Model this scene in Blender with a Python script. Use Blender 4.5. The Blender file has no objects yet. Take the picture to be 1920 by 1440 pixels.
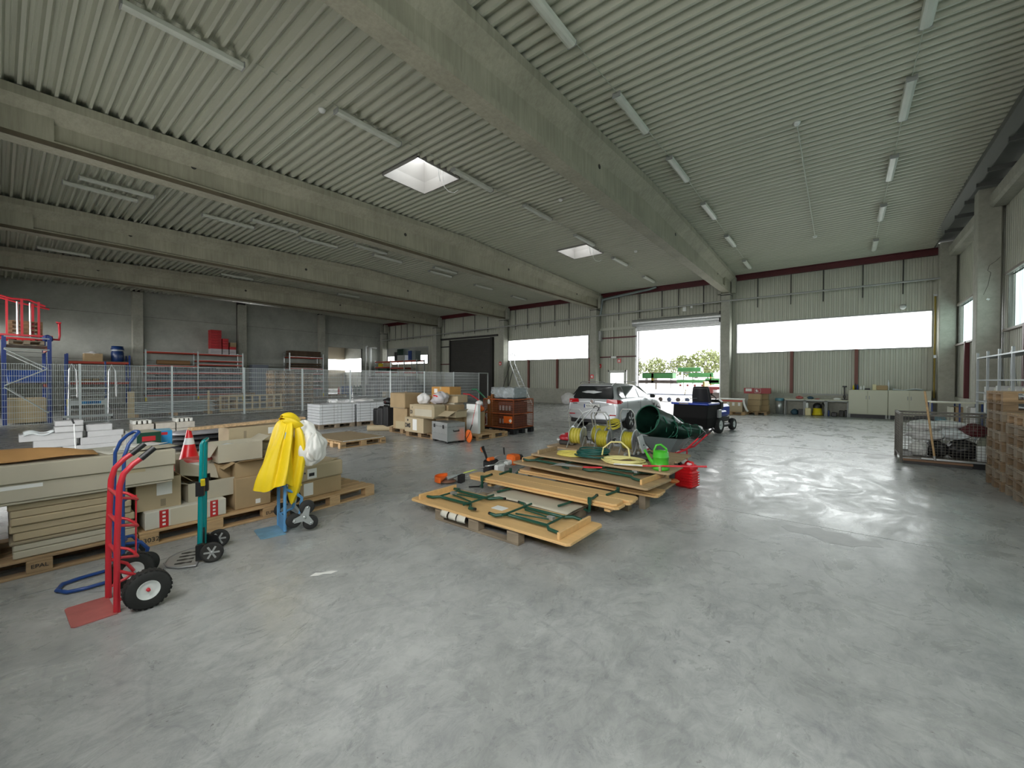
import bpy, bmesh, math, random
from mathutils import Vector, Matrix, Euler
random.seed(7)
C = bpy.context.scene.collection
S = bpy.context.scene
PI = math.pi
def R(d): return math.radians(d)

# ------------------------------------------------------------------ camera, sky, exposure
cam_d = bpy.data.cameras.new('camera'); cam_d.sensor_width = 36; cam_d.lens = 771.676/1920*36
cam_d.clip_start = .05; cam_d.clip_end = 500
cam = bpy.data.objects.new('camera', cam_d); C.objects.link(cam); S.camera = cam
pit, yaw, rol = .0117629, .6755095, .0034415
cam.matrix_world = Matrix.Translation((0, 0, 1.6)) @ Matrix.Rotation(yaw, 4, 'Z') @ Matrix.Rotation(PI/2-pit, 4, 'X') @ Matrix.Rotation(rol, 4, 'Z')
w = bpy.data.worlds.new('overcast'); S.world = w; w.use_nodes = True
nt = w.node_tree; bg = nt.nodes['Background']
sky = nt.nodes.new('ShaderNodeTexSky'); sky.sky_type = 'HOSEK_WILKIE'; sky.turbidity = 8; sky.ground_albedo = .4
sky.sun_direction = (.3, -.45, .84)
mixw = nt.nodes.new('ShaderNodeMix'); mixw.data_type = 'RGBA'; mixw.inputs[0].default_value = .86
nt.links.new(sky.outputs[0], mixw.inputs[6]); mixw.inputs[7].default_value = (1.0, 1.0, .99, 1)
nt.links.new(mixw.outputs[2], bg.inputs[0]); bg.inputs[1].default_value = 1.0
S.view_settings.view_transform = 'Standard'; S.view_settings.look = 'None'
S.view_settings.gamma = 1; S.view_settings.use_curve_mapping = False
S.view_settings.exposure = 3.3
S.cycles.max_bounces = 10; S.cycles.diffuse_bounces = 6; S.cycles.glossy_bounces = 4
S.cycles.transparent_max_bounces = 16; S.cycles.transmission_bounces = 4
S.cycles.sample_clamp_indirect = 6; S.cycles.caustics_reflective = False; S.cycles.caustics_refractive = False
S.cycles.use_denoising = True

# ------------------------------------------------------------------ materials
MT = {}
def mat(name, col, rough=.6, metal=0, var=0, scale=4, bump=0, col2=None, stretch=None, alpha=1, detail=5, trans=0, spec=.5):
    if name in MT: return MT[name]
    m = bpy.data.materials.new(name); m.use_nodes = True
    n = m.node_tree.nodes; L = m.node_tree.links; b = n['Principled BSDF']
    b.inputs['Roughness'].default_value = rough; b.inputs['Metallic'].default_value = metal
    b.inputs['Base Color'].default_value = (*col, 1); b.inputs['Specular IOR Level'].default_value = spec
    if alpha < 1: b.inputs['Alpha'].default_value = alpha
    if trans: b.inputs['Transmission Weight'].default_value = trans
    if var or bump or col2:
        tc = n.new('ShaderNodeTexCoord'); mp = n.new('ShaderNodeMapping'); L.new(tc.outputs['Object'], mp.inputs[0])
        mp.inputs['Scale'].default_value = stretch or (1, 1, 1)
        nz = n.new('ShaderNodeTexNoise'); nz.inputs['Scale'].default_value = scale; nz.inputs['Detail'].default_value = detail
        L.new(mp.outputs[0], nz.inputs[0])
        cr = n.new('ShaderNodeValToRGB'); L.new(nz.outputs[0], cr.inputs[0])
        c2 = col2 or tuple(min(1, c*(1+var)) for c in col); c1 = col if col2 else tuple(c*(1-var) for c in col)
        cr.color_ramp.elements[0].position = .3; cr.color_ramp.elements[1].position = .7
        cr.color_ramp.elements[0].color = (*c1, 1); cr.color_ramp.elements[1].color = (*c2, 1)
        L.new(cr.outputs[0], b.inputs['Base Color'])
        if bump:
            bp = n.new('ShaderNodeBump'); bp.inputs['Strength'].default_value = bump; bp.inputs['Distance'].default_value = .02
            L.new(nz.outputs[0], bp.inputs['Height']); L.new(bp.outputs[0], b.inputs['Normal'])
    MT[name] = m; return m

# ------------------------------------------------------------------ mesh collector
class MB:
    def __init__(s): s.v = []; s.f = []; s.mi = []; s.sm = []; s.M = Matrix(); s.cur = 0
    def at(s, loc=(0,0,0), rot=(0,0,0)):
        s.M = Matrix.Translation(loc) @ Euler(rot).to_matrix().to_4x4(); return s
    def _add(s, vs, fs, smooth=False):
        o = len(s.v); s.v += [tuple(s.M @ Vector(p)) for p in vs]
        for f in fs: s.f.append([o+i for i in f]); s.mi.append(s.cur); s.sm.append(smooth)
    def box(s, x0, y0, z0, x1, y1, z1, tx=0, ty=0):
        "tx, ty: how much the bottom is narrower than the top on every side"
        s._add([(x0+tx,y0+ty,z0),(x1-tx,y0+ty,z0),(x1-tx,y1-ty,z0),(x0+tx,y1-ty,z0),(x0,y0,z1),(x1,y0,z1),(x1,y1,z1),(x0,y1,z1)],
               [(0,3,2,1),(4,5,6,7),(0,1,5,4),(1,2,6,5),(2,3,7,6),(3,0,4,7)]); return s
    def cbox(s, c, d, rot=(0,0,0)):
        M = s.M; s.M = M @ Matrix.Translation(c) @ Euler(rot).to_matrix().to_4x4()
        s.box(-d[0]/2,-d[1]/2,-d[2]/2,d[0]/2,d[1]/2,d[2]/2); s.M = M; return s
    def bbox(s, x0, y0, z0, x1, y1, z1, b=.01):
        "box with chamfered edges"
        vs = []; 
        for (X, sx) in ((x0,1),(x1,-1)):
            for (Y, sy) in ((y0,1),(y1,-1)):
                for (Z, sz) in ((z0,1),(z1,-1)):
                    vs += [(X, Y+sy*b, Z+sz*b), (X+sx*b, Y, Z+sz*b), (X+sx*b, Y+sy*b, Z)]
        i = lambda a, c, d, k: (a*4+c*2+d)*3+k
        fs = [[i(0,0,0,0),i(0,0,1,0),i(0,1,1,0),i(0,1,0,0)], [i(1,0,0,0),i(1,1,0,0),i(1,1,1,0),i(1,0,1,0)],
              [i(0,0,0,1),i(1,0,0,1),i(1,0,1,1),i(0,0,1,1)], [i(0,1,0,1),i(0,1,1,1),i(1,1,1,1),i(1,1,0,1)],
              [i(0,0,0,2),i(0,1,0,2),i(1,1,0,2),i(1,0,0,2)], [i(0,0,1,2),i(1,0,1,2),i(1,1,1,2),i(0,1,1,2)]]
        for a in (0,1):
            for c in (0,1):
                fs.append([i(a,c,0,0),i(a,c,0,1),i(a,c,1,1),i(a,c,1,0)])
                fs.append([i(a,0,c,0),i(a,1,c,0),i(a,1,c,2),i(a,0,c,2)])
                fs.append([i(0,a,c,1),i(1,a,c,1),i(1,a,c,2),i(0,a,c,2)])
                for d in (0,1): fs.append([i(a,c,d,0),i(a,c,d,1),i(a,c,d,2)])
        s._add(vs, fs); return s
    def tube(s, pts, r, n=8, closed=False, cap=True):
        P = [Vector(p) for p in pts]; rings = []; N = len(P); up = None
        for k in range(N):
            if closed: t = (P[(k+1) % N]-P[k-1])
            else: t = (P[min(k+1, N-1)]-P[max(k-1, 0)])
            t.normalize()
            if up is None:
                up = Vector((0,0,1)) if abs(t.z) < .9 else Vector((1,0,0))
            a = t.cross(up)
            if a.length < 1e-4: a = t.cross(Vector((1,0,0)))
            a.normalize(); b = a.cross(t).normalized(); up = b
            rr = r[k] if isinstance(r, (list, tuple)) else r
            sc = 1
            if 0 < k < N-1 or closed:
                d1 = (P[k]-P[k-1]).normalized(); d2 = (P[(k+1) % N]-P[k]).normalized()
                sc = min(1.4, 1/max(.5, math.sqrt(max(.25, (1+d1.dot(d2))/2))))
            rings.append([P[k]+(a*math.cos(2*PI*j/n)+b*math.sin(2*PI*j/n))*rr*sc for j in range(n)])
        vs = [tuple(v) for rg in rings for v in rg]; fs = []
        for k in range(N if closed else N-1):
            k2 = (k+1) % N
            for j in range(n): fs.append((k*n+j, k*n+(j+1) % n, k2*n+(j+1) % n, k2*n+j))
        s._add(vs, fs, n > 4)
        if cap and not closed:
            s._add(vs[:n], [tuple(range(n))]); s._add(vs[-n:], [tuple(range(n-1, -1, -1))])
        return s
    def cyl(s, p0, p1, r, n=12, r2=None): return s.tube([p0, p1], [r, r if r2 is None else r2], n)
    def lathe(s, prof, n=20, axis='z', smooth=True, cap=True):
        "prof: (radius, height) pairs"
        vs = []
        for (r, h) in prof:
            for j in range(n):
                a = 2*PI*j/n; x, y = r*math.cos(a), r*math.sin(a)
                vs.append((x, y, h) if axis == 'z' else (h, x, y) if axis == 'x' else (x, h, y))
        fs = [(k*n+j, k*n+(j+1) % n, (k+1)*n+(j+1) % n, (k+1)*n+j) for k in range(len(prof)-1) for j in range(n)]
        s._add(vs, fs, smooth)
        if cap:
            if prof[0][0] > 1e-4: s._add(vs[:n], [tuple(range(n))])
            if prof[-1][0] > 1e-4: s._add(vs[-n:], [tuple(range(n))])
        return s
    def prism(s, poly, h0, h1, axis='z'):
        def q(a, b, h): return (a, b, h) if axis == 'z' else (h, a, b) if axis == 'x' else (a, h, b)
        n = len(poly); vs = [q(a, b, h0) for a, b in poly]+[q(a, b, h1) for a, b in poly]
        s._add(vs, [tuple(range(n-1, -1, -1)), tuple(range(n, 2*n))]+[(j, (j+1) % n, n+(j+1) % n, n+j) for j in range(n)]); return s
    def grid(s, nx, ny, fn, smooth=True):
        vs = [fn(i/nx, j/ny) for j in range(ny+1) for i in range(nx+1)]
        s._add(vs, [(j*(nx+1)+i, j*(nx+1)+i+1, (j+1)*(nx+1)+i+1, (j+1)*(nx+1)+i) for j in range(ny) for i in range(nx)], smooth); return s
    def build(s, name, m=None, parent=None, solid=0, sub=0, bevel=0):
        me = bpy.data.meshes.new(name); me.from_pydata(s.v, [], s.f)
        ms = m if isinstance(m, (list, tuple)) else [m]
        for q in ms:
            if q: me.materials.append(q)
        if len(ms) > 1: me.polygons.foreach_set('material_index', s.mi)
        me.polygons.foreach_set('use_smooth', s.sm); me.update()
        bm = bmesh.new(); bm.from_mesh(me); bmesh.ops.recalc_face_normals(bm, faces=bm.faces); bm.to_mesh(me); bm.free()
        o = bpy.data.objects.new(name, me); C.objects.link(o); o.parent = parent
        if solid: q = o.modifiers.new('s', 'SOLIDIFY'); q.thickness = solid; q.offset = 0
        if bevel: q = o.modifiers.new('b', 'BEVEL'); q.width = bevel; q.segments = 2; q.limit_method = 'ANGLE'
        if sub: q = o.modifiers.new('u', 'SUBSURF'); q.levels = sub; q.render_levels = sub
        return o
def tag(o, label=None, cat=None, group=None, kind=None):
    if label: o['label'] = label
    if cat: o['category'] = cat
    if group: o['group'] = group
    if kind: o['kind'] = kind
    return o
def thing(name, label, cat, loc=(0,0,0), rz=0, group=None, kind=None):
    o = bpy.data.objects.new(name, None); C.objects.link(o); o.empty_display_size = .1
    o.location = loc; o.rotation_euler = (0, 0, rz); return tag(o, label, cat, group, kind)
def copy_tree(o, loc=None, rz=None, label=None, parent=None, group=None):
    c = o.copy(); C.objects.link(c); c.parent = parent
    if loc is not None: c.location = loc
    if rz is not None: c.rotation_euler = (c.rotation_euler.x, c.rotation_euler.y, rz)
    if label: c['label'] = label
    if group: c['group'] = group
    for ch in list(o.children): copy_tree(ch, parent=c)
    return c
def struct(o): o['kind'] = 'structure'; return o

# corrugated sheet between (a0,z0) and (a1,z1); ribs run across, period p
def text(body, size, loc, rot, m, parent, name='lettering', depth=.0015, ext=1, bold=0):
    cu = bpy.data.curves.new(name, 'FONT'); cu.body = body; cu.size = size; cu.extrude = depth; cu.align_x = 'CENTER'; cu.align_y = 'CENTER'
    cu.offset = bold
    t = bpy.data.objects.new(name, cu)
    dg = bpy.context.evaluated_depsgraph_get()
    C.objects.link(t); bpy.context.view_layer.update(); dg = bpy.context.evaluated_depsgraph_get()
    me = bpy.data.meshes.new_from_object(t.evaluated_get(dg)); bpy.data.objects.remove(t); me.name = name
    me.materials.clear(); me.materials.append(m)
    o = bpy.data.objects.new(name, me); C.objects.link(o); o.parent = parent; o.location = loc; o.rotation_euler = rot; o.scale = (ext, 1, 1); return o
# ------------------------------------------------------------------ setting materials
def concrete(name, base, dark, sc=1.2, rough=.75, streak=None, stain=None):
    m = mat(name, base, rough, 0, .12, sc, .25, col2=None)
    n = m.node_tree.nodes; L = m.node_tree.links; b = n['Principled BSDF']
    tc = n.new('ShaderNodeTexCoord'); mp = n.new('ShaderNodeMapping'); mp.inputs['Scale'].default_value = streak or (1,1,1)
    L.new(tc.outputs['Object'], mp.inputs[0])
    nz = n.new('ShaderNodeTexNoise'); nz.inputs['Scale'].default_value = sc*5; nz.inputs['Detail'].default_value = 8; nz.inputs['Roughness'].default_value = .7
    L.new(mp.outputs[0], nz.inputs[0])
    cr = n.new('ShaderNodeValToRGB'); cr.color_ramp.elements[0].position = .35; cr.color_ramp.elements[1].position = .62
    cr.color_ramp.elements[0].color = (*dark, 1); cr.color_ramp.elements[1].color = (1, 1, 1, 1); L.new(nz.outputs[0], cr.inputs[0])
    mx = n.new('ShaderNodeMix'); mx.data_type = 'RGBA'; mx.blend_type = 'MULTIPLY'; mx.inputs[0].default_value = 1
    src = b.inputs['Base Color'].links[0].from_socket
    L.new(src, mx.inputs[6]); L.new(cr.outputs[0], mx.inputs[7]); L.new(mx.outputs[2], b.inputs['Base Color'])
    return m
def floor_material():
    m = bpy.data.materials.new('polished_concrete'); m.use_nodes = True
    n = m.node_tree.nodes; L = m.node_tree.links; b = n['Principled BSDF']
    tc = n.new('ShaderNodeTexCoord')
    def noise(sc, det, dist=0, rg=.6, st=(1,1,1)):
        mp = n.new('ShaderNodeMapping'); mp.inputs['Scale'].default_value = st; L.new(tc.outputs['Object'], mp.inputs[0])
        z = n.new('ShaderNodeTexNoise'); z.inputs['Scale'].default_value = sc; z.inputs['Detail'].default_value = det
        z.inputs['Distortion'].default_value = dist; z.inputs['Roughness'].default_value = rg; L.new(mp.outputs[0], z.inputs[0]); return z
    def ramp(src, p0, c0, p1, c1):
        r = n.new('ShaderNodeValToRGB'); e = r.color_ramp.elements; e[0].position = p0; e[1].position = p1
        e[0].color = (*c0, 1); e[1].color = (*c1, 1); L.new(src, r.inputs[0]); return r
    def mul(a, c):
        x = n.new('ShaderNodeMix'); x.data_type = 'RGBA'; x.blend_type = 'MULTIPLY'; x.inputs[0].default_value = 1
        L.new(a, x.inputs[6]); L.new(c, x.inputs[7]); return x.outputs[2]
    big = ramp(noise(.55, 6, 1.2).outputs[0], .3, (.40, .41, .40), .72, (.54, .55, .54))
    mid = ramp(noise(2.2, 12, .5, .78).outputs[0], .34, (.72, .725, .73), .60, (1, 1, 1))
    sw = ramp(noise(9, 12, 1.2, .82, (1, .6, 1)).outputs[0], .34, (.70, .71, .72), .55, (1, 1, 1))
    col = mul(mul(big.outputs[0], mid.outputs[0]), sw.outputs[0])
    # trowel marks and scratches: thin dark arcs
    vo = n.new('ShaderNodeTexWave'); vo.wave_type = 'RINGS'; vo.inputs['Scale'].default_value = .5; vo.inputs['Distortion'].default_value = 14
    vo.inputs['Detail'].default_value = 5; vo.inputs['Detail Scale'].default_value = 1.4; L.new(tc.outputs['Object'], vo.inputs[0])
    scr = ramp(vo.outputs[0], .0, (.90, .90, .91), .02, (1, 1, 1)); col = mul(col, scr.outputs[0])
    sp = ramp(noise(26, 4, .6, .6).outputs[0], .27, (.5, .48, .46), .33, (1, 1, 1)); col = mul(col, sp.outputs[0])
    # tyre dirt and oil stains
    st = ramp(noise(.45, 5, .4, .6, (1, 1, 1)).outputs[0], .30, (.74, .745, .75), .46, (1, 1, 1)); col = mul(col, st.outputs[0])
    L.new(col, b.inputs['Base Color'])
    r1 = noise(1.6, 8, 2, .7, (1, .6, 1)); rr = n.new('ShaderNodeMapRange'); L.new(r1.outputs[0], rr.inputs[0])
    rr.inputs[1].default_value = .3; rr.inputs[2].default_value = .7; rr.inputs[3].default_value = .16; rr.inputs[4].default_value = .46
    L.new(rr.outputs[0], b.inputs['Roughness'])
    bp = n.new('ShaderNodeBump'); bp.inputs['Strength'].default_value = .16; bp.inputs['Distance'].default_value = .01
    bn = noise(5, 6, 1.5, .6, (1, .5, 1)); L.new(bn.outputs[0], bp.inputs['Height']); L.new(bp.outputs[0], b.inputs['Normal'])
    return m
m_floor = floor_material()
m_joint = mat('joint_sealant', (.05, .045, .045), .8)
m_jred = mat('reddish_joint_sealant', (.12, .06, .06), .8)
m_beam = concrete('precast_concrete', (.41, .395, .31), (.80, .79, .77), 1.3, .8, (2, 2, .12))
m_col = concrete('column_concrete', (.42, .42, .36), (.84, .84, .82), 1.5, .8)
m_wallc = concrete('wall_panel_concrete', (.40, .41, .37), (.9, .9, .88), 1.0, .85)
m_deck = mat('painted_steel_deck', (.52, .53, .44), .45)
m_clad = mat('cladding_sheet', (.50, .51, .43), .5, 0, .05, .5)
m_maroon = mat('maroon_primer_steel', (.10, .012, .016), .5, 0, .2, 3)
m_brownp = mat('brown_red_post_paint', (.19, .07, .055), .6)
m_dkedge = mat('dark_brown_concrete', (.115, .095, .062), .85, 0, .25, 2.5)
m_galv = mat('galvanised_steel', (.55, .57, .57), .35, .7, .12, 14)
m_grey = mat('grey_plastic', (.35, .36, .35), .5)
m_black = mat('black_plastic', (.012, .012, .013), .4)
m_dark = mat('dark_steel', (.045, .043, .04), .5, .3)
m_white = mat('white_enamel', (.8, .82, .8), .4)
m_tubew = mat('lamp_cover', (.62, .65, .58), .35, 0, .06, 3)

# ------------------------------------------------------------------ floor: slabs with recessed joints
YB = 23.7        # back wall cladding
floor_o = MB().box(-62, -14, -.3, 5.2, 46, -.03).build('floor', m_joint); struct(floor_o)
xs = [-35.0, -27.4, -20.0, -12.7, -4.66, 3.62]; ys = [-.9, 5.6, 11.84, 18.05, 23.95]
slabmat = m_floor
for i in range(5):
    for j in range(4):
        s_ = MB().box(xs[i]+.006, ys[j]+.006, -.05, xs[i+1]-.006, ys[j+1]-.006, 0).build('slab', slabmat, floor_o)
MB().box(-60, -.9, -.05, -35.01, 23.95, -.004).build('slab', slabmat, floor_o)
MB().box(-20, 11.825, -.03, 3.6, 11.855, .0006).build('joint_filler', m_jred, floor_o)

# ------------------------------------------------------------------ roof deck
def zr(y): return 7.24-.03*abs(y-11.7)      # underside of the deck ribs
def deck(mb, x0, x1, y0, y1, ph=0):
    p = .226; prof = []
    k = math.floor((y0-ph)/p); y = ph+k*p
    while y < y1:
        prof += [(y, 0), (y+.048, 0), (y+.080, .115), (y+.128, .115), (y+.134, .123), (y+.142, .123), (y+.148, .115), (y+.194, .115)]; y += p
    prof = [(max(y0, min(y1, a)), h) for a, h in prof]
    vs = []; fs = []
    for a, h in prof: vs += [(x0, a, zr(a)+h), (x1, a, zr(a)+h)]
    for i in range(len(prof)-1): fs.append((2*i, 2*i+1, 2*i+3, 2*i+2))
    mb._add(vs, fs)
SK = [(-9.72, 6.5, -8.22, 7.95), (-9.6, 15.0, -8.15, 16.5)]   # roof lights in the middle bay
ceil = MB().box(-62, -14, 7.5, 6, -13.9, 7.52).build('ceiling', m_deck); struct(ceil)
bpy.data.objects.remove(ceil)
cm = MB()
def deck_bay(x0, x1):
    cuts = [s for s in SK if s[0] > x0 and s[2] < x1]
    if not cuts: deck(cm, x0, x1, -1.0, 24, .02); return
    s0, s1 = cuts; a, c = min(s0[0], s1[0])-0, max(s0[2], s1[2])
    deck(cm, x0, a, -1.0, 24, .02); deck(cm, c, x1, -1.0, 24, .02)
    deck(cm, a, c, -1.0, s0[1], .02); deck(cm, a, c, s0[3], s1[1], .02); deck(cm, a, c, s1[3], 24, .02)
    for s in cuts:
        if s[0] > a: deck(cm, a, s[0], s[1], s[3], .02)
        if s[2] < c: deck(cm, s[2], c, s[1], s[3], .02)
for x0, x1 in ((-42, -26.8), (-26.8, -19.4), (-19.4, -12), (-12, -4.6), (-4.6, 2.82)): deck_bay(x0, x1)
ceil = cm.build('ceiling', m_deck); struct(ceil); ceil['label'] = 'ribbed grey-green steel roof deck'
# outer roof skin keeps the sky out
rf = MB()
def skin(x0, y0, x1, y1): rf.box(x0, y0, 7.48, x1, y1, 7.56)
skin(-62, -14, SK[0][0], 46); skin(SK[0][2], -1.2, 5, 26)
skin(SK[0][0], -1.2, SK[0][2], SK[0][1]); skin(SK[0][0], SK[0][3], SK[0][2], SK[1][1]); skin(SK[0][0], SK[1][3], SK[0][2], 26)
rf.build('roof_skin', m_dark, ceil)
m_glow = mat('opal_dome', (.9, .93, .93), .3); 
def pane_mat(name, col, k=0, transl=.35):
    m = bpy.data.materials.new(name); m.use_nodes = True; n = m.node_tree.nodes; L = m.node_tree.links
    n.remove(n['Principled BSDF']); o = n['Material Output']
    tr = n.new('ShaderNodeBsdfTransparent'); tl = n.new('ShaderNodeBsdfTranslucent'); mx = n.new('ShaderNodeMixShader'); mx.inputs[0].default_value = transl
    tl.inputs[0].default_value = (*col, 1)
    if k:
        tc = n.new('ShaderNodeTexCoord'); mp = n.new('ShaderNodeMapping'); mp.inputs['Scale'].default_value = (9, 9, .12); L.new(tc.outputs['Object'], mp.inputs[0])
        z = n.new('ShaderNodeTexNoise'); z.inputs['Scale'].default_value = 1.6; z.inputs['Detail'].default_value = 3; L.new(mp.outputs[0], z.inputs[0])
        r = n.new('ShaderNodeValToRGB'); r.color_ramp.elements[0].position = .38; r.color_ramp.elements[1].position = .6
        r.color_ramp.elements[0].color = (*[c*k for c in col], 1); r.color_ramp.elements[1].color = (*col, 1)
        L.new(z.outputs[0], r.inputs[0]); L.new(r.outputs[0], tr.inputs[0])
    else: tr.inputs[0].default_value = (*col, 1)
    L.new(tr.outputs[0], mx.inputs[1]); L.new(tl.outputs[0], mx.inputs[2]); L.new(mx.outputs[0], o.inputs[0]); return m
m_opal = pane_mat('opal_acrylic', (.95, .97, .97), 0, .3)
m_poly = pane_mat('polycarbonate_sheet', (.55, .64, .63), .5, .0)
m_clearp = pane_mat('clear_glazing', (.97, .99, .99), 0, .0)
m_curb = mat('white_grp_curb', (.30, .29, .275), .5)
for i, s in enumerate(SK):
    x0, y0, x1, y1 = s; zc = zr((y0+y1)/2)
    sk = thing('roof_light', ['bigger opened roof light with a dangling cord in the middle bay', 'small square roof light between the first beam and the gate wall'][i], 'skylight', ((x0+x1)/2, (y0+y1)/2, zc))
    w_, d_ = (x1-x0)/2, (y1-y0)/2
    q = MB()
    for (a, c, e, f) in ((-w_, -d_, w_, -d_+.03), (-w_, d_-.03, w_, d_), (-w_, -d_, -w_+.03, d_), (w_-.03, -d_, w_, d_)): q.box(a, c, -.03, e, f, .3)
    q.build('trim_collar', m_curb, sk)
    q = MB(); g = .86
    def fr(k, z): return [(-w_*k, -d_*k, z), (w_*k, -d_*k, z), (w_*k, d_*k, z), (-w_*k, d_*k, z)]
    v = fr(.97, .3)+fr(.86, .85)+fr(1.0, .3)+fr(.92, .85)
    q._add(v, [(a, (a+1) % 4, 4+(a+1) % 4, 4+a) for a in range(4)]+[(8+a, 8+(a+1) % 4, 12+(a+1) % 4, 12+a) for a in range(4)])
    q.build('upstand', m_curb, sk)
    q = MB(); q.grid(8, 8, lambda a, c: ((a-.5)*2*w_*.88, (c-.5)*2*d_*.88, .88+.16*math.sin(PI*a)*math.sin(PI*c))); q.build('dome', m_opal, sk)
    q = MB().tube([(w_*.3, d_*.5, .6), (w_*.34, d_*.55, .1), (w_*.36, d_*.6, -.05)], .012, 6)
    q.box(w_*.25, d_*.42, .5, w_*.6, d_*.5, .56); q.build('opener', m_galv, sk)
    MB().tube([(w_*.45, d_*.55, .5), (w_*.5, d_*.6, 0), (w_*.52, d_*.65, -.22), (w_*.6, d_*.8, -.34), (w_*.75, d_*.95, -.36), (w_*.85, d_*1.05, -.28)], .008, 6).build('cable', m_white, sk)

# ------------------------------------------------------------------ concrete roof beams
def beam(xc, lab):
    b = thing('roof_beam', lab, 'beam', (xc, 0, 6.0), group=None)
    prof = lambda top: [(-.175, 0), (.175, 0), (.175, .13), (.085, .19), (.085, top-.42), (.36, top-.17), (.36, top), (-.36, top), (-.36, top-.17), (-.085, top-.42), (-.085, .19), (-.175, .13)]
    stations = [(-.55, 0), (.5, 0), (11.7, 0), (22.4, 0), (23.3, 1)]
    q = MB(); n = 12; vs = []
    for y, e in stations:
        for a, z in prof(zr(y)-6.02): vs.append((a, y, z))
    fs = [tuple(range(n)), tuple(range(n*(len(stations)-1), n*len(stations)))]
    for k in range(len(stations)-1):
        for j in range(n): fs.append((k*n+j, k*n+(j+1) % n, (k+1)*n+(j+1) % n, (k+1)*n+j))
    q._add(vs, fs); q.build('beam_body', m_beam, b)
    # cast end block and lifting holes
    MB().box(-.175, 21.9, .131, .175, 23.3, zr(22.5)-6.3).box(-.175, -.55, .131, .175, .7, zr(0)-6.3).build('end_block', m_beam, b)
    for y, z in ((2.9, .55), (8.9, .62), (14.6, .6), (20.8, .5)):
        MB().cyl((.084, y, z), (.092, y, z), .055, 16).build('anchor_hole', m_dark, b)
    return b
for i, xc in enumerate((-4.6, -12.0, -19.4, -26.8)):
    b = beam(xc, ['tapered concrete roof beam ending at the open gate', 'concrete roof beam ending above the car, next to the roof lights',
              'concrete roof beam ending beside the dark shutter', 'concrete roof beam above the storage racks, last before the panel wall'][i])
    b['group'] = 'concrete roof beams'
    if i: MB().box(.1762, -.5, .005, .179, 23.2, .1).build('dark_edge_strip', m_dkedge, b)  # darker brown strip along the side of the bottom flange

# ------------------------------------------------------------------ columns
def column(xc, y0, y1, w_, z1, lab, x_off=0):
    c = thing('concrete_column', lab, 'column', (xc, (y0+y1)/2, 0), group='concrete columns along the walls')
    MB().bbox(-w_/2, -(y1-y0)/2, 0, w_/2, (y1-y0)/2, z1, .02).build('shaft', m_col, c)
    return c
labs = ['concrete column between the open gate and the widest window strip', 'concrete column between the glazed door and the window strip', 'concrete column between the closed shutter and the window strip', 'concrete column on the far side of the closed shutter', 'concrete column in the far corner by the wall opening']
for xc, l in zip((-4.62, -12.0, -19.4, -26.75, -34.45), labs):
    c = column(xc, 22.95, 23.45, .42, 5.98, l)
    MB().box(-.22, -.27, 5.86, .22, .27, 5.9).build('bearing', m_dark, c)
    MB().box(-.42, -.1, 5.99, -.24, .2, 6.75).box(.24, -.1, 5.99, .42, .2, 6.75).build('side_cheek', m_col, c)
for y, l in ((23.1, 'concrete column in the corner beside the cream cabinets'), (17.42, 'tall cracked concrete column between the two side windows'), (11.5, 'plain concrete column on the side wall beyond the cracked one'), (5.6, 'concrete column on the side wall close to the camera')):
    c = column(3.16, y-.22, y+.22, .46, 6.95, l)
    if y > 17 and y < 18:
        MB().tube([(-.1, -.2205, 4.0), (-.02, -.2205, 4.25), (.03, -.2205, 4.6), (-.03, -.2205, 4.66), (.0, -.2205, 4.8), (.12, -.2205, 4.9), (.2, -.2205, 5.0)], .004, 4).build('crack', m_dark, c)
        MB().cbox((-.02, -.24, 3.86), (.06, .04, .05), (0, .5, 0)).build('sensor_lamp', m_white, c)

# ------------------------------------------------------------------ walls
def cladding(mb, horiz, a0, a1, z0, z1, pos, sgn, p=.17, d=.035):
    "vertical ribbed sheet; horiz 'x' = sheet lies in the x-z plane at y=pos, ribs face sgn"
    prof = []; a = a0
    while a < a1:
        prof += [(a, 0), (a+.06, 0), (a+.075, d), (a+.155, d), (a+p, 0)]; a += p
    prof = [(min(q, a1), h) for q, h in prof]
    vs = []
    for q, h in prof:
        for z in (z0, z1): vs.append((q, pos+sgn*h, z) if horiz == 'x' else (pos+sgn*h, q, z))
    mb._add(vs, [(2*i, 2*i+2, 2*i+3, 2*i+1) for i in range(len(prof)-1)])
def clad_obj(name, horiz, rects, pos, sgn, outer):
    q = MB()
    for a0, a1, z0, z1 in rects: cladding(q, horiz, a0, a1, z0, z1, pos, sgn)
    o = q.build(name, m_clad); struct(o)
    q = MB()
    for a0, a1, z0, z1 in rects:
        if horiz == 'x': q.box(a0, min(pos, outer)+(.002 if outer > pos else 0), z0, a1, max(pos, outer), z1)
        else: q.box(min(pos, outer), a0, z0, max(pos, outer), a1, z1)
    q.build('outer_sheet', m_dark, o)
    return o
WB, WT = 2.98, 4.43                           # window strip sill and head
WIN = [(-4.25, 2.87), (-19.85, -12.66), (-35.2, -28.45)]
GATE = (-9.42, -4.98, 4.5)
SH = (-25.45, -20.95, 4.75)
DOOR = (-11.3, -10.12, 2.16)
rects = []
rects += [(-4.98, 3.6, 4.43, 7.1), (-4.98, -4.25, .98, 4.43), (2.87, 3.6, .98, 4.43), (-4.25, 2.87, .98, WB)]
rects += [(-9.42, -4.98, 4.5, 7.1), (-12.0, -9.42, 2.16, 7.1), (-12.0, DOOR[0], 0, 2.16), (DOOR[1], -9.42, 0, 2.16)]
rects += [(-19.4, -12.0, WT, 7.1), (-19.4, -12.66, .98, WB), (-12.66, -12.0, .98, WT)]
rects += [(-20.95, -19.4, 0, 7.1), (SH[0], SH[1], SH[2], 7.1), (-26.8, SH[0], 0, 7.1)]
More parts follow.
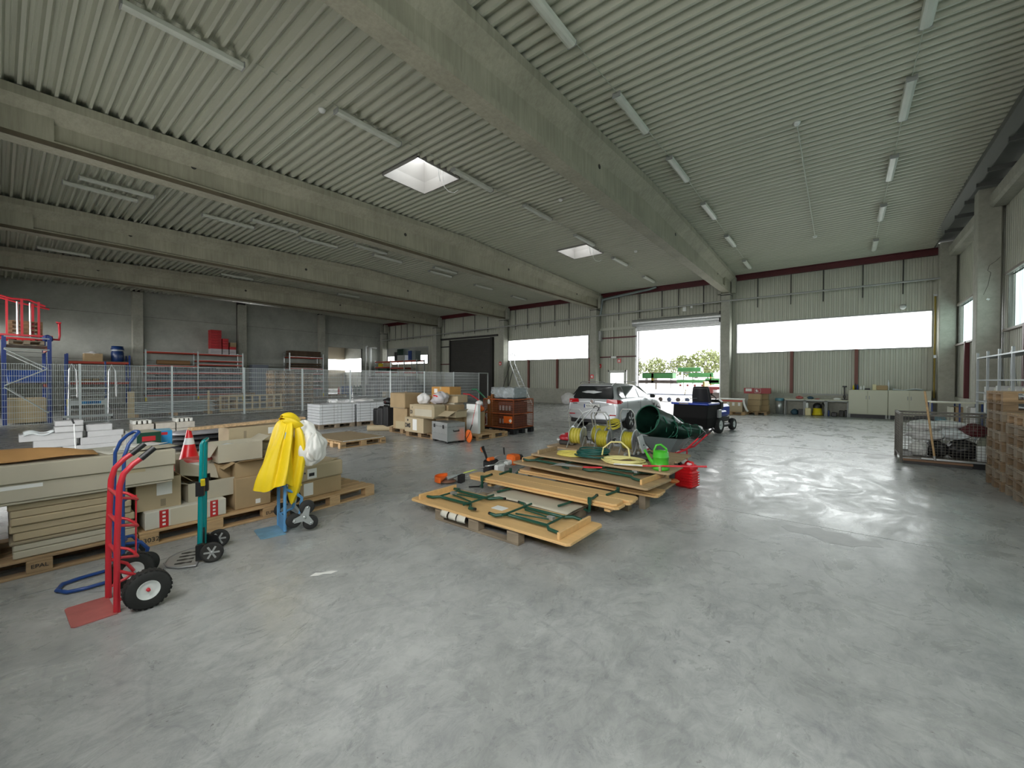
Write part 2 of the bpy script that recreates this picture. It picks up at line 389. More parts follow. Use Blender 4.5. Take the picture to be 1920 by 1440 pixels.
rects += [(-36, -26.8, WT, 7.1), (-28.45, -26.8, .98, WT), (-36, -28.45, .98, WB)]
wb = clad_obj('wall_back', 'x', rects, YB, -1, YB+.12)
pl = MB().box(-4.98, YB-.12, 0, 3.6, YB+.12, .98).box(-19.4, YB-.12, 0, -12, YB+.12, .98).box(-36, YB-.12, 0, -26.8, YB+.12, .98)
pl.build('plinth', m_col, wb)
MB().box(-36, YB-.3, 6.62, 3.0, YB-.14, 6.66).box(-36, YB-.3, 6.86, 3.0, YB-.14, 6.9).box(-36, YB-.23, 6.66, 3.0, YB-.21, 6.86).build('steel_edge_beam', m_maroon, wb)
for x in (-1.87, .49, -17.4, -15.0, -12.55): MB().box(x-.06, YB-.16, .98, x+.06, YB-.04, WB).build('wall_post', m_brownp, wb)
for i, (x0, x1) in enumerate(WIN):
    wn = MB()
    for a in (x0, x1-.05): wn.box(a, YB-.06, WB, a+.05, YB+.06, WT)
    wn.box(x0, YB-.08, WB-.05, x1, YB+.06, WB).box(x0, YB-.06, WT, x1, YB+.06, WT+.05)
    wo = wn.build('window_%d' % (i+1), m_grey); struct(wo)
    MB().box(x0+.05, YB+.03, WB, x1-.05, YB+.034, WT).build('pane', m_clearp, wo)
# steel rails, droppers and pipe on the back wall
rl = MB().cyl((-35, 22.86, 5.2), (-27.0, 22.86, 5.29), .035, 8).cyl((-27, 22.86, 5.29), (-4.9, 22.86, 5.56), .035, 8).cyl((-4.9, 22.86, 5.56), (2.95, 22.86, 5.58), .035, 8)
tag(rl.build('wall_pipe', m_grey), 'long thin grey pipe running along the back wall under the roof', 'pipe')
for x in (-34, -33.1, -32.2, -31.3, -30.4, -29.4, -27.4, -26.2, -24.0, -22.7, -21.3, -18.6, -17.5, -16.4, -15.2, -14.1, -10.6, -9.3, -8.0, -7.1, -5.8, -3.3, -1.93, -.7, .67, 1.95):
    q = MB().cyl((x, YB-.12, 5.2), (x, YB-.12, 6.8), .022, 6); q.build('hanger_rod', m_dark, wb)
for x0, x1, z, h, mm in ((-11.85, -9.45, 4.62, .16, m_clad), (-11.8, -9.45, 4.12, .07, m_maroon), (-11.8, -9.45, 2.95, .06, m_maroon), (-26.6, -20.3, 4.85, .14, m_dark), (-26.6, -25.5, 4.25, .08, m_dark), (-26.6, -25.5, 2.8, .07, m_maroon)):
    MB().box(x0, YB-.2, z, x1, YB-.06, z+h).build('rail', mm, wb)
MB().box(-9.62, YB-.14, 0, -9.5, YB-.02, 5.0).box(-11.05, YB-.14, 2.2, -10.95, YB-.04, 5.2).build('frame_post', m_clad, wb)
MB().cbox((-11.9, YB-.3, 4.3), (.5, .3, .6)).build('shutter_motor', m_galv, wb)
MB().cbox((-6.55, 22.8, 5.35), (.16, .1, .22)).cbox((-6.2, 22.8, 5.42), (.1, .08, .1)).build('junction_box', m_white, wb)
# open gate: rolled-up shutter
g1 = MB().box(GATE[0]-.1, YB-.2, 0, GATE[0], YB+.1, 4.7).box(GATE[1], YB-.2, 0, GATE[1]+.1, YB+.1, 4.7)
go = g1.build('door_1', m_galv); struct(go); go['label'] = 'open roller shutter gate'
MB().at((0, YB-.32, 4.9)).lathe([(.2, GATE[0]-.2), (.2, GATE[1]+.12)], 24, 'x').build('shutter_roll', m_galv, go)
for k in range(4): MB().box(GATE[0], YB-.24, 4.42+k*.085, GATE[1], YB-.21, 4.49+k*.085).build('shutter_slat', m_galv, go)
MB().box(GATE[1]+.02, YB-.5, 4.6, GATE[1]+.2, YB-.1, 5.15).build('end_bracket', m_dark, go)
MB().box(GATE[1]+.13, YB-.3, 1.1, GATE[1]+.25, YB-.2, 4.6).build('guide_rail', m_dark, go)
# closed dark shutter
m_shut = mat('dark_shutter', (.06, .058, .052), .5, .2, .08, 3)
do = MB().box(SH[0]-.1, YB-.2, 0, SH[0], YB, 4.8).box(SH[1], YB-.25, 0, SH[1]+.2, YB, 4.8).build('door_2', m_dark); struct(do); do['label'] = 'closed dark roller shutter'
MB().box(SH[0]-.1, YB-.06, 0, SH[1]+.1, YB-.02, 4.8).build('shutter_light_block', m_dark, do)  # added sheet, blocks outside light leaking through the slat gaps
for k in range(55): MB().box(SH[0], YB-.1-(.012 if k % 2 else 0), k*.0864, SH[1], YB-.07, k*.0864+.08).build('shutter_slat', m_shut, do)
# personnel door with glazed upper half
m_doorp = mat('door_paint_grey_white', (.55, .57, .53), .5)
d3 = MB().box(DOOR[0], YB-.12, 0, DOOR[0]+.08, YB-.02, 2.16).box(DOOR[1]-.08, YB-.12, 0, DOOR[1], YB-.02, 2.16).box(DOOR[0], YB-.12, 2.08, DOOR[1], YB-.02, 2.16).build('door_3', m_doorp); struct(d3)
MB().box(DOOR[0]+.08, YB-.09, .02, DOOR[1]-.08, YB-.04, 1.1).box(DOOR[0]+.08, YB-.09, 1.1, DOOR[0]+.16, YB-.04, 2.08).box(DOOR[1]-.16, YB-.09, 1.1, DOOR[1]-.08, YB-.04, 2.08).box(DOOR[0]+.16, YB-.09, 2.0, DOOR[1]-.16, YB-.04, 2.08).build('door_leaf', m_doorp, d3)
MB().box(DOOR[0]+.16, YB-.07, 1.1, DOOR[1]-.16, YB-.066, 2.0).build('pane', m_clearp, d3)
MB().cyl((DOOR[1]-.2, YB-.14, 1.05), (DOOR[1]-.09, YB-.14, 1.05), .012, 8).build('door_handle', m_galv, d3)

# right wall
XR = 3.5
RW = [(11.9, 16.85), (17.85, 22.8)]
rr_ = [(-1, 24, WT, 7.1)]; last = -1.0
RWall = [(-.3, 4.9), (6.0, 10.95)]+RW
for a, c in RWall: rr_ += [(last, a, .98, WT), (a, c, .98, WB)]; last = c
rr_.append((last, 24, .98, WT))
wr = clad_obj('wall_right', 'y', rr_, XR, -1, XR+.03)
MB().box(XR-.12, -1, 0, XR+.12, 24, .98).build('plinth', m_col, wr)
for y in (1.5, 3.2, 7.5, 9.3, 13.4, 15.2, 19.4, 21.2): MB().box(XR-.16, y-.06, .98, XR-.04, y+.06, WB).build('wall_post', m_maroon, wr)
for i, (a, c) in enumerate(RWall):
    wn = MB()
    for e in (a, c-.03): wn.box(XR-.06, e, WB, XR+.06, e+.03, WT)
    wn.box(XR-.14, a-.1, WB-.06, XR+.06, c+.1, WB).box(XR-.12, a-.05, WT, XR+.06, c+.05, WT+.07)
    wo = wn.build('window_%d' % (i+4), mat('window_frame_taupe', (.30, .26, .23), .5)); struct(wo)
    MB().box(XR-.062, a+.03, WB, XR-.058, c-.03, WT).build('pane', m_poly, wo)
# eaves beams and dark roof edge with brackets
for a, c in ((-.9, 5.35), (5.85, 11.25), (11.75, 17.17), (17.67, 22.85)):
    MB().prism([(3.14, 6.44), (3.2, 6.38), (XR-.04, 6.38), (XR-.04, 6.72), (3.14, 6.72)], a, c, 'y').build('trim_1' , m_col).__setitem__('kind', 'structure')
ed = MB().prism([(2.62, 6.98), (2.86, 6.93), (2.9, 6.98), (2.9, 7.12), (2.62, 7.12)], -1, 23.6, 'y').box(2.9, -1, 7.14, 3.6, 24, 7.3).build('trim_2', mat('dark_edge_sheet', (.13, .14, .125), .6)); struct(ed)
for k in range(16):
    y = .1+k*1.38+(.3 if k % 4 == 3 else 0)
    MB().box(2.80, y-.03, 6.84, 3.3, y+.03, 6.96).build('edge_bracket', mat('bracket_grey', (.10, .105, .10), .5), ed)

# left wall of big concrete panels
XL = -34.85
wl = MB().box(XL-.2, -1, 0, XL-.03, 17.95, 7.2).box(XL-.2, 17.95, 4.36, XL-.03, 21.2, 7.2).box(XL-.2, 21.2, 0, XL-.03, 24, 7.2).build('wall_left', m_joint); struct(wl)
for (a, c) in ((-.9, 5.3), (5.75, 11.0), (11.6, 17.0), (17.5, 17.95), (21.2, 23.6)):
    for z0, z1 in ((0, 2.72), (2.735, 5.5), (5.515, 7.2)):
        MB().box(XL-.05, a+.005, z0, XL, c-.005, z1).build('wall_panel', m_wallc, wl)
for z0, z1 in ((4.36, 5.5), (5.515, 7.2)): MB().box(XL-.05, 17.955, z0, XL, 21.195, z1).build('wall_panel', m_wallc, wl)
for y, l in ((5.5, 'pale pilaster between the orange-beamed rack and the two-bay rack'), (11.3, 'pale pilaster behind the red crates'), (17.25, 'pale pilaster beside the wall opening')):
    c = column(XL+.18, y-.26, y+.26, .36, 7.0, l)
# unseen front wall behind the camera; gates and window strips added to light the hall
wf = clad_obj('wall_front', 'x', [(-36, -34.4, 0, 7.1), (-34.4, -27.2, 0, WB), (-34.4, -27.2, WT, 7.1), (-27.2, -25.6, 0, 7.1), (-25.6, -20.8, 4.6, 7.1), (-20.8, -19.4, 0, 7.1), (-19.4, -12.4, 0, WB), (-19.4, -12.4, WT, 7.1), (-12.4, -11.6, 0, 7.1), (-11.6, -7.2, 4.5, 7.1), (-7.2, -4.2, 0, 7.1), (-4.2, 2.8, 0, WB-.6), (-4.2, 2.8, WT, 7.1), (2.8, 3.6, 0, 7.1)], -.85, 1, -.97)
# neighbouring hall seen through the opening
nh = MB().box(-60, 17.0, 0, XL-.2, 17.05, 7.2).box(-60, 33.5, 0, XL-.2, 33.6, .9).build('wall_side_hall', m_wallc); struct(nh)
nh.name = 'wall_far_side'
MB().box(-60.2, 17, 0, -60, 33.6, 2.9).box(-60.2, 17, 4.5, -60, 33.6, 7.2).box(-60.2, 20.5, 2.9, -60, 21.3, 4.5).box(-60.2, 27, 2.9, -60, 27.8, 4.5).build('far_wall', mat('beige_cladding', (.5, .44, .33), .7), nh)
MB().box(-60, 33.5, .9, XL-.2, 33.6, 2.6).box(-60, 33.5, 4.6, XL-.2, 33.6, 7.2).build('far_wall', m_wallc, nh)
# ------------------------------------------------------------------ yard outside
m_yard = mat('bright_yard_concrete', (.55, .54, .52), .8, 0, .08, .4)
yd = MB().box(-160, 23.96, -.32, 120, 190, -.02).box(-60, -40, -.32, 60, -.95, -.02).build('ground', m_yard); struct(yd)

# ------------------------------------------------------------------ daylight portals on the openings
def portal(x, y, z, sx, sy, rot):
    l = bpy.data.lights.new('daylight_portal', 'AREA'); l.shape = 'RECTANGLE'; l.size = sx; l.size_y = sy; l.cycles.is_portal = True
    o = bpy.data.objects.new('daylight_portal', l); C.objects.link(o); o.location = (x, y, z); o.rotation_euler = rot
for x0, x1 in WIN: portal((x0+x1)/2, YB+.15, (WB+WT)/2, x1-x0, WT-WB, (-PI/2, 0, 0))
portal((GATE[0]+GATE[1])/2, YB+.15, 2.25, 4.4, 4.5, (-PI/2, 0, 0))
for a, c in RWall: portal(XR+.15, (a+c)/2, (WB+WT)/2, WT-WB, c-a, (0, PI/2, 0))
portal(-.7, -1.0, (WB-.6+WT)/2, 7, WT-WB+.6, (PI/2, 0, 0)); portal(-23.2, -1.0, 2.3, 4.8, 4.6, (PI/2, 0, 0)); portal(-9.4, -1.0, 2.25, 4.4, 4.5, (PI/2, 0, 0))
portal(-15.9, -1.0, (WB+WT)/2, 7, WT-WB, (PI/2, 0, 0)); portal(-30.8, -1.0, (WB+WT)/2, 7.2, WT-WB, (PI/2, 0, 0))
for s in SK: portal((s[0]+s[2])/2, (s[1]+s[3])/2, 8.1, 1.5, 1.5, (0, 0, 0))

# ------------------------------------------------------------------ ceiling lamps (off)
m_lampb = mat('lamp_body', (.50, .53, .45), .5)
def lamp(x, y0, ln, lab, grp, first=[None]):
    z = zr(y0+ln/2)-.035
    if first[0] is None:
        t = thing('strip_light', lab, 'ceiling light', (x, y0, z), 0, grp)
        MB().prism([(-.05, 0), (.05, 0), (.05, -.035), (-.05, -.035)], 0, 1.53, 'y').build('lamp_body', m_lampb, t)
        MB().prism([(-.085, -.035), (.085, -.035), (.07, -.09), (.03, -.105), (-.03, -.105), (-.07, -.09)], .02, 1.51, 'y').build('diffuser', m_tubew, t)
        [MB().box(-.08, e, -.1, .08, e+.02, 0).build('end_cap', m_grey, t) for e in (0, 1.51)]
        first[0] = t; return t
    return copy_tree(first[0], (x, y0, z), None, lab, None, grp)
ROW = [1.1, 4.25, 7.42, 10.5, 13.7, 17.0, 20.6]
for (x, nm) in ((.95, 'strip lights of the row along the side windows'), (-3.42, 'strip lights of the row beside the first beam'), (-7.95, 'strip lights in the middle bay beside the roof lights')):
    for k, y in enumerate(ROW):
        if x > 0 and k == 0: continue
        if x > -7 and k == 0: continue
        od = ['first', 'second', 'third', 'fourth', 'fifth', 'sixth', 'last'][k]
        pl_ = {.95: 'in the row along the side windows', -3.42: 'in the row beside the first beam', -7.95: 'in the middle bay row by the roof lights'}[x]
        lamp(x, y, 1.5, 'unlit white strip light, %s one %s' % (od, pl_), nm)
    MB_ = MB().cyl((x, 1.0 if x < -7 else 4, zr(4)-.01), (x, 11.7, zr(11.7)-.03), .008, 5).cyl((x, 11.7, zr(11.7)-.03), (x, 22.5, zr(22.5)-.03), .008, 5)
    tag(MB_.build('lamp_cable', m_lampb), 'thin cable linking the strip lights '+{.95: 'along the side windows', -3.42: 'beside the first beam', -7.95: 'in the middle bay'}[x], 'cable')
OR = ['first', 'second', 'third', 'fourth', 'fifth', 'sixth', 'seventh']
for x, nm, ysr in ((-16.4, 'lower row of the second bay', [1.1, 4.2, 7.3, 10.5, 13.7, 17.0, 20.4]), (-15.7, 'row close under the second beam', [1.35, 5.4, 9.2, 13.4]), (-21.6, 'row of the third bay', [2.0, 8.0, 14.0, 19.5]), (-25.4, 'row beside the farthest beam'.replace('farthest', 'last'), [1.0, 7.3, 13.7])):
    for k, y in enumerate(ysr): lamp(x, y, 1.5, 'thin unlit strip light, %s along the %s' % (OR[k], nm), 'strip lights of the bays further along')
# ------------------------------------------------------------------ object materials
m_card = mat('cardboard', (.47, .385, .25), .85, 0, .07, 3)
m_card2 = mat('brown_cardboard', (.40, .29, .16), .85, 0, .08, 3)
m_cardg = mat('greyish_cardboard', (.50, .46, .36), .85, 0, .06, 3)
m_cardw = mat('pale_cardboard', (.62, .60, .52), .85, 0, .05, 3)
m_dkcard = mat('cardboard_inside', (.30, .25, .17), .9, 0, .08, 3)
m_tape = mat('packing_tape', (.50, .42, .27), .25)
m_pink = mat('red_warning_tape', (.52, .03, .03), .35)
m_paper = mat('paper', (.82, .82, .79), .7)
m_print = mat('black_print', (.02, .02, .02), .6)
m_wood = mat('pallet_wood', (.33, .22, .12), .8, 0, .25, 3, .2, stretch=(1, 1, 6))
m_woodn = mat('fresh_pallet_wood', (.50, .33, .17), .75, 0, .15, 4, .1, stretch=(1, 1, 5))
m_woodo = mat('grey_weathered_pallet_wood', (.25, .20, .14), .85, 0, .3, 3, .2)
m_pine = mat('varnished_pine', (.72, .46, .20), .38, 0, .10, 2.2, .03, stretch=(.5, 8, 8))
m_pine2 = mat('worn_tabletop_wood', (.42, .30, .17), .6, 0, .18, 2.5, .05, stretch=(.5, 8, 8))
m_osb = mat('hardboard', (.33, .25, .15), .8, 0, .1, 6)
m_green = mat('dark_green_enamel', (.012, .07, .045), .3)
m_red = mat('red_paint', (.62, .03, .045), .35)
m_reddk = mat('worn_red_plate', (.45, .13, .12), .5, 0, .15, 8)
m_blue = mat('blue_paint', (.02, .07, .27), .35)
m_teal = mat('teal_enamel', (.0, .24, .25), .22)
m_lblue = mat('light_blue_paint', (.12, .33, .60), .45)
m_lbluep = mat('worn_light_blue_plate', (.17, .33, .45), .6, 0, .2, 9)
m_alu = mat('aluminium', (.62, .64, .64), .3, .8)
m_rubber = mat('tyre_rubber', (.022, .022, .021), .75, 0, .25, 12)
m_orange = mat('orange_plastic', (.80, .15, .02), .35)
m_yellow = mat('yellow_raincoat', (.86, .62, .01), .5, 0, .06, 5)
m_whitec = mat('white_cloth', (.80, .79, .75), .8, 0, .04, 4)
m_hosey = mat('yellow_hose', (.72, .62, .14), .4)
m_hosey2 = mat('olive_yellow_hose', (.48, .42, .04), .4)
m_hosec = mat('cream_yellow_hose', (.80, .72, .30), .4)
m_hoseg = mat('green_hose', (.01, .09, .075), .35)
m_bgreen = mat('bright_green_plastic', (.07, .48, .03), .3)
m_redp = mat('red_jerrycan_plastic', (.75, .015, .02), .28)
m_dkgreen = mat('dark_green_foil', (.008, .03, .02), .3, 0, .5, 6)
m_gut = mat('grey_tub_metal', (.22, .26, .26), .45, .3, .08, 3)
m_film = mat('stretch_film', (.7, .75, .76), .15, 0, .1, 6, .5)
m_conc2 = mat('concrete_block', (.50, .50, .46), .9, 0, .12, 8, .3)
m_brick = mat('sand_lime_brick', (.40, .37, .32), .9, 0, .12, 8, .3)
m_orb = mat('orange_rack_beam', (.42, .05, .025), .45)
m_navy = mat('navy_plastic', (.02, .05, .2), .4)
m_rust = mat('rust_orange_cage', (.40, .10, .03), .55, 0, .25, 8)
m_bagw = mat('white_plastic_bag', (.75, .74, .73), .45, 0, .08, 6, .3)
m_cream = mat('cream_cabinet', (.60, .60, .48), .5)
m_yell = mat('yellow_plastic', (.72, .58, .02), .4)

# ------------------------------------------------------------------ kit
PAL = {}
def pallet_proto(mm):
    t = thing('pallet', 'x', 'pallet', (0, 0, 0), 0)
    bl = None
    def brd(name, x, y, z, sx, sy, sz, first={}):
        k = (name, round(sx, 3), round(sy, 3))
        if k in first: o = bpy.data.objects.new(name, first[k]); C.objects.link(o)
        else: o = MB().bbox(-sx/2, -sy/2, -sz/2, sx/2, sy/2, sz/2, .003).build(name, mm); first[k] = o.data
        o.parent = t; o.location = (x, y, z)
    f = {}
    for x, wd in ((-.3275, .145), (-.1725, .1), (0, .145), (.1725, .1), (.3275, .145)): brd('board', x, 0, .133, wd, 1.2, .021, f)
    for y in (-.5275, 0, .5275): brd('crossboard', 0, y, .111, .8, .145, .021, f)
    for y in (-.5275, 0, .5275):
        for x, wd in ((-.35, .1), (0, .145), (.35, .1)): brd('block', x, y, .0615, wd, .145, .077, f)
    for x, wd in ((-.35, .1), (0, .145), (.35, .1)): brd('board', x, 0, .0115, wd, 1.2, .021, f)
    return t
def pallet(x, y, z, rz, lab, mm=None, group=None):
    mm = mm or m_wood
    if mm.name not in PAL:
        p = pallet_proto(mm); PAL[mm.name] = p; p.location = (x, y, z); p.rotation_euler = (0, 0, rz); p['label'] = lab
        if group: p['group'] = group
        return p
    c = copy_tree(PAL[mm.name], (x, y, z), rz, lab)
    if group: c['group'] = group
    elif 'group' in c: del c['group']
    return c
def carton(x, y, z, sx, sy, sz, lab, rz=0, mm=None, name='cardboard_box', cat='box', tape='x', group=None, b=.006):
    t = thing(name, lab, cat, (x, y, z), rz, group)
    MB().bbox(-sx/2, -sy/2, 0, sx/2, sy/2, sz, b).build('body', mm or m_card, t)
    if tape == 'x': MB().box(-sx/2-.001, -.025, sz*.8, sx/2+.001, .025, sz+.0012).build('tape', m_tape, t)
    if tape == 'y': MB().box(-.025, -sy/2-.001, sz*.8, .025, sy/2+.001, sz+.0012).build('tape', m_tape, t)
    return t
def open_carton(x, y, z, sx, sy, sz, lab, rz=0, mm=None, flaps=(), fill=None, tk=.005, inner=None):
    t = thing('open_cardboard_box', lab, 'box', (x, y, z), rz)
    mm = mm or m_card; X, Y = sx/2, sy/2
    MB().box(-X, -Y, 0, X, Y, tk).box(-X, -Y, tk, -X+tk, Y, sz).box(X-tk, -Y, tk, X, Y, sz).box(-X+tk, -Y, tk, X-tk, -Y+tk, sz).box(-X+tk, Y-tk, tk, X-tk, Y, sz).build('body', mm, t)
    for side, ln, ang in flaps:          # ang 0 = straight up, 90 = lying out, 180 = hanging down
        a = R(ang); dx, dz = math.sin(a)*ln, math.cos(a)*ln
        if side in '+x-x' and side[1] == 'x':
            s_ = 1 if side[0] == '+' else -1
            v = [(s_*X, -Y+.01, sz), (s_*X, Y-.01, sz), (s_*(X+dx), Y-.015, sz+dz), (s_*(X+dx), -Y+.015, sz+dz)]
        else:
            s_ = 1 if side[0] == '+' else -1
            v = [(-X+.01, s_*Y, sz), (X-.01, s_*Y, sz), (X-.015, s_*(Y+dx), sz+dz), (-X+.015, s_*(Y+dx), sz+dz)]
        q = MB(); q._add(v, [(0, 1, 2, 3)]); q.build('flap', mm, t, solid=.004)
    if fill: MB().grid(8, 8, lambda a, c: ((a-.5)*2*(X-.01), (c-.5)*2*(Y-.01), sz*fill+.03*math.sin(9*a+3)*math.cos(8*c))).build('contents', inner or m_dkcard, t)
    return t
def sheet(x, y, z, sx, sy, lab, name='cardboard_sheet', mm=None, rz=0, wav=.01, tk=.006, n=10, cat='cardboard', fn=None):
    q = MB().grid(n, n, fn or (lambda a, c: ((a-.5)*sx, (c-.5)*sy, wav*(math.sin(5*a+2*c)+math.sin(7*c)))))
    o = q.build(name, mm or m_card, solid=tk); tag(o, lab, cat); o.location = (x, y, z); o.rotation_euler = (0, 0, rz); return o
def lump(name, lab, cat, x, y, z, sx, sy, sz, mm, seed=0, amp=.18, n=18, folds=5, parent=None, rz=0, flat=.3):
    "soft heap, bag or bundle: a closed, creased, flat-bottomed surface"
    rd = random.Random(seed); ph = [rd.uniform(0, 6.28) for _ in range(8)]; q = MB(); N = n*2
    vs = []
    for j in range(n+1):
        th = PI*j/n
        for i in range(N):
            a = 2*PI*i/N
            rr = 1+amp*(.5*math.sin(folds*a+ph[0]+2*math.sin(2*th+ph[1]))+.35*math.sin((folds*2+1)*a+ph[2])*math.sin(3*th+ph[3])+.3*math.sin(5*th+ph[4]+a*2))*math.sin(th)
            px, py, pz = rr*math.sin(th)*math.cos(a), rr*math.sin(th)*math.sin(a), math.cos(th)*(1+amp*.4*math.sin(3*a+ph[5]))
            pz = max(pz, -1+flat*.6) if pz < 0 else pz
            vs.append((px*sx/2, py*sy/2, (pz+1-flat*.6)*sz/(2-flat*.6)))
    fs = [(j*N+i, j*N+(i+1) % N, (j+1)*N+(i+1) % N, (j+1)*N+i) for j in range(n) for i in range(N)]
    q._add(vs, fs, True); o = q.build(name, mm, parent); o.location = (x, y, z); o.rotation_euler = (0, 0, rz)
    if not parent: tag(o, lab, cat)
    return o

# ================================================================== the row of pallets behind the hand trucks
pA = pallet(-5.48, .20, 0, 0, 'pallet under the tall stack of long flat cartons behind the red hand truck')
pB = pallet(-5.50, 1.41, 0, 0, 'pallet with stamped blocks under the open cartons and the carton with red tape', m_woodn)
pC = pallet(-5.36, 2.60, 0, R(6), 'pallet sticking out beside the three-wheeled hand truck', m_woodn)
text('13032', .06, (.402, -.5275, .062), (PI/2, 0, PI/2), m_print, pB, 'lettering')
text('EUR', .05, (.402, .5275, .062), (PI/2, 0, PI/2), m_print, pB, 'lettering')
text('EPAL', .045, (.402, 0, .07), (PI/2, 0, PI/2), m_print, pA, 'lettering')
# flat cartons, one above the other
z = .146; rd = random.Random(3)
names = ['lowest', 'second', 'third', 'fourth', 'fifth', 'sixth', 'seventh', 'top']
hs = [.064, .05, .03, .066, .062, .062, .058, .058]
for k, h in enumerate(hs):
    dx = rd.uniform(-.012, .012); dy = rd.uniform(-.015, .015)-.005*(k-3)
    w_ = .74-.006*k
    t = carton(-5.44+dx, .415+dy, z, .66, w_, h-.002, 'long flat carton, %s from the bottom of the stack behind the red hand truck' % names[k] if k else 'lowest long flat carton of the stack behind the red hand truck', 0, [m_cardg, m_cardg, m_dkcard, m_card, m_card, m_card, m_card, m_card][k], 'flat_carton', tape=None, group='long flat cartons on the pallet', b=.008)
    z += h
for k in range(5):
    carton(-5.5, -.34, .146+k*.058, .62, .66, .055, 'flat carton of the low stack at the far end of the same pallet, level %s' % ['one', 'two', 'three', 'four', 'five'][k], 0, m_cardg, 'flat_carton', tape=None)
carton(-5.22, .15, z+.001, .32, 1.80, .022, 'thin pale carton between the flat stack and the long cartons', 0, m_cardg, 'flat_carton', tape=None)
z1 = z+.024
lc1 = carton(-5.20, .10, z1, .30, 1.92, .145, 'lower of the two very long pale cartons on top of the flat stack', 0, m_cardg, 'long_carton', tape=None)
MB().box(.151, -.10, .1, .152, .12, .13).build('tape', m_paper, lc1)
MB().box(.151, .55, .11, .152, .75, .144).build('tape', m_tape, lc1)
lc2 = carton(-5.18, .12, z1+.147, .30, 1.9, .145, 'upper of the two very long pale cartons, topmost of the stack', 0, m_cardg, 'long_carton', tape=None)
lc3 = carton(-5.55, .15, z1, .34, 1.95, .24, 'broad long carton behind the two very long ones', 0, m_cardg, 'long_carton', tape=None)
lc4 = carton(-5.62, .75, z1+.242, .36, .6, .04, 'flat carton with loose papers beside the blue boxes', 0, m_cardw, 'flat_carton', tape=None)
zt = z1+.147+.147
sheet(-5.26, .02, zt+.012, .34, 1.05, 'crumpled orange-brown cardboard sheet bulging on the topmost long carton', mm=mat('orange_brown_card', (.50, .27, .10), .85, 0, .15, 3), fn=lambda a, c: ((a-.5)*.34, (c-.5)*1.05, .10*math.sin(PI*c)*abs(math.sin(PI*(a*.9+.05)))+.01*math.sin(9*c)), n=16, tk=.004)
for k, (x, y, r) in enumerate(((-5.25, .72, .3), (-5.33, .82, -.2), (-5.20, .95, .1), (-5.42, .90, .5))):
    sheet(x, y, zt+.004+.006*k, .22, .30, ['creased packing paper beside the grips of the red hand truck', 'pale instruction sheet on the long carton', 'torn cardboard flap on the end of the long carton', 'loose white sheet next to the grey battery box'][k], 'paper_sheet', [m_cardw, m_paper, m_cardg, m_paper][k], r, .004, .002, 6, 'paper')
tb = MB().bbox(-.15, -.1, 0, .15, .1, .13, .004); tt = thing('product_box', 'dark green printed box with grey ribbed side on the cartons', 'box', (-5.72, .95, zt-.005), R(8))
tb.build('body', m_green, tt); MB().box(-.151, -.101, .002, .05, -.1, .128).build('grey_side', m_gut, tt); MB().box(.151, -.06, .04, .152, .05, .09).build('label_print', m_red, tt)
for k in range(9): MB().box(-.14+k*.02, -.104, .004, -.128+k*.02, -.1, .126).build('rib', m_grey, tt)
MB().box(-.15, -.1, .1302, .15, .1, .132).build('top_print', m_cardg, tt)
m_sky = mat('sky_blue_print', (.03, .35, .75), .4)
bb = thing('product_box', 'bright sky-blue printed box beside the traffic cone', 'box', (-5.90, 1.11, zt-.06), R(-6))
MB().bbox(-.13, -.1, 0, .13, .1, .17, .004).build('body', m_sky, bb); MB().box(.1305, -.07, .125, .1315, .06, .155).build('red_band', m_red, bb); MB().box(-.131, -.101, .1702, .131, .101, .172).build('lid', mat('pale_blue', (.3, .6, .8), .4), bb)
MB().box(.1305, -.05, .03, .1315, -.01, .05).build('label_print', m_paper, bb)

# pallet B load
t = carton(-5.36, 1.19, .146, .44, .66, .17, 'long low carton with two red tape strips and clear tape on the pallet edge', 0, m_cardw, tape=None)
for y in (-.19, .22): MB().box(.2205, y-.035, .001, .2215, y+.035, .169).build('red_tape', m_pink, t); 
for y in (-.19, .22):
    for k in range(4): MB().box(.2216, y-.012, .02+k*.038, .2222, y+.012, .04+k*.038).build('tape_print', m_paper, t)
MB().box(.2205, -.14, .001, .2212, .17, .165).build('clear_tape', mat('shiny_tape', (.6, .55, .42), .12), t)
t = open_carton(-5.42, .98, .317, .40, .34, .30, 'open brown carton with a white shipping sheet, standing on the red-taped carton', 0, m_card2 if 0 else m_card, [('-x', .14, 70), ('-y', .12, 100), ('+y', .13, 130)], None)
MB().box(.2, -.02, .13, .2012, .10, .25).build('address_label', m_paper, t)
MB().box(.2002, .01, .02, .2008, .05, .09).build('print', m_dkcard, t)
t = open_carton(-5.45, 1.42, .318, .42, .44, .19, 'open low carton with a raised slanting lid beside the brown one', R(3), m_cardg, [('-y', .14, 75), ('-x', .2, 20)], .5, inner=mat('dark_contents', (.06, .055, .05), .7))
q = MB(); q._add([(.12, -.26, .28), (.17, .06, .2), (-.14, .12, .36), (-.12, -.2, .40)], [(0, 1, 2, 3)]); q.build('loose_flap', m_cardg, t, solid=.005)
t = carton(-5.40, 1.80, .146, .42, .36, .345, 'square brown carton with scribbled marker on the pallet end', 0, m_card2, tape=None)
MB().box(.2105, .02, .03, .2115, .07, .08).build('sticker', m_paper, t)
MB().tube([(.213, 0, .2), (.213, .03, .22), (.213, .06, .2), (.213, .09, .22), (.213, .12, .2)], .002, 4).build('scribble', m_print, t)
MB().tube([(.213, .08, .28), (.213, .11, .31), (.213, .13, .28), (.213, .09, .27)], .002, 4).build('scribble', m_print, t)
t = open_carton(-5.42, 1.82, .493, .40, .38, .17, 'open brown carton with a folded-out flap above the scribbled one', 0, m_card2, [('+x', .12, 75), ('-y', .12, 120)], .8)
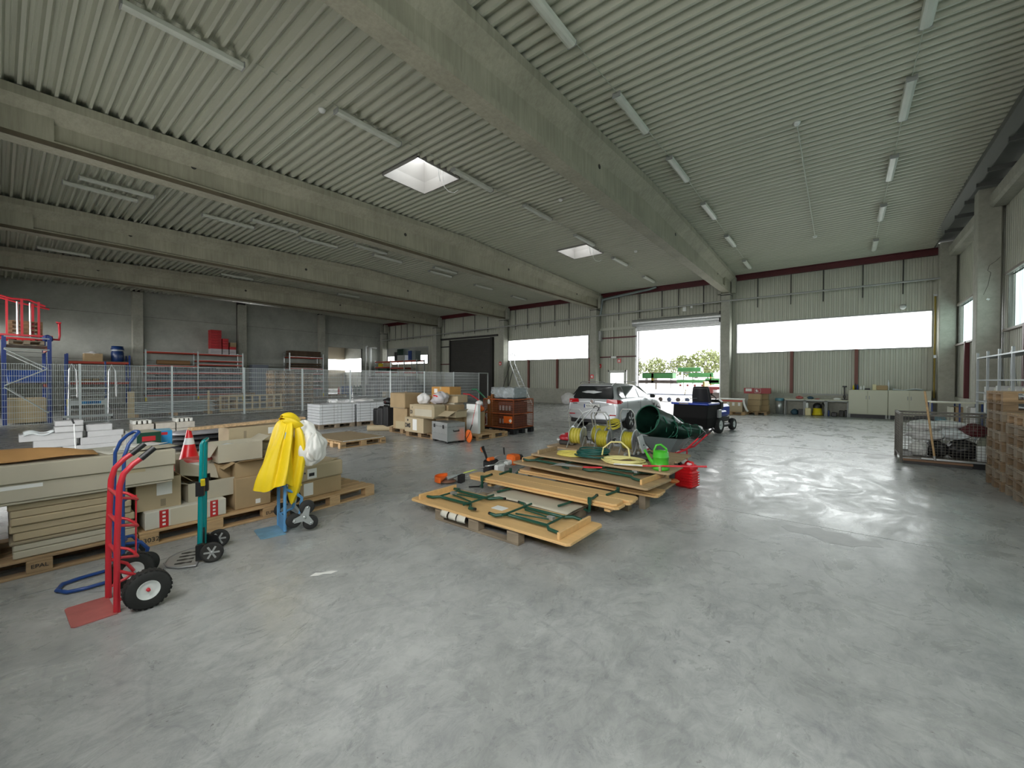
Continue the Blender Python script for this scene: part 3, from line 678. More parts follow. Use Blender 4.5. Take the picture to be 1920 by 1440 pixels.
t = open_carton(-5.50, 1.72, .665, .36, .44, .20, 'pale open carton on top holding crumpled clear plastic', 0, m_cardg, [('-y', .15, 150), ('+y', .1, 60)], .75, inner=m_film)
carton(-5.55, 1.72, .47, .36, .42, .17, 'brown carton half hidden under the pale open one', 0, m_card2)
# traffic cone, bucket, back cartons
carton(-5.95, 1.15, .146, .6, .9, .30, 'carton layer at the back of the pallet carrying the traffic cone', 0, m_cardg, tape='y')
open_carton(-5.78, 1.35, .45, .30, .34, .1, 'shallow tan tray carton behind the open cartons', R(5), m_card2, [('-x', .1, 40)])
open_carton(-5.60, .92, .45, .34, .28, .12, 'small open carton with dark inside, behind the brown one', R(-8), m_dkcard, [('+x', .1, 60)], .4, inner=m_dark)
cn = thing('traffic_cone', 'red traffic cone with one white band on the cartons', 'traffic cone', (-5.93, 1.385, .56))
MB().bbox(-.17, -.17, 0, .17, .17, .03, .01).build('base', m_redp, cn)
MB().lathe([(.14, .03), (.10, .07), (.055, .27), ], 24).build('cone_body', m_redp, cn); MB().lathe([(.0555, .27), (.04, .345)], 24).build('white_band', m_white, cn); MB().lathe([(.04, .345), (.022, .43), (.018, .44)], 24).build('cone_top', m_redp, cn)
carton(-5.95, 1.36, .452, .46, .5, .105, 'pale carton directly under the traffic cone', 0, m_cardg)
bk = thing('bucket', 'white bucket with a red lid beside the traffic cone', 'bucket', (-5.60, 1.38, .56))
MB().lathe([(.11, 0), (.135, .13), (.14, .14)], 24).build('body', m_white, bk); MB().lathe([(.145, .125), (.145, .15), (.12, .152), (.115, .145), (.02, .145)], 24).build('lid', mat('faded_red_lid', (.55, .10, .09), .4), bk)
MB().box(.13, -.04, .04, .1405, .02, .08).build('label_print', m_print, bk)
carton(-6.1, 2.05, .146, .66, .9, .52, 'large carton at the back of the second pallet', 0, m_cardg)
carton(-6.08, 2.0, .667, .34, .66, .13, 'carton with clear wrapping under the uppermost box', R(3), m_card, tape='x')
t = carton(-5.92, 2.08, .80, .34, .72, .20, 'uppermost wide carton with a paper label, carrying the long board', R(2), m_card, tape=None)
MB().box(.1705, .08, .09, .1715, .25, .17).build('address_label', m_paper, t)
MB().box(.1705, -.2, .06, .1712, -.17, .15).build('print', m_dkcard, t)
bd = MB().bbox(-.06, -.68, 0, .06, .62, .03, .004).build('wooden_board', mat('chipboard_edge', (.62, .42, .24), .8, 0, .3, 40)); tag(bd, 'long chipboard plank lying across the uppermost carton', 'board'); bd.location = (-5.80, 2.03, 1.06); bd.rotation_euler = (R(1.5), 0, R(3))
bd.location.z = 1.022
# folded dark tarpaulin
tp = thing('tarpaulin', 'folded dark grey tarpaulin heap behind the traffic cone', 'tarpaulin', (-7.25, 1.85, .0))
carton(-7.3, 1.85, 0, .7, .8, .58, 'carton pile base under the folded tarpaulin', 0, m_cardg)
m_tarp = mat('dark_tarpaulin', (.05, .05, .055), .45, 0, .3, 8, .4); m_tarpl = mat('grey_foil', (.30, .29, .31), .3, 0, .15, 6, .3)
for k, (a, c) in enumerate(((.86, .09), (.84, .08), (.80, .075))): lump('fold', '', '', 0, 0, .585+k*.07, .62, a, c, m_tarp, 10+k, .1, 12, 7, tp)
lump('foil_layer', '', '', -.02, 0, .79, .6, .8, .07, m_tarpl, 15, .12, 12, 6, tp)
lm = MB().box(-.02, -.13, 0, .02, .13, .03).build('spirit_level', m_yell); tag(lm, 'short yellow spirit level beside the tarpaulin', 'tool'); lm.location = (-6.1, 1.66, .668); lm.rotation_euler = (0, 0, R(10))

# pallet C load
t = carton(-5.32, 2.46, .146, .52, .62, .20, 'long brown carton on the pallet beside the three-wheeled hand truck', R(6), m_card2, tape=None)
MB().box(.2605, -.2, .03, .2615, -.08, .18).build('clear_tape', m_paper, t)
t = carton(-5.32, 2.47, .348, .54, .64, .20, 'crumpled brown carton with torn rim and a barcode label', R(6), m_card, tape=None, b=.02)
MB().box(.2705, -.17, .03, .2715, -.05, .15).build('barcode_label', m_paper, t); MB().box(.2716, -.15, .06, .272, -.08, .1).build('print', m_print, t)
sheet(-5.32, 2.45, .552, .5, .6, 'ragged kraft paper bulging out of the crumpled carton', 'packing_paper', m_card, R(6), .02, .003, 12, 'paper')
t = carton(-5.55, 2.30, .57, .34, .44, .12, 'small carton under the white overall behind the raincoat', R(4), m_card, tape=None)
MB().box(.1705, .03, .0, .1715, .07, .12).build('tape', m_dkcard, t)

# ================================================================== hand trucks
def wheel(parent, x, y, r, w_, rim, tread=0, spokes=0, rimm=None, axis_len=.0, tire=None):
    "wheel with its axle along local x"
    wt = thing('wheel', None, None); wt.parent = parent; wt.location = (x, y, r)
    del_ = MB().lathe([(rim, -w_/2*.8), (r*.86, -w_/2), (r*.97, -w_*.3), (r, 0), (r*.97, w_*.3), (r*.86, w_/2), (rim, w_/2*.8)], 36, 'x', cap=False)
    bpy.data.objects.remove(wt)
    o = del_.build('tyre', tire or m_rubber, parent); o.location = (x, y, r); o.name = 'wheel'
    if tread:
        q = MB()
        for k in range(tread):
            a = 2*PI*k/tread; c = Vector((0, math.cos(a)*r*.985, math.sin(a)*r*.985))
            for s_ in (-1, 1):
                q.cbox((s_*w_*.22, c.y*.99, c.z*.99), (w_*.36, r*.13, r*.03), (a-PI/2, 0, 0))
        e = q.build('tread', tire or m_rubber, o)
    e = MB().lathe([(.012, -w_*.2), (rim*.45, -w_*.25), (rim*.75, -w_*.12), (rim, -w_*.42), (rim*1.04, -w_*.42), (rim*1.04, w_*.42), (rim, w_*.42), (rim*.75, w_*.12), (rim*.45, w_*.25), (.012, w_*.2)], 28, 'x').build('rim', rimm or m_white, o)
    MB().lathe([(.001, -w_*.45), (rim*.16, -w_*.45), (rim*.2, 0), (rim*.16, w_*.45), (.001, w_*.45)], 14, 'x').build('hub', m_red if spokes < 0 else m_galv, o)
    if spokes > 0:
        for k in range(spokes):
            a = 2*PI*k/spokes
            q = MB(); q.cbox((0, math.cos(a)*rim*.56, math.sin(a)*rim*.56), (w_*.55, rim*.75, rim*.22), (a, 0, 0)); q.build('spoke', m_grey, o)
    return o
# red
tr = thing('hand_truck', 'red steel hand truck with two large pneumatic tyres, standing upright on the open floor', 'hand truck', (-3.99, .49, 0), R(1))
for s_ in (-1, 1):
    MB().tube([(s_*.15, 0, .01), (s_*.15, .005, .5), (s_*.15, .02, .86), (s_*.148, .04, .94), (s_*.146, .09, 1.0), (s_*.146, .135, 1.035)], .0175, 12).build('upright', m_red, tr)
    MB().tube([(s_*.146, .13, 1.03), (s_*.146, .205, 1.10)], .0205, 12).build('grip', m_black, tr)
    MB().tube([(s_*.15, .012, .28), (s_*.15, .10, .22), (s_*.15, .14, .15)], .011, 8).build('axle_strut', m_red, tr)
    MB().tube([(s_*.15, .012, .08), (s_*.15, .10, .11), (s_*.15, .14, .14)], .011, 8).build('axle_strut', m_red, tr)
    MB().box(s_*.15-.03, -.012, 0, s_*.15+.012, .018, .2).build('toe_bracket', m_red, tr)
for k, z in enumerate((.32, .54, .73)):
    MB().tube([(-.15, .02, z+.05), (-.1, .1, z+.02), (-.06, .125, z), (.06, .125, z), (.1, .1, z+.02), (.15, .02, z+.05)], .010, 6).build('rear_loop', m_red, tr)
    MB().tube([(-.15, .01, z+.07), (.15, .01, z+.07)], .012, 8).build('cross_bar', m_red, tr)
MB().tube([(.0, .126, .30), (0, .13, .75)], .005, 6).build('stay_rod', m_red, tr)
MB().tube([(-.22, .145, .13), (.22, .145, .13)], .011, 10).build('axle', m_galv, tr)
MB().prism([(-.18, -.2), (-.16, -.215), (.16, -.215), (.18, -.2), (.18, 0), (-.18, 0)], 0.001, .008).build('toe_plate', m_reddk, tr)
wheel(tr, .235, .145, .133, .085, .062, 26, -1); wheel(tr, -.235, .145, .133, .085, .062, 26, -1)
# blue loop truck behind it
tr = thing('hand_truck', 'blue tubular hand truck with a looped toe, behind the red one', 'hand truck', (-4.56, .60, 0), R(4))
for s_ in (-1, 1):
    MB().tube([(s_*.13, .0, .02), (s_*.13, .0, .6), (s_*.13, .01, .98), (s_*.12, .04, 1.07), (s_*.10, .08, 1.12)], .0125, 10).build('upright', m_blue, tr)
MB().tube([(-.10, .08, 1.12), (-.06, .115, 1.15), (0, .125, 1.155), (.06, .115, 1.15), (.10, .08, 1.12)], .0125, 10).build('handle_loop', m_blue, tr)
MB().tube([(-.13, .0, .02), (-.13, -.2, .018), (-.10, -.3, .018), (0, -.34, .018), (.10, -.3, .018), (.13, -.2, .018), (.13, 0, .02)], .013, 10).build('toe_loop', m_blue, tr)
for z in (.3, .62): MB().tube([(-.13, .0, z), (-.08, .03, z), (.08, .03, z), (.13, 0, z)], .010, 8).build('cross_bar', m_blue, tr)
MB().tube([(.10, .02, .27), (.12, .11, .26), (.13, .15, .2), (.12, .13, .1)], .013, 8).build('axle_strut', m_blue, tr)
MB().tube([(-.10, .02, .27), (-.12, .11, .26), (-.13, .15, .2), (-.12, .13, .1)], .013, 8).build('axle_strut', m_blue, tr)
MB().tube([(-.17, .12, .1), (.17, .12, .1)], .009, 8).build('axle', m_galv, tr)
wheel(tr, .18, .12, .095, .04, .05, 0, 0, m_grey); wheel(tr, -.18, .12, .095, .04, .05, 0, 0, m_grey)
# teal telescopic truck
tr = thing('folding_hand_truck', 'teal telescopic hand truck with an aluminium toe plate and spoked wheels', 'hand truck', (-4.46, 1.13, 0), R(-24))
for s_ in (-1, 1):
    MB().tube([(s_*.09, 0, .09), (s_*.09, .008, .56)], .0195, 14).build('outer_tube', m_teal, tr)
    MB().tube([(s_*.09, .008, .55), (s_*.09, .018, 1.02), (s_*.08, .03, 1.045)], .0155, 12).build('inner_tube', m_teal, tr)
    MB().cbox((s_*.09, .006, .63), (.05, .06, .12)).build('clamp', m_black, tr)
    MB().cbox((s_*.12, .03, .69), (.02, .03, .06), (0, .4, 0)).build('clamp_lever', m_yell if s_ > 0 else m_black, tr)
    MB().prism([(-.02, .02), (.03, .02), (.11, .06), (.1, .12), (.02, .16), (-.02, .15)], s_*.13-.02, s_*.13+.02, 'x').build('wheel_bracket', m_black, tr)
MB().tube([(-.08, .03, 1.045), (.08, .03, 1.045)], .0155, 12).build('handle_bar', m_teal, tr)
MB().cbox((0, .0, .16), (.2, .02, .16)).build('back_panel', m_black, tr)
m_satin = mat('satin_alu_plate', (.42, .42, .42), .35, .5)
MB().prism([(-.23, 0), (-.22, -.12), (-.15, -.21), (-.06, -.25), (.06, -.25), (.15, -.21), (.22, -.12), (.23, 0)], .006, .013).build('toe_plate', m_satin, tr)
MB().tube([(-.23, .0, .014), (-.22, -.12, .014), (-.15, -.21, .014), (-.06, -.25, .014), (.06, -.25, .014), (.15, -.21, .014), (.22, -.12, .014), (.23, 0, .014)], .008, 6).build('plate_rim', m_satin, tr)
for x in (-.12, -.04, .04, .12): MB().prism([(x-.012, -.17), (x+.012, -.17), (x+.022, -.12), (x+.008, -.09), (x+.022, -.05), (x-.022, -.05), (x-.008, -.09), (x-.022, -.12)], .0132, .0142).build('plate_slot', m_dark, tr)
wheel(tr, .175, .10, .087, .035, .066, 0, 6, m_dark); wheel(tr, -.175, .10, .087, .035, .066, 0, 6, m_dark)
# light blue stair climber with clothes on it
tr = thing('stair_climbing_hand_truck', 'light-blue hand truck with two star sets of three small wheels', 'hand truck', (-4.60, 1.86, 0), R(-9))
for s_ in (-1, 1):
    MB().tube([(s_*.13, 0, .02), (s_*.13, 0, .6), (s_*.13, .01, .98), (s_*.12, .02, 1.04)], .0165, 12).build('upright', m_lblue, tr)
    MB().tube([(s_*.13, .0, .46), (s_*.13, .1, .40), (s_*.13, .16, .34), (s_*.13, .15, .22), (s_*.13, .14, .17)], .015, 10).build('axle_strut', m_lblue, tr)
    MB().tube([(s_*.13, .0, .13), (s_*.13, .14, .17)], .013, 8).build('axle_strut', m_lblue, tr)
MB().box(-.13, -.008, .02, .13, .008, .16).build('lower_web', m_lblue, tr)
for z in (.5, .85): MB().tube([(-.13, .01, z), (.13, .01, z)], .012, 8).build('cross_bar', m_lblue, tr)
MB().prism([(-.17, -.2), (-.15, -.225), (.15, -.225), (.17, -.2), (.17, 0), (-.17, 0)], .001, .009).build('toe_plate', m_lbluep, tr)
MB().tube([(-.24, .15, .165), (.24, .15, .165)], .011, 10).build('axle', m_galv, tr)
for s_ in (-1, 1):
    X = s_*.24; c = Vector((X, .15, .168)); tri = []
    for k in range(3):
        a = R(90-18)+k*2*PI/3; p = c+Vector((0, math.cos(a), math.sin(a)))*.098; tri.append(p)
        o = MB().lathe([(.02, -.02), (.062, -.022), (.072, -.014), (.075, 0), (.072, .014), (.062, .022), (.02, .02)], 28, 'x').build('wheel', m_rubber, tr); o.location = p
        MB().lathe([(.001, -.034), (.012, -.034), (.012, .034), (.001, .034)], 12, 'x').build('wheel_bolt', m_galv, tr).location = p
    for e in (-.028, .028):
        q = MB(); pts = []
        for k in range(3):
            a = R(90-18)+k*2*PI/3
            for da, rr in ((-.22, .105), (0, .118), (.22, .105)): pts.append((math.cos(a+da)*rr, math.sin(a+da)*rr))
            pts.append((math.cos(a+PI/3)*.042, math.sin(a+PI/3)*.042))
        q.prism(pts, e-.003, e+.003, 'x'); q.build('star_plate', m_alu, tr).location = c
    MB().lathe([(.001, -.04), (.016, -.04), (.016, .04), (.001, .04)], 14, 'x').build('hub', m_galv, tr).location = c

# yellow raincoat and white overall
def cloth(name, lab, cat, rings, mm, n=40, folds=((7, .12, 0), (13, .05, 1)), parent=None, cap=True):
    "rings: (cx, cy, z, rx, ry, foldiness)"
    q = MB(); vs = []
    for k, (cx, cy, z, rx, ry, fo) in enumerate(rings):
        for i in range(n):
            a = 2*PI*i/n; rr = 1
            for f, am, ph in folds: rr += fo*am*math.sin(f*a+ph+k*.25)
            vs.append((cx+rx*rr*math.cos(a), cy+ry*rr*math.sin(a), z+.02*fo*math.sin(3*a+k)))
    fs = [(k*n+i, k*n+(i+1) % n, (k+1)*n+(i+1) % n, (k+1)*n+i) for k in range(len(rings)-1) for i in range(n)]
    if cap: fs.append(tuple(range(n)))
    q._add(vs, fs, True); o = q.build(name, mm, parent, sub=1)
    if not parent: tag(o, lab, cat)
    return o
cx, cy = -4.58, 1.86
co = thing('raincoat', 'bright yellow raincoat with a hood hung over the light-blue hand truck', 'coat', (cx, cy, 0))
cloth('coat_body', '', '', [(-.0, .05, 1.17, .03, .03, .2), (0, .05, 1.155, .10, .07, .5), (-.01, .03, 1.08, .15, .075, 1), (-.0, .01, .98, .165, .085, 1.2), (0, -.01, .88, .17, .10, 1.4), (.01, -.03, .76, .175, .125, 1.5), (.02, -.05, .64, .18, .15, 1.6), (.02, -.06, .56, .185, .165, 1.7), (.02, -.06, .50, .185, .175, 1.8)], m_yellow, 56, ((5, .13, .4), (9, .07, 1.2), (17, .03, 0)), co)
cloth('sleeve', '', '', [(.10, .11, 1.10, .03, .03, .3), (.12, .13, 1.0, .05, .045, .6), (.13, .13, .86, .055, .05, 1), (.13, .12, .72, .055, .055, 1), (.12, .10, .60, .06, .06, 1.1), (.11, .09, .48, .055, .06, 1), (.1, .07, .38, .045, .05, .9), (.09, .06, .29, .018, .02, .4)], m_yellow, 28, ((3, .2, 0), (7, .08, 1)), co)
q = MB(); N = 24; vs = []
for j in range(11):
    t_ = j/10
    for i in range(N+1):
        a = PI*1.25*(i/N)-PI*.125
        rr = (.115+.02*math.sin(5*a))*math.sin(PI*(.12+.70*t_)); vs.append((.02+rr*math.cos(a)*1.0, .07-.085+.20*t_+.012*math.sin(6*a), 1.115+rr*math.sin(a)*.95+.05-.11*t_))
q._add(vs, [(j*(N+1)+i, j*(N+1)+i+1, (j+1)*(N+1)+i+1, (j+1)*(N+1)+i) for j in range(10) for i in range(N)], True)
q.build('hood', m_yellow, co, solid=.006, sub=1)
MB().lathe([(.001, 0), (.01, 0), (.01, .006), (.001, .006)], 12, 'x').build('button', m_print, co).location = (.178, .15, .60)
wo_ = thing('overall', 'bundled white work overall hanging from the raincoat side of the hand truck', 'overall', (-4.50, 2.08, .66))
o = lump('cloth_bundle', '', '', 0, .02, 0, .26, .34, .38, m_whitec, 4, .22, 34, 6, wo_, 0, .1)
o = lump('collar', '', '', -.02, -.02, .24, .18, .24, .24, m_whitec, 5, .26, 26, 4, wo_, 0, .1)
o = lump('sleeve', '', '', .10, .04, .06, .12, .22, .28, m_whitec, 8, .28, 26, 5, wo_, .4, .05)
MB().tube([(0, -.12, .42), (0, -.15, .45), (0, -.2, .47)], .006, 6).build('strap', m_yellow, wo_)
# ================================================================== beer-garden tables and benches on pallets
p0 = pallet(-3.00, 3.50, 0, PI/2, 'grey weathered pallet under the frontmost upturned table', m_woodo)
p1 = pallet(-2.92, 4.22, 0, PI/2, 'dark pallet covered with cardboard under the stacked benches', m_woodo)
p2 = pallet(-2.60, 5.16, 0, PI/2, 'slatted pallet under the pile of worn tables', m_woodo)
p3 = pallet(-2.75, 6.25, 0, PI/2, 'pallet at the rear of the table pile, lowest of two', m_woodo)
p4 = pallet(-2.75, 6.25, .145, PI/2, 'pallet at the rear of the table pile, upper of two', m_woodo)
for k in range(3):
    q = MB().grid(4, 3, lambda a, c: ((a-.5)*.11, -.015-.02*math.sin(PI*c)-c*.02, -.075*c-.0)); o = q.build('paper_scrap', m_cardw, None, solid=.002); tag(o, ['torn kraft paper hanging over the pallet edge under the front table', 'second scrap of kraft paper beside the torn one', 'smallest paper scrap at the pallet edge under the front table'][k], 'paper'); o.location = (-3.40+.13*k, 3.09, .150); o.rotation_euler = (0, 0, R(-4+6*k))
def legset(t, x, s_, z, mm=None, yo=0):
    "folded green tubular leg frame lying on the underside of a table; s_ = which end the feet point to"
    mm = mm or m_green
    n0 = len(t.children)
    for y in (-.19, .19):
        MB().tube([(x-s_*.40, y*1.15, z+.030), (x-s_*.30, y*1.15, z+.038), (x-s_*.24, y*.80, z+.040), (x+s_*.26, y*.80, z+.040), (x+s_*.33, y*1.3, z+.04), (x+s_*.40, y*1.3, z+.045)], .0155, 10).build('leg', mm, t)
        MB().tube([(x+s_*.395, y*1.3, z+.045), (x+s_*.42, y*1.3, z+.047)], .016, 8).build('foot_cap', m_black, t)
    MB().tube([(x-s_*.24, -.152, z+.05), (x-s_*.24, .152, z+.05)], .011, 8).build('crossbar', mm, t)
    MB().tube([(x+s_*.24, -.25, z+.06), (x+s_*.24, .25, z+.06)], .012, 8).build('crossbar', mm, t)
    for y in (-.05, .05): MB().tube([(x-s_*.17, y*.4, z+.05), (x+s_*.2, y*1.6, z+.045)], .009, 6).build('brace', mm, t)
    MB().cbox((x-s_*.18, 0, z+.06), (.07, .05, .03)).build('catch', m_galv, t)
    for ch in list(t.children)[n0:]: ch.location.y += yo
def table(x, y, z, L_, W, lab, mm, rz=0, legs=True, up=True, cleat=m_pine, foot=(1, -1), yo=0):
    t = thing('folding_table', lab, 'table', (x, y, z), rz)
    c = .03; pl_ = [(-L_/2+c, -W/2), (L_/2-c, -W/2), (L_/2, -W/2+c), (L_/2, W/2-c), (L_/2-c, W/2), (-L_/2+c, W/2), (-L_/2, W/2-c), (-L_/2, -W/2+c)]
    MB().prism(pl_, 0, .027).build('tabletop', mm, t, bevel=.004)
    if up:
        for s_ in (-1, 1): MB().bbox(s_*(L_/2-.13)-.014, -W/2+.035, .0275, s_*(L_/2-.13)+.014, W/2-.035, .0275+.062, .003).build('end_cleat', cleat, t)
    if legs:
        legset(t, -L_*.235, foot[0], .027, None, yo); legset(t, L_*.235, foot[1], .027, None, yo)
    return t
t0 = table(-2.92, 3.40, .1455, 2.19, .66, 'frontmost folding table lying upside down with green legs on a pallet', m_pine)
MB().box(-.10, .0, .0275, .06, .12, .0285).build('instruction_label', m_paper, t0)
sheet(-2.86, 4.18, .155, 1.15, .76, 'flattened brown carton covering the pallet under the benches', mm=m_cardg, wav=.006)
def bench(x, y, z, L_, W, lab, mm=None, rz=0, clamp=False, group=None):
    t = thing('bench', lab, 'bench', (x, y, z), rz, group); c = .035
    pl_ = [(-L_/2+c, -W/2), (L_/2-c, -W/2), (L_/2, -W/2+c), (L_/2, W/2-c), (L_/2-c, W/2), (-L_/2+c, W/2), (-L_/2, W/2-c), (-L_/2, -W/2+c)]
    MB().prism(pl_, 0, .027).build('seat_board', mm or m_pine, t, bevel=.004)
    if clamp:
        for s_ in (-1, 1):
            X = s_*(L_/2-.30)
            MB().tube([(X, .03, .041), (X+.02, -.06, .041), (X+.02, -W/2-.035, .041), (X+.02, -W/2-.05, .01), (X+.02, -W/2-.05, -.07), (X, -W/2-.02, -.10), (X-.08, -W/2+.02, -.10)], .014, 8).build('folded_leg', m_green, t)
            MB().cbox((X+.02, -W/2-.045, .03), (.04, .03, .07)).build('leg_plate', m_green, t)
            MB().tube([(X, .03, .041), (X, .055, .041)], .017, 8).build('foot_cap', m_black, t)
    return t
GB = 'pine benches stacked with their legs folded'
BF = bench(-2.93, 4.185, .215, 2.2, .23, 'lower front bench of the bench stack, right above the cardboard', group=GB)
bench(-2.90, 4.415, .215, 2.2, .22, 'lower rear bench of the bench stack', group=GB)
bench(-2.96, 4.20, .2435, 2.2, .23, 'upper front bench with green clamps, topmost of the bench stack', clamp=True, group=GB)
bt = bench(-2.88, 4.43, .2435, 2.2, .22, 'upper rear bench of the bench stack beside the worn tables', group=GB)
for s_ in (-1, 1):
    MB().tube([(s_*.80, -.10, .041), (s_*.82, .06, .041), (s_*.82, .155, .041), (s_*.83, .165, .0), (s_*.83, .165, -.06)], .014, 8).build('folded_leg', m_green, bt)
    MB().cbox((s_*.82, .16, .03), (.03, .03, .1)).build('leg_plate', m_green, bt)
for x in (-3.35, -2.45): 
    o = MB().tube([(x+2.92, 3.92-4.20, -.030), (x+2.95, 4.02-4.20, -.025), (x+2.98, .25, -.020)], .014, 8).build('folded_leg', m_green, BF)
o = MB().bbox(-2.0, 4.1, .17, -1.93, 4.6, .214, .004).build('wooden_batten', m_pine); tag(o, 'short wooden batten under the tips of the stacked benches', 'batten')
o = MB().bbox(-3.75, 4.15, .146, -3.68, 4.6, .214, .004).build('wooden_batten', m_pine); tag(o, 'short wooden batten under the bench ends beside the trimmer', 'batten')
# worn tables
bench(-2.78, 5.05, .175, 2.14, .25, 'lower of two pale benches at the foot of the table pile', m_pine)
bench(-2.76, 5.06, .204, 2.14, .25, 'upper of two pale benches at the foot of the table pile', m_pine)
MB_ = MB().bbox(-1.95, 4.96, .0, -1.87, 5.12, .172, .003).build('wooden_prop', m_woodo); tag(MB_, 'wooden prop under the pale benches of the table pile', 'prop')
table(-2.80, 5.46, .2, 2.15, .68, 'bottommost worn table of the pile, its dark legs showing in the gap', m_pine2, R(1), True, True, m_pine, (1, 1))
table(-2.76, 5.22, .325, 2.18, .68, 'worn table with green legs in the middle of the pile', m_pine2, R(-6), True, True, m_pine, (-1, -1), -.07)
table(-2.70, 5.44, .42, 2.12, .60, 'topmost worn table carrying the coiled hoses and watering can', m_pine2, R(0), False, True, m_pine2, (1, -1))
table(-2.85, 6.20, .44, 2.18, .70, 'worn table at the rear of the pile carrying the hose reels', m_pine2, R(0), False, False)
for x in (-3.2, -2.3):
    o = MB().bbox(x-.05, 5.95, .291, x+.05, 6.5, .439, .004).build('timber_block', m_woodo); tag(o, 'timber block lifting the rear table '+('under the red engine' if x < -3 else 'under the hose reels'), 'timber')
o = MB().bbox(-3.4, 5.2, .146, -3.3, 5.6, .199, .004).build('timber_block', m_woodo); tag(o, 'small timber spacer under the bottom table', 'timber')

# hoses lying in coils
def coil(x, y, z, r, mm, lab, turns=7, rr=.009, h=.05, seed=1, tilt=0, name='garden_hose', spread=.34, sy=1.0):
    rd = random.Random(seed); pts = []; n = 22
    R0 = 1; ph = 0
    for k in range(turns*n+1):
        a = 2*PI*k/n; u = k/(turns*n)
        if k % n == 0: R1 = 1+rd.uniform(-spread, spread*.4); ox, oy = rd.uniform(-.12, .12), rd.uniform(-.1, .1); zz = rd.uniform(0, h)
        s_ = (k % n)/n
        if k == 0: R0, ax, ay, z0 = R1, ox, oy, zz
        rad = r*(R0+(R1-R0)*s_); cx_ = r*(ax+(ox-ax)*s_); cy_ = r*(ay+(oy-ay)*s_); cz = z0+(zz-z0)*s_
        pts.append((cx_+rad*math.cos(a), (cy_+rad*math.sin(a))*sy, rr+cz+tilt*math.sin(a)*rad))
        if k % n == n-1: R0, ax, ay, z0 = R1, ox, oy, zz
    o = MB().tube(pts, rr, 6).build(name, mm); tag(o, lab, 'hose'); o.location = (x, y, z); return o
coil(-3.22, 5.42, .449, .19, m_hosey, 'small flat coil of yellow hose on the topmost table', 8, .009, .045, 2, sy=.7)
coil(-2.83, 5.42, .449, .235, m_hoseg, 'thick coil of dark green hose between the two yellow coils', 12, .010, .13, 3, sy=.75)
coil(-2.33, 5.36, .449, .285, m_hosec, 'wide loose coil of pale yellow hose beside the watering can', 8, .011, .05, 5, spread=.28, sy=.7)
o = MB().tube([(-.20, 0, .03), (-.18, .0, .13), (-.08, .03, .22), (.06, .05, .23), (.17, .04, .15), (.2, .02, .03), (.1, -.08, .02), (-.1, -.1, .02)], .011, 8).build('garden_hose', m_hosec); tag(o, 'single loop of pale hose standing up over the wide coil', 'hose'); o.location = (-2.42, 5.30, .51)

# hose reels on wheeled frames
def reel(x, y, z, lab, rz=0, r=.16, w_=.20, hm=None, hh=.42, coilr=.13):
    t = thing('hose_reel', lab, 'hose reel', (x, y, z), rz)
    for s_ in (-1, 1):
        o = MB().lathe([(.001, -.004), (r*.3, -.006), (r*.55, .004), (r*.8, -.003), (r, 0), (r, .006), (r*.8, .004), (r*.3, .004), (.001, .006)], 32, 'x').build('flange', m_galv, t); o.location = (s_*w_/2, 0, r+.03)
        MB().tube([(s_*(w_/2+.03), .10, .015), (s_*(w_/2+.03), -.0, r+.03), (s_*(w_/2+.025), -.06, r+.22), (s_*(w_/2+.02), -.12, hh+r), (s_*(w_/2-.02), -.14, hh+r+.06)], .009, 8).build('frame_tube', m_alu, t)
        MB().tube([(s_*(w_/2+.03), -.16, .01), (s_*(w_/2+.03), .0, r+.03)], .009, 8).build('foot_tube', m_alu, t)
    MB().tube([(-w_/2+.02, -.14, hh+r+.06), (w_/2-.02, -.14, hh+r+.06)], .009, 8).build('handle', m_alu, t)
    MB().cyl((-w_/2, 0, r+.03), (w_/2, 0, r+.03), .045, 16).build('drum', m_galv, t)
    MB().tube([(w_/2+.01, 0, r+.03), (w_/2+.06, 0, r+.03), (w_/2+.06, .05, r-.03), (w_/2+.12, .05, r-.03)], .009, 6).build('crank', m_black, t)
    n = int(w_/.026); rd = random.Random(int(x*100))
    for k in range(n):
        X = -w_/2+.012+k*(w_-.02)/n
        MB().lathe([(coilr-.022, X-.012), (coilr-.008, X-.009), (coilr, X), (coilr-.008, X+.009), (coilr-.022, X+.012)], 28, 'x', cap=False).build('hose_turn', (hm or m_hosey2) if k % 2 else m_hosey2, t, solid=.003).location = (0, rd.uniform(-.003, .003), r+.03)
    return t
reel(-3.42, 6.02, .468, 'hose reel with yellow hose next to the red engine', R(8), .165, .20, m_hosey)
reel(-2.92, 5.98, .468, 'middle hose reel behind the standing hose loop', R(6), .165, .19, m_hosey2, .40)
reel(-2.50, 5.98, .468, 'hose reel with a tall grey flange nearest the watering can', R(4), .18, .17, m_hosey2, .45)
reel(-3.18, 6.42, .468, 'rear hose reel with hose heaped over its drum', R(-4), .165, .24, m_hosey2, .36, .15)
o = coil(-2.98, 6.45, .80, .11, m_hosey2, 'twisted end of yellow hose heaped on the rear reel', 4, .012, .08, 9, .5); 
o = MB().box(-.0, -.16, 0, .012, .16, .30).build('metal_plate', m_galv); tag(o, 'creased shiny sheet-metal plate leaning beside the tall reel', 'sheet metal'); o.location = (-2.27, 6.02, .47); o.rotation_euler = (0, R(-18), R(10))
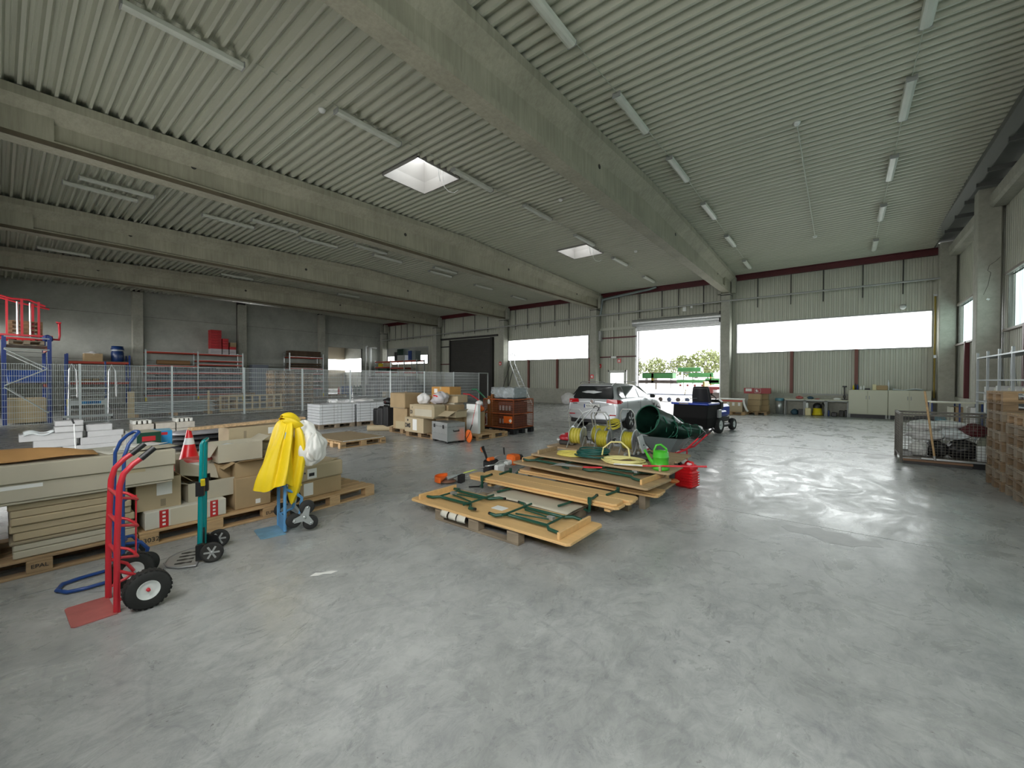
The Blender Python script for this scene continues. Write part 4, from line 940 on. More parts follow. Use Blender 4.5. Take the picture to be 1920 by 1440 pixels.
# red petrol engine, pump fittings
en = thing('petrol_engine', 'small petrol engine with a red shroud at the end of the table pile', 'engine', (-3.86, 6.30, .468), R(10)); en.location = (-3.72, 6.22, .468)
MB().bbox(-.13, -.12, 0, .13, .12, .09, .02).build('engine_block', m_dark, en)
MB().lathe([(.15, .09), (.155, .13), (.13, .165), (.06, .17), (.055, .2), (.001, .205)], 24).build('shroud', mat('dark_red_shroud', (.38, .01, .02), .35), en)
MB().cyl((-.2, .02, .06), (-.12, .02, .06), .05, 12).build('exhaust', m_galv, en)
MB().tube([(.0, .1, .1), (.12, .26, .35), (.22, .40, .52), (.3, .42, .60), (.42, .40, .60), (.46, .36, .58)], .012, 8).build('mower_handle', m_galv, en)
MB().tube([(-.1, .1, .1), (.02, .30, .35), (.12, .44, .52), (.3, .46, .6)], .012, 8).build('mower_handle', m_galv, en)
MB().tube([(.3, .44, .60), (.36, .38, .66), (.44, .36, .63), (.4, .3, .5), (.34, .36, .56)], .008, 6).build('cable', m_black, en)
pu = thing('pump', 'greasy dark pump with metal fittings in front of the tall reel', 'pump', (-2.22, 5.70, .450)); 
lump('pump_body', '', '', 0, 0, 0, .28, .16, .10, m_dark, 21, .2, 14, 5, pu)
for k in range(4): MB().cyl((-.22+.06*k, -.03+.02*(k % 2), .01), (-.20+.06*k, -.03, .09+.01*k), .018, 10).build('fitting', m_galv, pu)
MB().tube([(.05, 0, .1), (.12, .0, .14), (.2, .03, .1), (.22, .06, .02)], .012, 8).build('suction_hose', m_black, pu)
MB().lathe([(.001, 0), (.035, 0), (.035, .012), (.001, .012)], 16, 'x').build('round_plate', m_galv, pu).location = (-.24, 0, .05)
# red-handled rake
rk = thing('rake', 'long-handled rake with a red and white shaft lying across the tables', 'rake', (0, 0, 0))
MB().tube([(-2.36, 5.12, .475), (-1.99, 5.18, .49)], .010, 8).build('white_shaft', m_white, rk)
MB().tube([(-1.99, 5.18, .49), (-1.25, 5.30, .56)], .012, 8).build('red_shaft', m_red, rk)
ra = thing('leaf_rake', 'wire leaf rake head lying in the middle of the table pile', 'rake', (-2.98, 4.82, .40))
for k in range(9):
    a = R(-24+6*k); MB().tube([(.3, .05, .03), (-.1*math.cos(a), .05+.5*math.sin(a)*.5, .02), (-.16, .05+.55*math.sin(a)*.5, .0)], .003, 4).build('tine', m_galv, ra)
MB().tube([(.3, .05, .03), (.55, .1, .05)], .011, 8).build('shaft', m_red, ra)
# watering can, jerrycan
wc = thing('watering_can', 'bright green plastic watering can on the table corner', 'watering can', (-1.80, 5.30, .449), R(0))
MB().lathe([(.001, 0), (.098, 0), (.105, .01), (.105, .035), (.098, .04), (.096, .155), (.102, .16), (.102, .17), (.096, .175), (.094, .225), (.07, .245), (.02, .25)], 28).build('body', m_bgreen, wc)
MB().tube([(-.06, -.03, .05), (-.12, -.06, .13), (-.165, -.085, .22), (-.18, -.09, .245)], [.034, .022, .013, .02], 12).build('spout', m_bgreen, wc)
MB().tube([(.075, .03, .18), (.06, .02, .27), (.0, 0, .32), (-.05, -.02, .31), (-.075, -.03, .25), (-.065, -.03, .2)], .013, 10).build('handle', m_bgreen, wc)
jc = thing('jerrycan', 'ribbed red plastic jerrycan with a black cap on the floor beside the tables', 'jerrycan', (-1.80, 6.42, 0), R(-12))
MB().bbox(-.14, -.115, 0, .14, .115, .27, .03).build('body', m_redp, jc, bevel=.012)
MB().prism([(-.13, .265), (.13, .265), (.13, .31), (.10, .345), (-.02, .345), (-.10, .31)], -.10, .10, 'y').build('shoulder', m_redp, jc, bevel=.012)
for k in range(6):
    MB().bbox(-.02, -.121, .03+k*.038, .145, .121, .047+k*.038, .005).build('rib', m_redp, jc)
MB().tube([(.11, 0, .33), (.10, 0, .375), (.02, 0, .385), (-.02, 0, .345)], .014, 10).build('handle', m_redp, jc)
MB().cyl((-.08, 0, .31), (-.115, 0, .35), .03, 16).build('cap', m_black, jc)
o = thing('paint_tub', 'white plastic tub behind the red jerrycan', 'tub', (-2.02, 6.72, 0)); MB().lathe([(.001, 0), (.13, 0), (.15, .30), (.155, .30), (.155, .33), (.13, .33)], 24).build('body', m_white, o)
MB().tube([(-.15, 0, .28), (-.1, -.12, .2), (.1, -.12, .2), (.15, 0, .28)], .004, 6).build('bail_handle', m_galv, o)
o = thing('orange_rag', 'orange and white cord heap on the table end by the jerrycan', 'rope', (-1.78, 5.78, .31)); lump('cord_heap', '', '', 0, 0, 0, .14, .12, .05, mat('dirty_orange', (.55, .18, .05), .7), 5, .3, 10, 5, o)
o.name = 'cord_bundle'; o.location = (-1.74, 5.62, .2275)

# wheelbarrow with garden sacks
wbw = thing('wheelbarrow', 'wheelbarrow with a grey tub and red handles behind the jerrycan', 'wheelbarrow', (-2.42, 7.35, 0), R(0))
def ringbox(X, Y, z, c): return [(-X+c, -Y, z), (X-c, -Y, z), (X, -Y+c, z), (X, Y-c, z), (X-c, Y, z), (-X+c, Y, z), (-X, Y-c, z), (-X, -Y+c, z)]
q = MB(); v = ringbox(.20, .22, .36, .05)+ringbox(.40, .34, .62, .09)+ringbox(.42, .36, .625, .09)+ringbox(.39, .33, .615, .09)+ringbox(.19, .21, .37, .05)
fs = [tuple(range(7, -1, -1))]+[(k*8+j, k*8+(j+1) % 8, (k+1)*8+(j+1) % 8, (k+1)*8+j) for k in range(4) for j in range(8)]+[tuple(range(32, 40))]
q._add(v, fs); q.build('tub', m_gut, wbw)
for s_ in (-1, 1):
    MB().tube([(-.62, s_*.08, .19), (-.3, s_*.2, .34), (.25, s_*.24, .36), (.42, s_*.26, .44), (.66, s_*.28, .70)], .015, 10).build('handle_tube', m_red, wbw)
    MB().tube([(.10, s_*.22, .35), (.16, s_*.24, .02), (.26, s_*.24, .0165), (.30, s_*.24, .1), (.30, s_*.24, .37)], .013, 8).build('stand_leg', m_red, wbw)
    MB().tube([(.62, s_*.278, .665), (.72, s_*.286, .77)], .019, 10).build('grip', m_black if s_ < 0 else m_black, wbw)
MB().tube([(.20, -.24, .2), (.20, .24, .2)], .010, 8).build('stand_brace', m_red, wbw)
wheel(wbw, -.62, 0, .19, .09, .09).rotation_euler = (0, 0, PI/2)
def sack(x, y, z, lab, rz, tilt, mm=m_dkgreen, ln=.78, r=.27):
    t = thing('garden_sack', lab, 'sack', (x, y, z), rz); t.rotation_euler = (0, tilt, rz)
    q = MB(); N = 36; vs = []; st = [(r*1.0, ln/2), (r*1.03, ln/2-.03), (r*.97, ln*.2), (r*.99, 0), (r*.93, -ln*.2), (r*.9, -ln*.38), (r*.8, -ln/2), (.03, -ln/2+.03)]
    for k, (rr, h) in enumerate(st):
        for i in range(N):
            a = 2*PI*i/N; f = 1+(.05*math.sin(5*a+k)+.035*math.sin(11*a+k*.7))*(1 if 1 < k else .15)
            vs.append((h+.02*math.sin(3*a+k), rr*f*math.cos(a), rr*f*math.sin(a)))
    q._add(vs, [(k*N+i, k*N+(i+1) % N, (k+1)*N+(i+1) % N, (k+1)*N+i) for k in range(len(st)-1) for i in range(N)], True)
    q.build('sack_body', mm, t, solid=.004)
    m_tr = mat('green_webbing', (.02, .13, .08), .6)
    pts = [(ln/2, r*1.02*math.cos(2*PI*i/32), r*1.02*math.sin(2*PI*i/32)) for i in range(32)]; MB().tube(pts, .010, 6, closed=True).build('rim', m_tr, t)
    for h in (.02, -.3):
        pts = [(h*ln, r*1.015*math.cos(2*PI*i/32), r*1.015*math.sin(2*PI*i/32)) for i in range(32)]; MB().tube(pts, .007, 4, closed=True).build('webbing_band', m_tr, t)
    MB().tube([(ln/2-.02, r*.9*math.cos(.5), -.27*.5), (ln/2-.06, r*.7, .02), (ln/2-.1, r*.95, .1), (ln/2-.2, r*1.02, .03), (ln/2-.28, r*.9, -.12)], .009, 6).build('handle_loop', m_tr, t)
    return t
sack(-2.47, 7.40, .76, 'dark green garden-waste sack with its round mouth open, lying in the wheelbarrow', R(249), R(-20), ln=.90, r=.25)
sack(-2.12, 7.55, .70, 'second dark sack tucked behind the open one in the wheelbarrow', R(236), R(-8), ln=.6, r=.13)

# brush cutters
bc = thing('brush_cutter', 'orange and white brush cutter with a long shaft and orange blade guard on the floor', 'brush cutter', (0, 0, 0))
MB().tube([(-4.66, 4.36, .10), (-4.60, 4.75, .13), (-4.50, 5.40, .20)], .013, 10).build('shaft', m_alu, bc)
MB().tube([(-4.63, 4.56, .116), (-4.59, 4.82, .136)], .0137, 10).build('warning_sleeve', mat('lime_sleeve', (.75, .85, .2), .4), bc)
MB().tube([(-4.70, 4.28, .075), (-4.64, 4.42, .105)], [.035, .025], 12).build('gearbox', m_galv, bc)
MB().lathe([(.001, .0), (.12, 0), (.125, .012), (.001, .02)], 28).build('blade', mat('rusty_blade', (.22, .10, .06), .6), bc).location = (-4.70, 4.30, .03)
gd = MB(); pts = [(.17*math.cos(R(a)), .17*math.sin(R(a))) for a in range(130, 300, 10)]; gd.prism(pts, 0, .015)
for i in range(len(pts)-1):
    (x0, y0), (x1, y1) = pts[i], pts[i+1]; gd._add([(x0, y0, -.02), (x1, y1, -.02), (x1, y1, .06), (x0, y0, .06)], [(0, 1, 2, 3)])
gd.build('blade_guard', m_orange, bc, solid=.006).location = (-4.72, 4.28, .06)
MB().cbox((-4.58, 4.47, .06), (.06, .13, .12), (0, 0, .3)).build('guard_bracket', m_black, bc)
MB().tube([(-4.56, 5.0, .17), (-4.48, 4.92, .19), (-4.42, 5.05, .2), (-4.46, 5.25, .2)], .011, 8).build('handlebar', m_alu, bc)
e2 = (-4.50, 5.66, .2)
MB().at(e2).bbox(-.10, -.10, -.10, .10, .10, .08, .03).build('engine_cover', m_orange, bc)
MB().at(e2).bbox(-.09, .10, -.12, .09, .2, .06, .03).build('starter_housing', m_black, bc)
MB().at(e2).bbox(-.08, -.24, -.08, .06, -.09, -.0, .02).build('fuel_tank', m_white, bc)
MB().at(e2).bbox(-.06, -.55, -.11, .03, -.24, -.03, .02).build('white_shroud', m_white, bc)
MB().tube([(-4.66, 5.6, .26), (-4.67, 5.60, .39)], .016, 10).build('loop_grip', m_black, bc)
MB().tube([(-4.66, 5.6, .27), (-4.68, 5.42, .26), (-4.66, 5.3, .24), (-4.6, 5.2, .18)], .010, 8).build('handlebar', m_alu, bc)
b2 = thing('brush_cutter', 'second brush cutter standing on its engine with a dark upright grip', 'brush cutter', (0, 0, 0))
MB().bbox(-4.62, 4.98, .04, -4.44, 5.22, .27, .03).build('backplate', m_black, b2)
MB().tube([(-4.62, 4.92, .02), (-4.52, 5.05, .06), (-4.44, 5.22, .04), (-4.36, 5.36, .02)], .018, 8).build('orange_rim', m_orange, b2)
MB().tube([(-4.56, 5.04, .26), (-4.57, 5.02, .34), (-4.585, 4.99, .43), (-4.60, 4.97, .49)], [.016, .02, .022, .03], 10).build('control_grip', m_black, b2)
MB().tube([(-4.60, 4.965, .40), (-4.61, 4.94, .44), (-4.61, 4.95, .48)], .009, 6).build('trigger', m_orange, b2)
MB().bbox(-4.42, 5.04, .05, -4.34, 5.24, .20, .02).build('white_panel', m_white, b2)
MB().tube([(-4.44, 5.1, .2), (-4.40, 5.18, .25), (-4.34, 5.3, .24)], .009, 6).build('bent_tube', m_alu, b2)
MB().cyl((-4.5, 5.0, .28), (-4.5, 5.12, .28), .035, 14).build('orange_cap', m_orange, b2)
o = MB().tube([(-4.25, 4.30, .02), (-4.14, 4.42, .02), (-4.18, 4.56, .06), (-4.05, 4.66, .1), (-4.0, 4.8, .02), (-3.96, 5.0, .03)], .011, 8).build('carrying_strap', m_black); tag(o, 'black harness strap lying between the benches and the brush cutter', 'strap')
o = MB().tube([(-4.10, 5.15, .02), (-4.02, 5.22, .15), (-3.9, 5.18, .2), (-3.86, 5.25, .10), (-3.93, 5.35, .02)], .016, 8).build('bent_tube_loop', m_green); tag(o, 'bent green tube loop beside the engine of the brush cutter', 'tube')
o = MB().tube([(-3.98, 5.45, .02), (-3.86, 5.52, .05), (-3.80, 5.6, .04)], .018, 8).build('hedge_trimmer_handle', m_dark); tag(o, 'dark tool handle with red tape behind the benches', 'tool handle')
# ================================================================== car
m_car = mat('silver_car_paint', (.62, .64, .66), .25, .3)
m_glassd = mat('dark_car_glass', (.015, .017, .018), .06)
m_glassr = mat('side_glass', (.10, .12, .12), .04, .2)
m_lampr = mat('red_lamp_lens', (.55, .01, .015), .12)
m_chrome = mat('chrome', (.75, .75, .75), .12, 1)
car = thing('car', 'silver estate car parked with its tailgate towards the hoses', 'car', (-6.2, 12.75, 0), R(1))
# body: stations along y (rear = -.98 ... front = 3.55), each a cross section half profile (x, z)
def sec(y, w_, zb, zs, belt, roofw, roofz, wl_):
    return y, [(w_*.80, zb), (w_*.97, zb+.07), (w_, zs), (w_*1.0, (zs+belt)/2), (w_*.965, belt), (wl_, belt+.03), ((wl_+roofw)/2+.015, (belt+roofz)/2), (roofw, roofz-.06), (roofw*.8, roofz-.005), (0, roofz+.02)]
st = [sec(-.93, .74, .36, .50, .80, .68, .84, .70), sec(-.96, .84, .33, .52, .86, .70, .90, .74), sec(-.90, .885, .30, .55, .93, .72, .97, .78),
      sec(-.84, .895, .24, .56, .98, .66, 1.20, .80), sec(-.66, .90, .22, .56, .99, .60, 1.44, .81), sec(-.30, .90, .22, .56, .985, .60, 1.465, .81), sec(.5, .90, .22, .56, .975, .60, 1.475, .81),
      sec(1.1, .90, .22, .56, .965, .59, 1.46, .81), sec(1.6, .90, .22, .56, .955, .56, 1.38, .80), sec(2.05, .90, .22, .56, .94, .62, 1.14, .79), sec(2.35, .90, .22, .56, .93, .72, .98, .77),
      sec(2.9, .88, .22, .55, .88, .66, .92, .72), sec(3.35, .82, .24, .5, .76, .55, .80, .62), sec(3.55, .66, .3, .45, .62, .45, .66, .5)]
q = MB(); vs = []; n = 19
for y, pr in st:
    half = [(x, z) for x, z in pr]; ring = [(-x, z) for x, z in half]+[(x, z) for x, z in reversed(half[:-1])]
    for x, z in ring: vs.append((x, y, z))
fs = [tuple(range(n-1, -1, -1)), tuple(range(n*(len(st)-1), n*len(st)))]
for k in range(len(st)-1):
    for j in range(n): fs.append((k*n+j, k*n+(j+1) % n, (k+1)*n+(j+1) % n, (k+1)*n+j))
q._add(vs, fs, True); body = q.build('body', m_car, car, sub=1)
# dark arches, glass panels proud of the body
for y in (0, 2.63):
    for s_ in (-1, 1):
        a = MB().lathe([(.001, -.02), (.37, -.02), (.37, .02), (.001, .02)], 32, 'x').build('wheel_arch', m_black, car); a.location = (s_*.875, y, .34)
        wv = MB().lathe([(.20, -.10), (.30, -.105), (.32, -.06), (.32, .06), (.30, .105), (.20, .10)], 36, 'x').build('wheel', m_rubber, car); wv.location = (s_*.81, y, .32)
        r = MB().lathe([(.001, -.10), (.06, -.104), (.075, -.085), (.20, -.085), (.215, -.108), (.215, .108), (.20, .085), (.075, .085), (.06, .104), (.001, .10)], 30, 'x').build('rim', mat('rim_dark', (.12, .12, .12), .4, .5), wv)
        for k in range(5):
            b_ = 2*PI*k/5+.2
            for d_ in (-.12, .12): MB().cbox((s_*.098, math.cos(b_+d_)*.135, math.sin(b_+d_)*.135), (.02, .16, .028), (b_+d_*.4, 0, 0)).build('spoke', m_alu, wv)
def panel(name, pts, mm, off=.008, parent=car, th=.004):
    q = MB(); q._add(pts, [tuple(range(len(pts)))]); return q.build(name, mm, parent, solid=th)
panel('rear_window', [(-.66, -.925, .985), (.66, -.925, .985), (.70, -.90, 1.03), (.60, -.745, 1.36), (.55, -.715, 1.385), (-.55, -.715, 1.385), (-.60, -.745, 1.36), (-.70, -.90, 1.03)], m_glassd)
panel('roof_spoiler', [(-.56, -.75, 1.40), (.56, -.75, 1.40), (.52, -.50, 1.462), (-.52, -.50, 1.462)], m_car, th=.02)
for s_ in (-1, 1):
    panel('quarter_window', [(s_*.838, -.62, 1.03), (s_*.835, -.30, 1.02), (s_*.665, -.33, 1.37), (s_*.68, -.58, 1.35), (s_*.80, -.72, 1.12)], m_glassd)
    panel('side_window', [(s_*.838, -.24, 1.02), (s_*.836, .80, 1.01), (s_*.665, .80, 1.395), (s_*.665, -.26, 1.38)], m_glassr)
    panel('side_window', [(s_*.836, .88, 1.01), (s_*.83, 1.92, 1.0), (s_*.75, 1.82, 1.12), (s_*.655, 1.35, 1.36), (s_*.665, .88, 1.39)], m_glassr)
    MB().tube([(s_*.60, -.62, 1.47), (s_*.62, -.5, 1.51), (s_*.63, .4, 1.53), (s_*.62, 1.1, 1.51), (s_*.60, 1.25, 1.47)], .012, 8).build('roof_rail', m_black, car)
    t_ = MB(); t_._add([(s_*.48, -.955, .87), (s_*.50, -.955, .985), (s_*.82, -.935, .975), (s_*.905, -.78, .955), (s_*.905, -.66, .90), (s_*.89, -.80, .85), (s_*.84, -.945, .845)], [tuple(range(7))]); t_.build('tail_lamp', m_lampr, car, solid=.03)
    MB().bbox(s_*.90, 1.72, .96, s_*1.06 if s_ > 0 else -1.06, 1.86, 1.09, .03).build('mirror', m_black, car) if s_ > 0 else MB().bbox(-1.06, 1.72, .96, -.90, 1.86, 1.09, .03).build('mirror', m_black, car)
    for y in (.62, 1.65): MB().bbox(s_*.905-.012, y, .84, s_*.905+.012, y+.16, .865, .004).build('door_handle', m_car, car)
    for y in (-.28, .84, 1.98): MB().tube([(s_*.903, y, .35), (s_*.908, y, .6), (s_*.9, y+.0, .93)], .004, 4).build('door_gap', m_black, car)
    MB().bbox(s_*.70-.1, -.99, .48, s_*.70+.1, -.97, .51, .003).build('reflector', m_lampr, car)
MB().box(-.84, -.985, .515, .84, -.96, .535).build('bumper_edge', m_car, car)
MB().bbox(-.78, -.94, .22, .78, -.82, .36, .02).build('lower_valance', m_black, car)
MB().bbox(-.27, -.995, .70, .27, -.965, .815, .004).build('number_plate', m_paper, car)
MB().box(-.27, -.9975, .70, -.225, -.995, .815).build('plate_blue_band', m_navy, car)
text('REN-AU 277', .10, (.02, -.9975, .757), (PI/2, 0, 0), m_print, car, 'lettering', ext=.78)
em = MB().lathe([(.052, -.006), (.06, -.01), (.066, -.006), (.066, .004), (.052, .004)], 28, 'y').build('emblem_ring', m_chrome, car); em.location = (0, -.975, .90)
MB().prism([(-.035, .03), (-.02, .03), (-.005, -.005), (0, .01), (.005, -.005), (.02, .03), (.035, .03), (.01, -.04), (0, -.015), (-.01, -.04)], -.985, -.975, 'y').build('emblem_bars', m_chrome, car).location = (0, 0, .90)
MB().cbox((-.60, -.97, .83), (.16, .006, .018)).build('badge', m_chrome, car); MB().cbox((.62, -.97, .83), (.10, .006, .018)).build('badge', m_chrome, car)
MB().tube([(0, -.93, 1.0), (-.2, -.935, 1.01), (-.38, -.93, 1.02)], .008, 5).build('rear_wiper', m_black, car)
MB().cbox((.62, .0, .66), (.004, .0, .0)).build('sill', m_black, car)
bpy.data.objects.remove(bpy.data.objects['sill'])
MB().box(.905, 2.08, .66, .91, 2.24, .76).build('door_sticker', m_print, car)

# ================================================================== ride-on mower
mw = thing('ride_on_mower', 'blue ride-on mower with a big black grass collector behind it', 'lawn mower', (-3.35, 13.35, 0), R(-8))
q = MB(); v = [(-.50, -.62, .30), (.50, -.62, .30), (.50, .0, .28), (-.50, .0, .28), (-.50, -.78, .62), (.50, -.78, .62), (.50, 0, .62), (-.50, 0, .62), (-.50, -.74, 1.0), (.50, -.74, 1.0), (.50, 0, 1.0), (-.50, 0, 1.0)]
v = [(x*(.86 if z < .4 else 1), y, z-.12) for x, y, z in v]
q._add(v, [(0, 3, 2, 1), (8, 9, 10, 11)]+[(k*4+j, k*4+(j+1) % 4, (k+1)*4+(j+1) % 4, (k+1)*4+j) for k in range(2) for j in range(4)]); q.build('grass_collector', mat('black_collector', (.008, .008, .008), .7, spec=.2), mw, bevel=.03)
MB().bbox(-.55, -.80, .87, .55, .05, .93, .02).build('collector_lid', mat('mower_blue', (.01, .05, .42), .3), mw)
MB().bbox(-.30, -.802, .885, -.02, -.79, .915, .003).build('lid_label', mat('tan_label', (.4, .33, .25), .5), mw)
m_mb = MT['mower_blue']
se = MB(); se.grid(8, 8, lambda a, c: ((a-.5)*.58*(1-.22*c*c), .10-.10*c+.05*math.cos((a-.5)*PI), .84+.56*c)); se.build('seat_back', m_black, mw, solid=.09, sub=1)
MB().bbox(-.24, .08, .70, .24, .55, .82, .04).build('seat_cushion', m_black, mw)
for s_ in (-1, 1):
    MB().bbox(s_*.42-.13, .0, .55, s_*.42+.13, .62, .68, .04).build('fender', m_mb, mw)
    wheel(mw, s_*.44, .22, .25, .20, .13, 22, 0, m_white)
    wheel(mw, s_*.42, 1.45, .19, .15, .10, 0, 0, m_white)
MB().bbox(-.26, .95, .40, .26, 1.75, .82, .08).build('bonnet', m_mb, mw)
MB().bbox(-.28, .80, .62, .28, 1.15, .98, .08).build('dashboard', m_black, mw)
MB().tube([(0, .85, .9), (0, .75, 1.02)], .02, 8).build('steering_column', m_black, mw)
MB().at((0, .74, 1.04), (R(-35), 0, 0)).tube([(.17*math.cos(2*PI*k/24), .17*math.sin(2*PI*k/24), 0) for k in range(24)], .014, 8, closed=True).build('steering_wheel', m_black, mw)
MB().bbox(-.46, .6, .14, .46, 1.2, .26, .04).build('cutting_deck', m_dark, mw)
MB().bbox(-.22, .0, .25, .22, 1.8, .42, .02).build('chassis', m_dark, mw)
MB().tube([(-.42, 1.45, .19), (.42, 1.45, .19)], .025, 8).build('front_axle', m_dark, mw)
MB().bbox(.50, -.05, .48, .56, .16, .72, .01).build('side_panel', m_galv, mw)
for s_ in (0, 1): MB().tube([(-.45+s_*.18, -.3, .93), (-.43+s_*.18, -.1, 1.02), (-.30+s_*.18, .05, 1.03)], .008, 6).build('lid_lever', m_galv, mw)

# ================================================================== cartons, suitcase, alu case group by the stillage
G = 'cartons piled around the marked boxes'
pallet(-11.25, 7.88, 0, PI/2, 'pallet under the black suitcases')
pallet(-10.02, 7.75, 0, PI/2, 'pallet under the two tall brown cartons')
pallet(-8.95, 7.55, 0, PI/2, 'pallet under the two cartons marked DMS')
pallet(-7.72, 8.35, 0, 0, 'pale pallet behind the orange measuring wheel', m_woodn)
c1 = carton(-10.05, 7.62, .146, .62, .62, .60, 'tall brown carton standing next to the black suitcases', R(3), m_card2, tape=None)
MB().box(-.2, -.3115, .0, .2, -.3105, .22).build('tape', m_tape, c1)
c2 = carton(-10.10, 7.60, .748, .78, .66, .44, 'wide brown carton with sagging sides, on top of the tall one', R(-4), m_card2, tape=None, b=.02)
MB().box(-.375, -.3315, .0, .375, -.3305, .02).build('seam', m_dkcard, c2)
carton(-9.85, 8.25, .146, .6, .5, .95, 'carton column hidden behind the wide brown carton', 0, m_card2)
d1 = carton(-9.05, 7.35, .146, .86, .60, .40, 'lower carton printed DMS with a paper label', R(-3), m_card, tape=None)
text('DMS', .16, (-.28, -.302, .17), (PI/2, 0, 0), m_print, d1, 'lettering', ext=.8, bold=.006)
MB().lathe([(.001, -.002), (.03, -.002), (.03, .002), (.001, .002)], 14, 'y').build('hand_hole', m_print, d1).location = (-.28, -.301, .32)
MB().box(-.05, -.3015, .06, .14, -.3005, .36).build('delivery_note', m_paper, d1)
d2 = carton(-9.02, 7.45, .548, .80, .55, .34, 'upper carton printed DMS under the plastic bags', R(-3), m_card, tape=None)
text('DMS', .14, (-.26, -.277, .13), (PI/2, 0, 0), m_print, d2, 'lettering', ext=.8, bold=.005)
MB().lathe([(.001, -.002), (.03, -.002), (.03, .002), (.001, .002)], 14, 'y').build('hand_hole', m_print, d2).location = (-.26, -.276, .26)
t = carton(-8.62, 7.20, .56, .92, .46, .36, 'long carton with rounded crumpled corners lying on the marked cartons', R(-2), m_card, tape=None, b=.05)
MB().box(-.30, -.232, .06, .42, -.2305, .24).build('panel_recess', m_cardg, t)
carton(-8.35, 7.72, .146, .5, .6, .75, 'carton block behind the aluminium case', R(0), m_card2, tape=None)
t = open_carton(-8.0, 7.55, .60, .52, .40, .16, 'open carton with its flap bent towards the aluminium case', R(0), m_card, [('-y', .28, 115), ('+x', .1, 60)], .7)
for k, (x, y, z, a, b_, c_, nm, mm) in enumerate(((-9.25, 7.55, .89, .40, .34, .30, 'white knotted plastic bag on the marked cartons', m_bagw), (-8.62, 7.62, .93, .46, .36, .32, 'grey-white plastic bag with a red print beside the knotted one', mat('grey_bag', (.5, .48, .5), .5, 0, .12, 6, .3)), (-8.93, 7.75, .89, .3, .3, .22, 'small greyish plastic bag between the two larger bags', MT['grey_bag'] if 'grey_bag' in MT else m_bagw))):
    bg_ = lump('plastic_bag', nm, 'bag', x, y, z, a, b_, c_, mm, 30+k, .22, 20, 5)
MB().cbox((-.02, -.155, .20), (.16, .012, .04), (.5, .2, .3)).build('red_print', m_redp, bpy.data.objects['plastic_bag.001'])
carton(-9.30, 8.35, .146, .66, .6, .80, 'large carton behind the plastic bags', 0, m_card2)
t = carton(-9.55, 8.75, .95, .72, .5, .42, 'orange-brown carton with a white label, highest of the pile', R(5), mat('orange_card', (.52, .27, .07), .8, 0, .06, 3), tape='y')
t.location = (-9.2, 8.35, .948); MB().box(-.25, -.2515, .24, -.12, -.2505, .36).build('address_label', m_paper, t)
t = open_carton(-7.95, 7.95, .93, .62, .4, .2, 'low open carton full of crumpled paper above the pale carton', R(4), m_card, [('-y', .1, 95), ('-x', .1, 60)], .9, inner=m_cardg)
t.location = (-8.50, 8.02, .95)
carton(-8.55, 8.0, .70, .5, .36, .245, 'pale carton under the low open one', R(2), m_cardg, tape='y'); carton(-8.0, 8.22, .146, .5, .5, .55, 'hidden carton at the core of the pile', 0, m_card2)
# black suitcases
for k, (x, y) in enumerate(((-11.42, 7.62), (-11.12, 7.58), (-10.86, 7.60))):
    s_ = thing('suitcase', ['black ribbed case at the end of the row by the white slab stacks', 'black ribbed case in the middle of the row of three', 'black ribbed case touching the tall brown carton'][k], 'suitcase', (x, y, .146), 0, 'black cases on the pallet')
    MB().bbox(-.12, -.24, 0, .12, .24, .52+.05*k, .03).build('shell', m_black, s_)
    for j in range(3): MB().box(-.09+j*.07, -.246, .05, -.06+j*.07, -.24, .46+.05*k).build('rib', m_black, s_)
    MB().tube([(0, -.08, .51+.05*k), (0, -.07, .57+.05*k), (0, .07, .57+.05*k), (0, .08, .51+.05*k)], .014, 8).build('handle', m_black, s_)
o = lump('backpack', 'small black bag with a red tag lying on the black cases', 'bag', -11.0, 7.6, .80, .42, .3, .2, m_black, 44, .2); o.location.z = .802
MB().cbox((.0, -.15, .08), (.08, .01, .04)).build('red_tag', m_redp, o)
# aluminium case
ac = thing('aluminium_case', 'riveted aluminium transport case on the floor in front of the pile', 'case', (-7.88, 7.22, 0), R(-12))
MB().box(-.38, -.25, .05, .38, .25, .40).build('shell', m_alu, ac); MB().box(-.385, -.255, .41, .385, .255, .50).build('lid', m_alu, ac)
for z in (.05, .22, .385, .41, .49): MB().bbox(-.388, -.258, z, .388, .258, z+.02, .004).build('edge_profile', m_galv, ac)
for x in (-.388, .368): 
    for y in (-.258, .238): MB().box(x, y, .04, x+.02, y+.02, .5).build('corner_profile', m_galv, ac)
for x in (-.25, .2): MB().bbox(x-.03, -.272, .36, x+.03, -.257, .45, .005).build('latch', m_black, ac)
MB().tube([(.386, -.08, .33), (.40, -.08, .30), (.40, .08, .30), (.386, .08, .33)], .01, 6).build('handle', m_black, ac)
for x in (-.36, .26): 
    for y in (-.24, .14): MB().box(x, y, 0, x+.1, y+.1, .05).build('foot', m_black, ac)
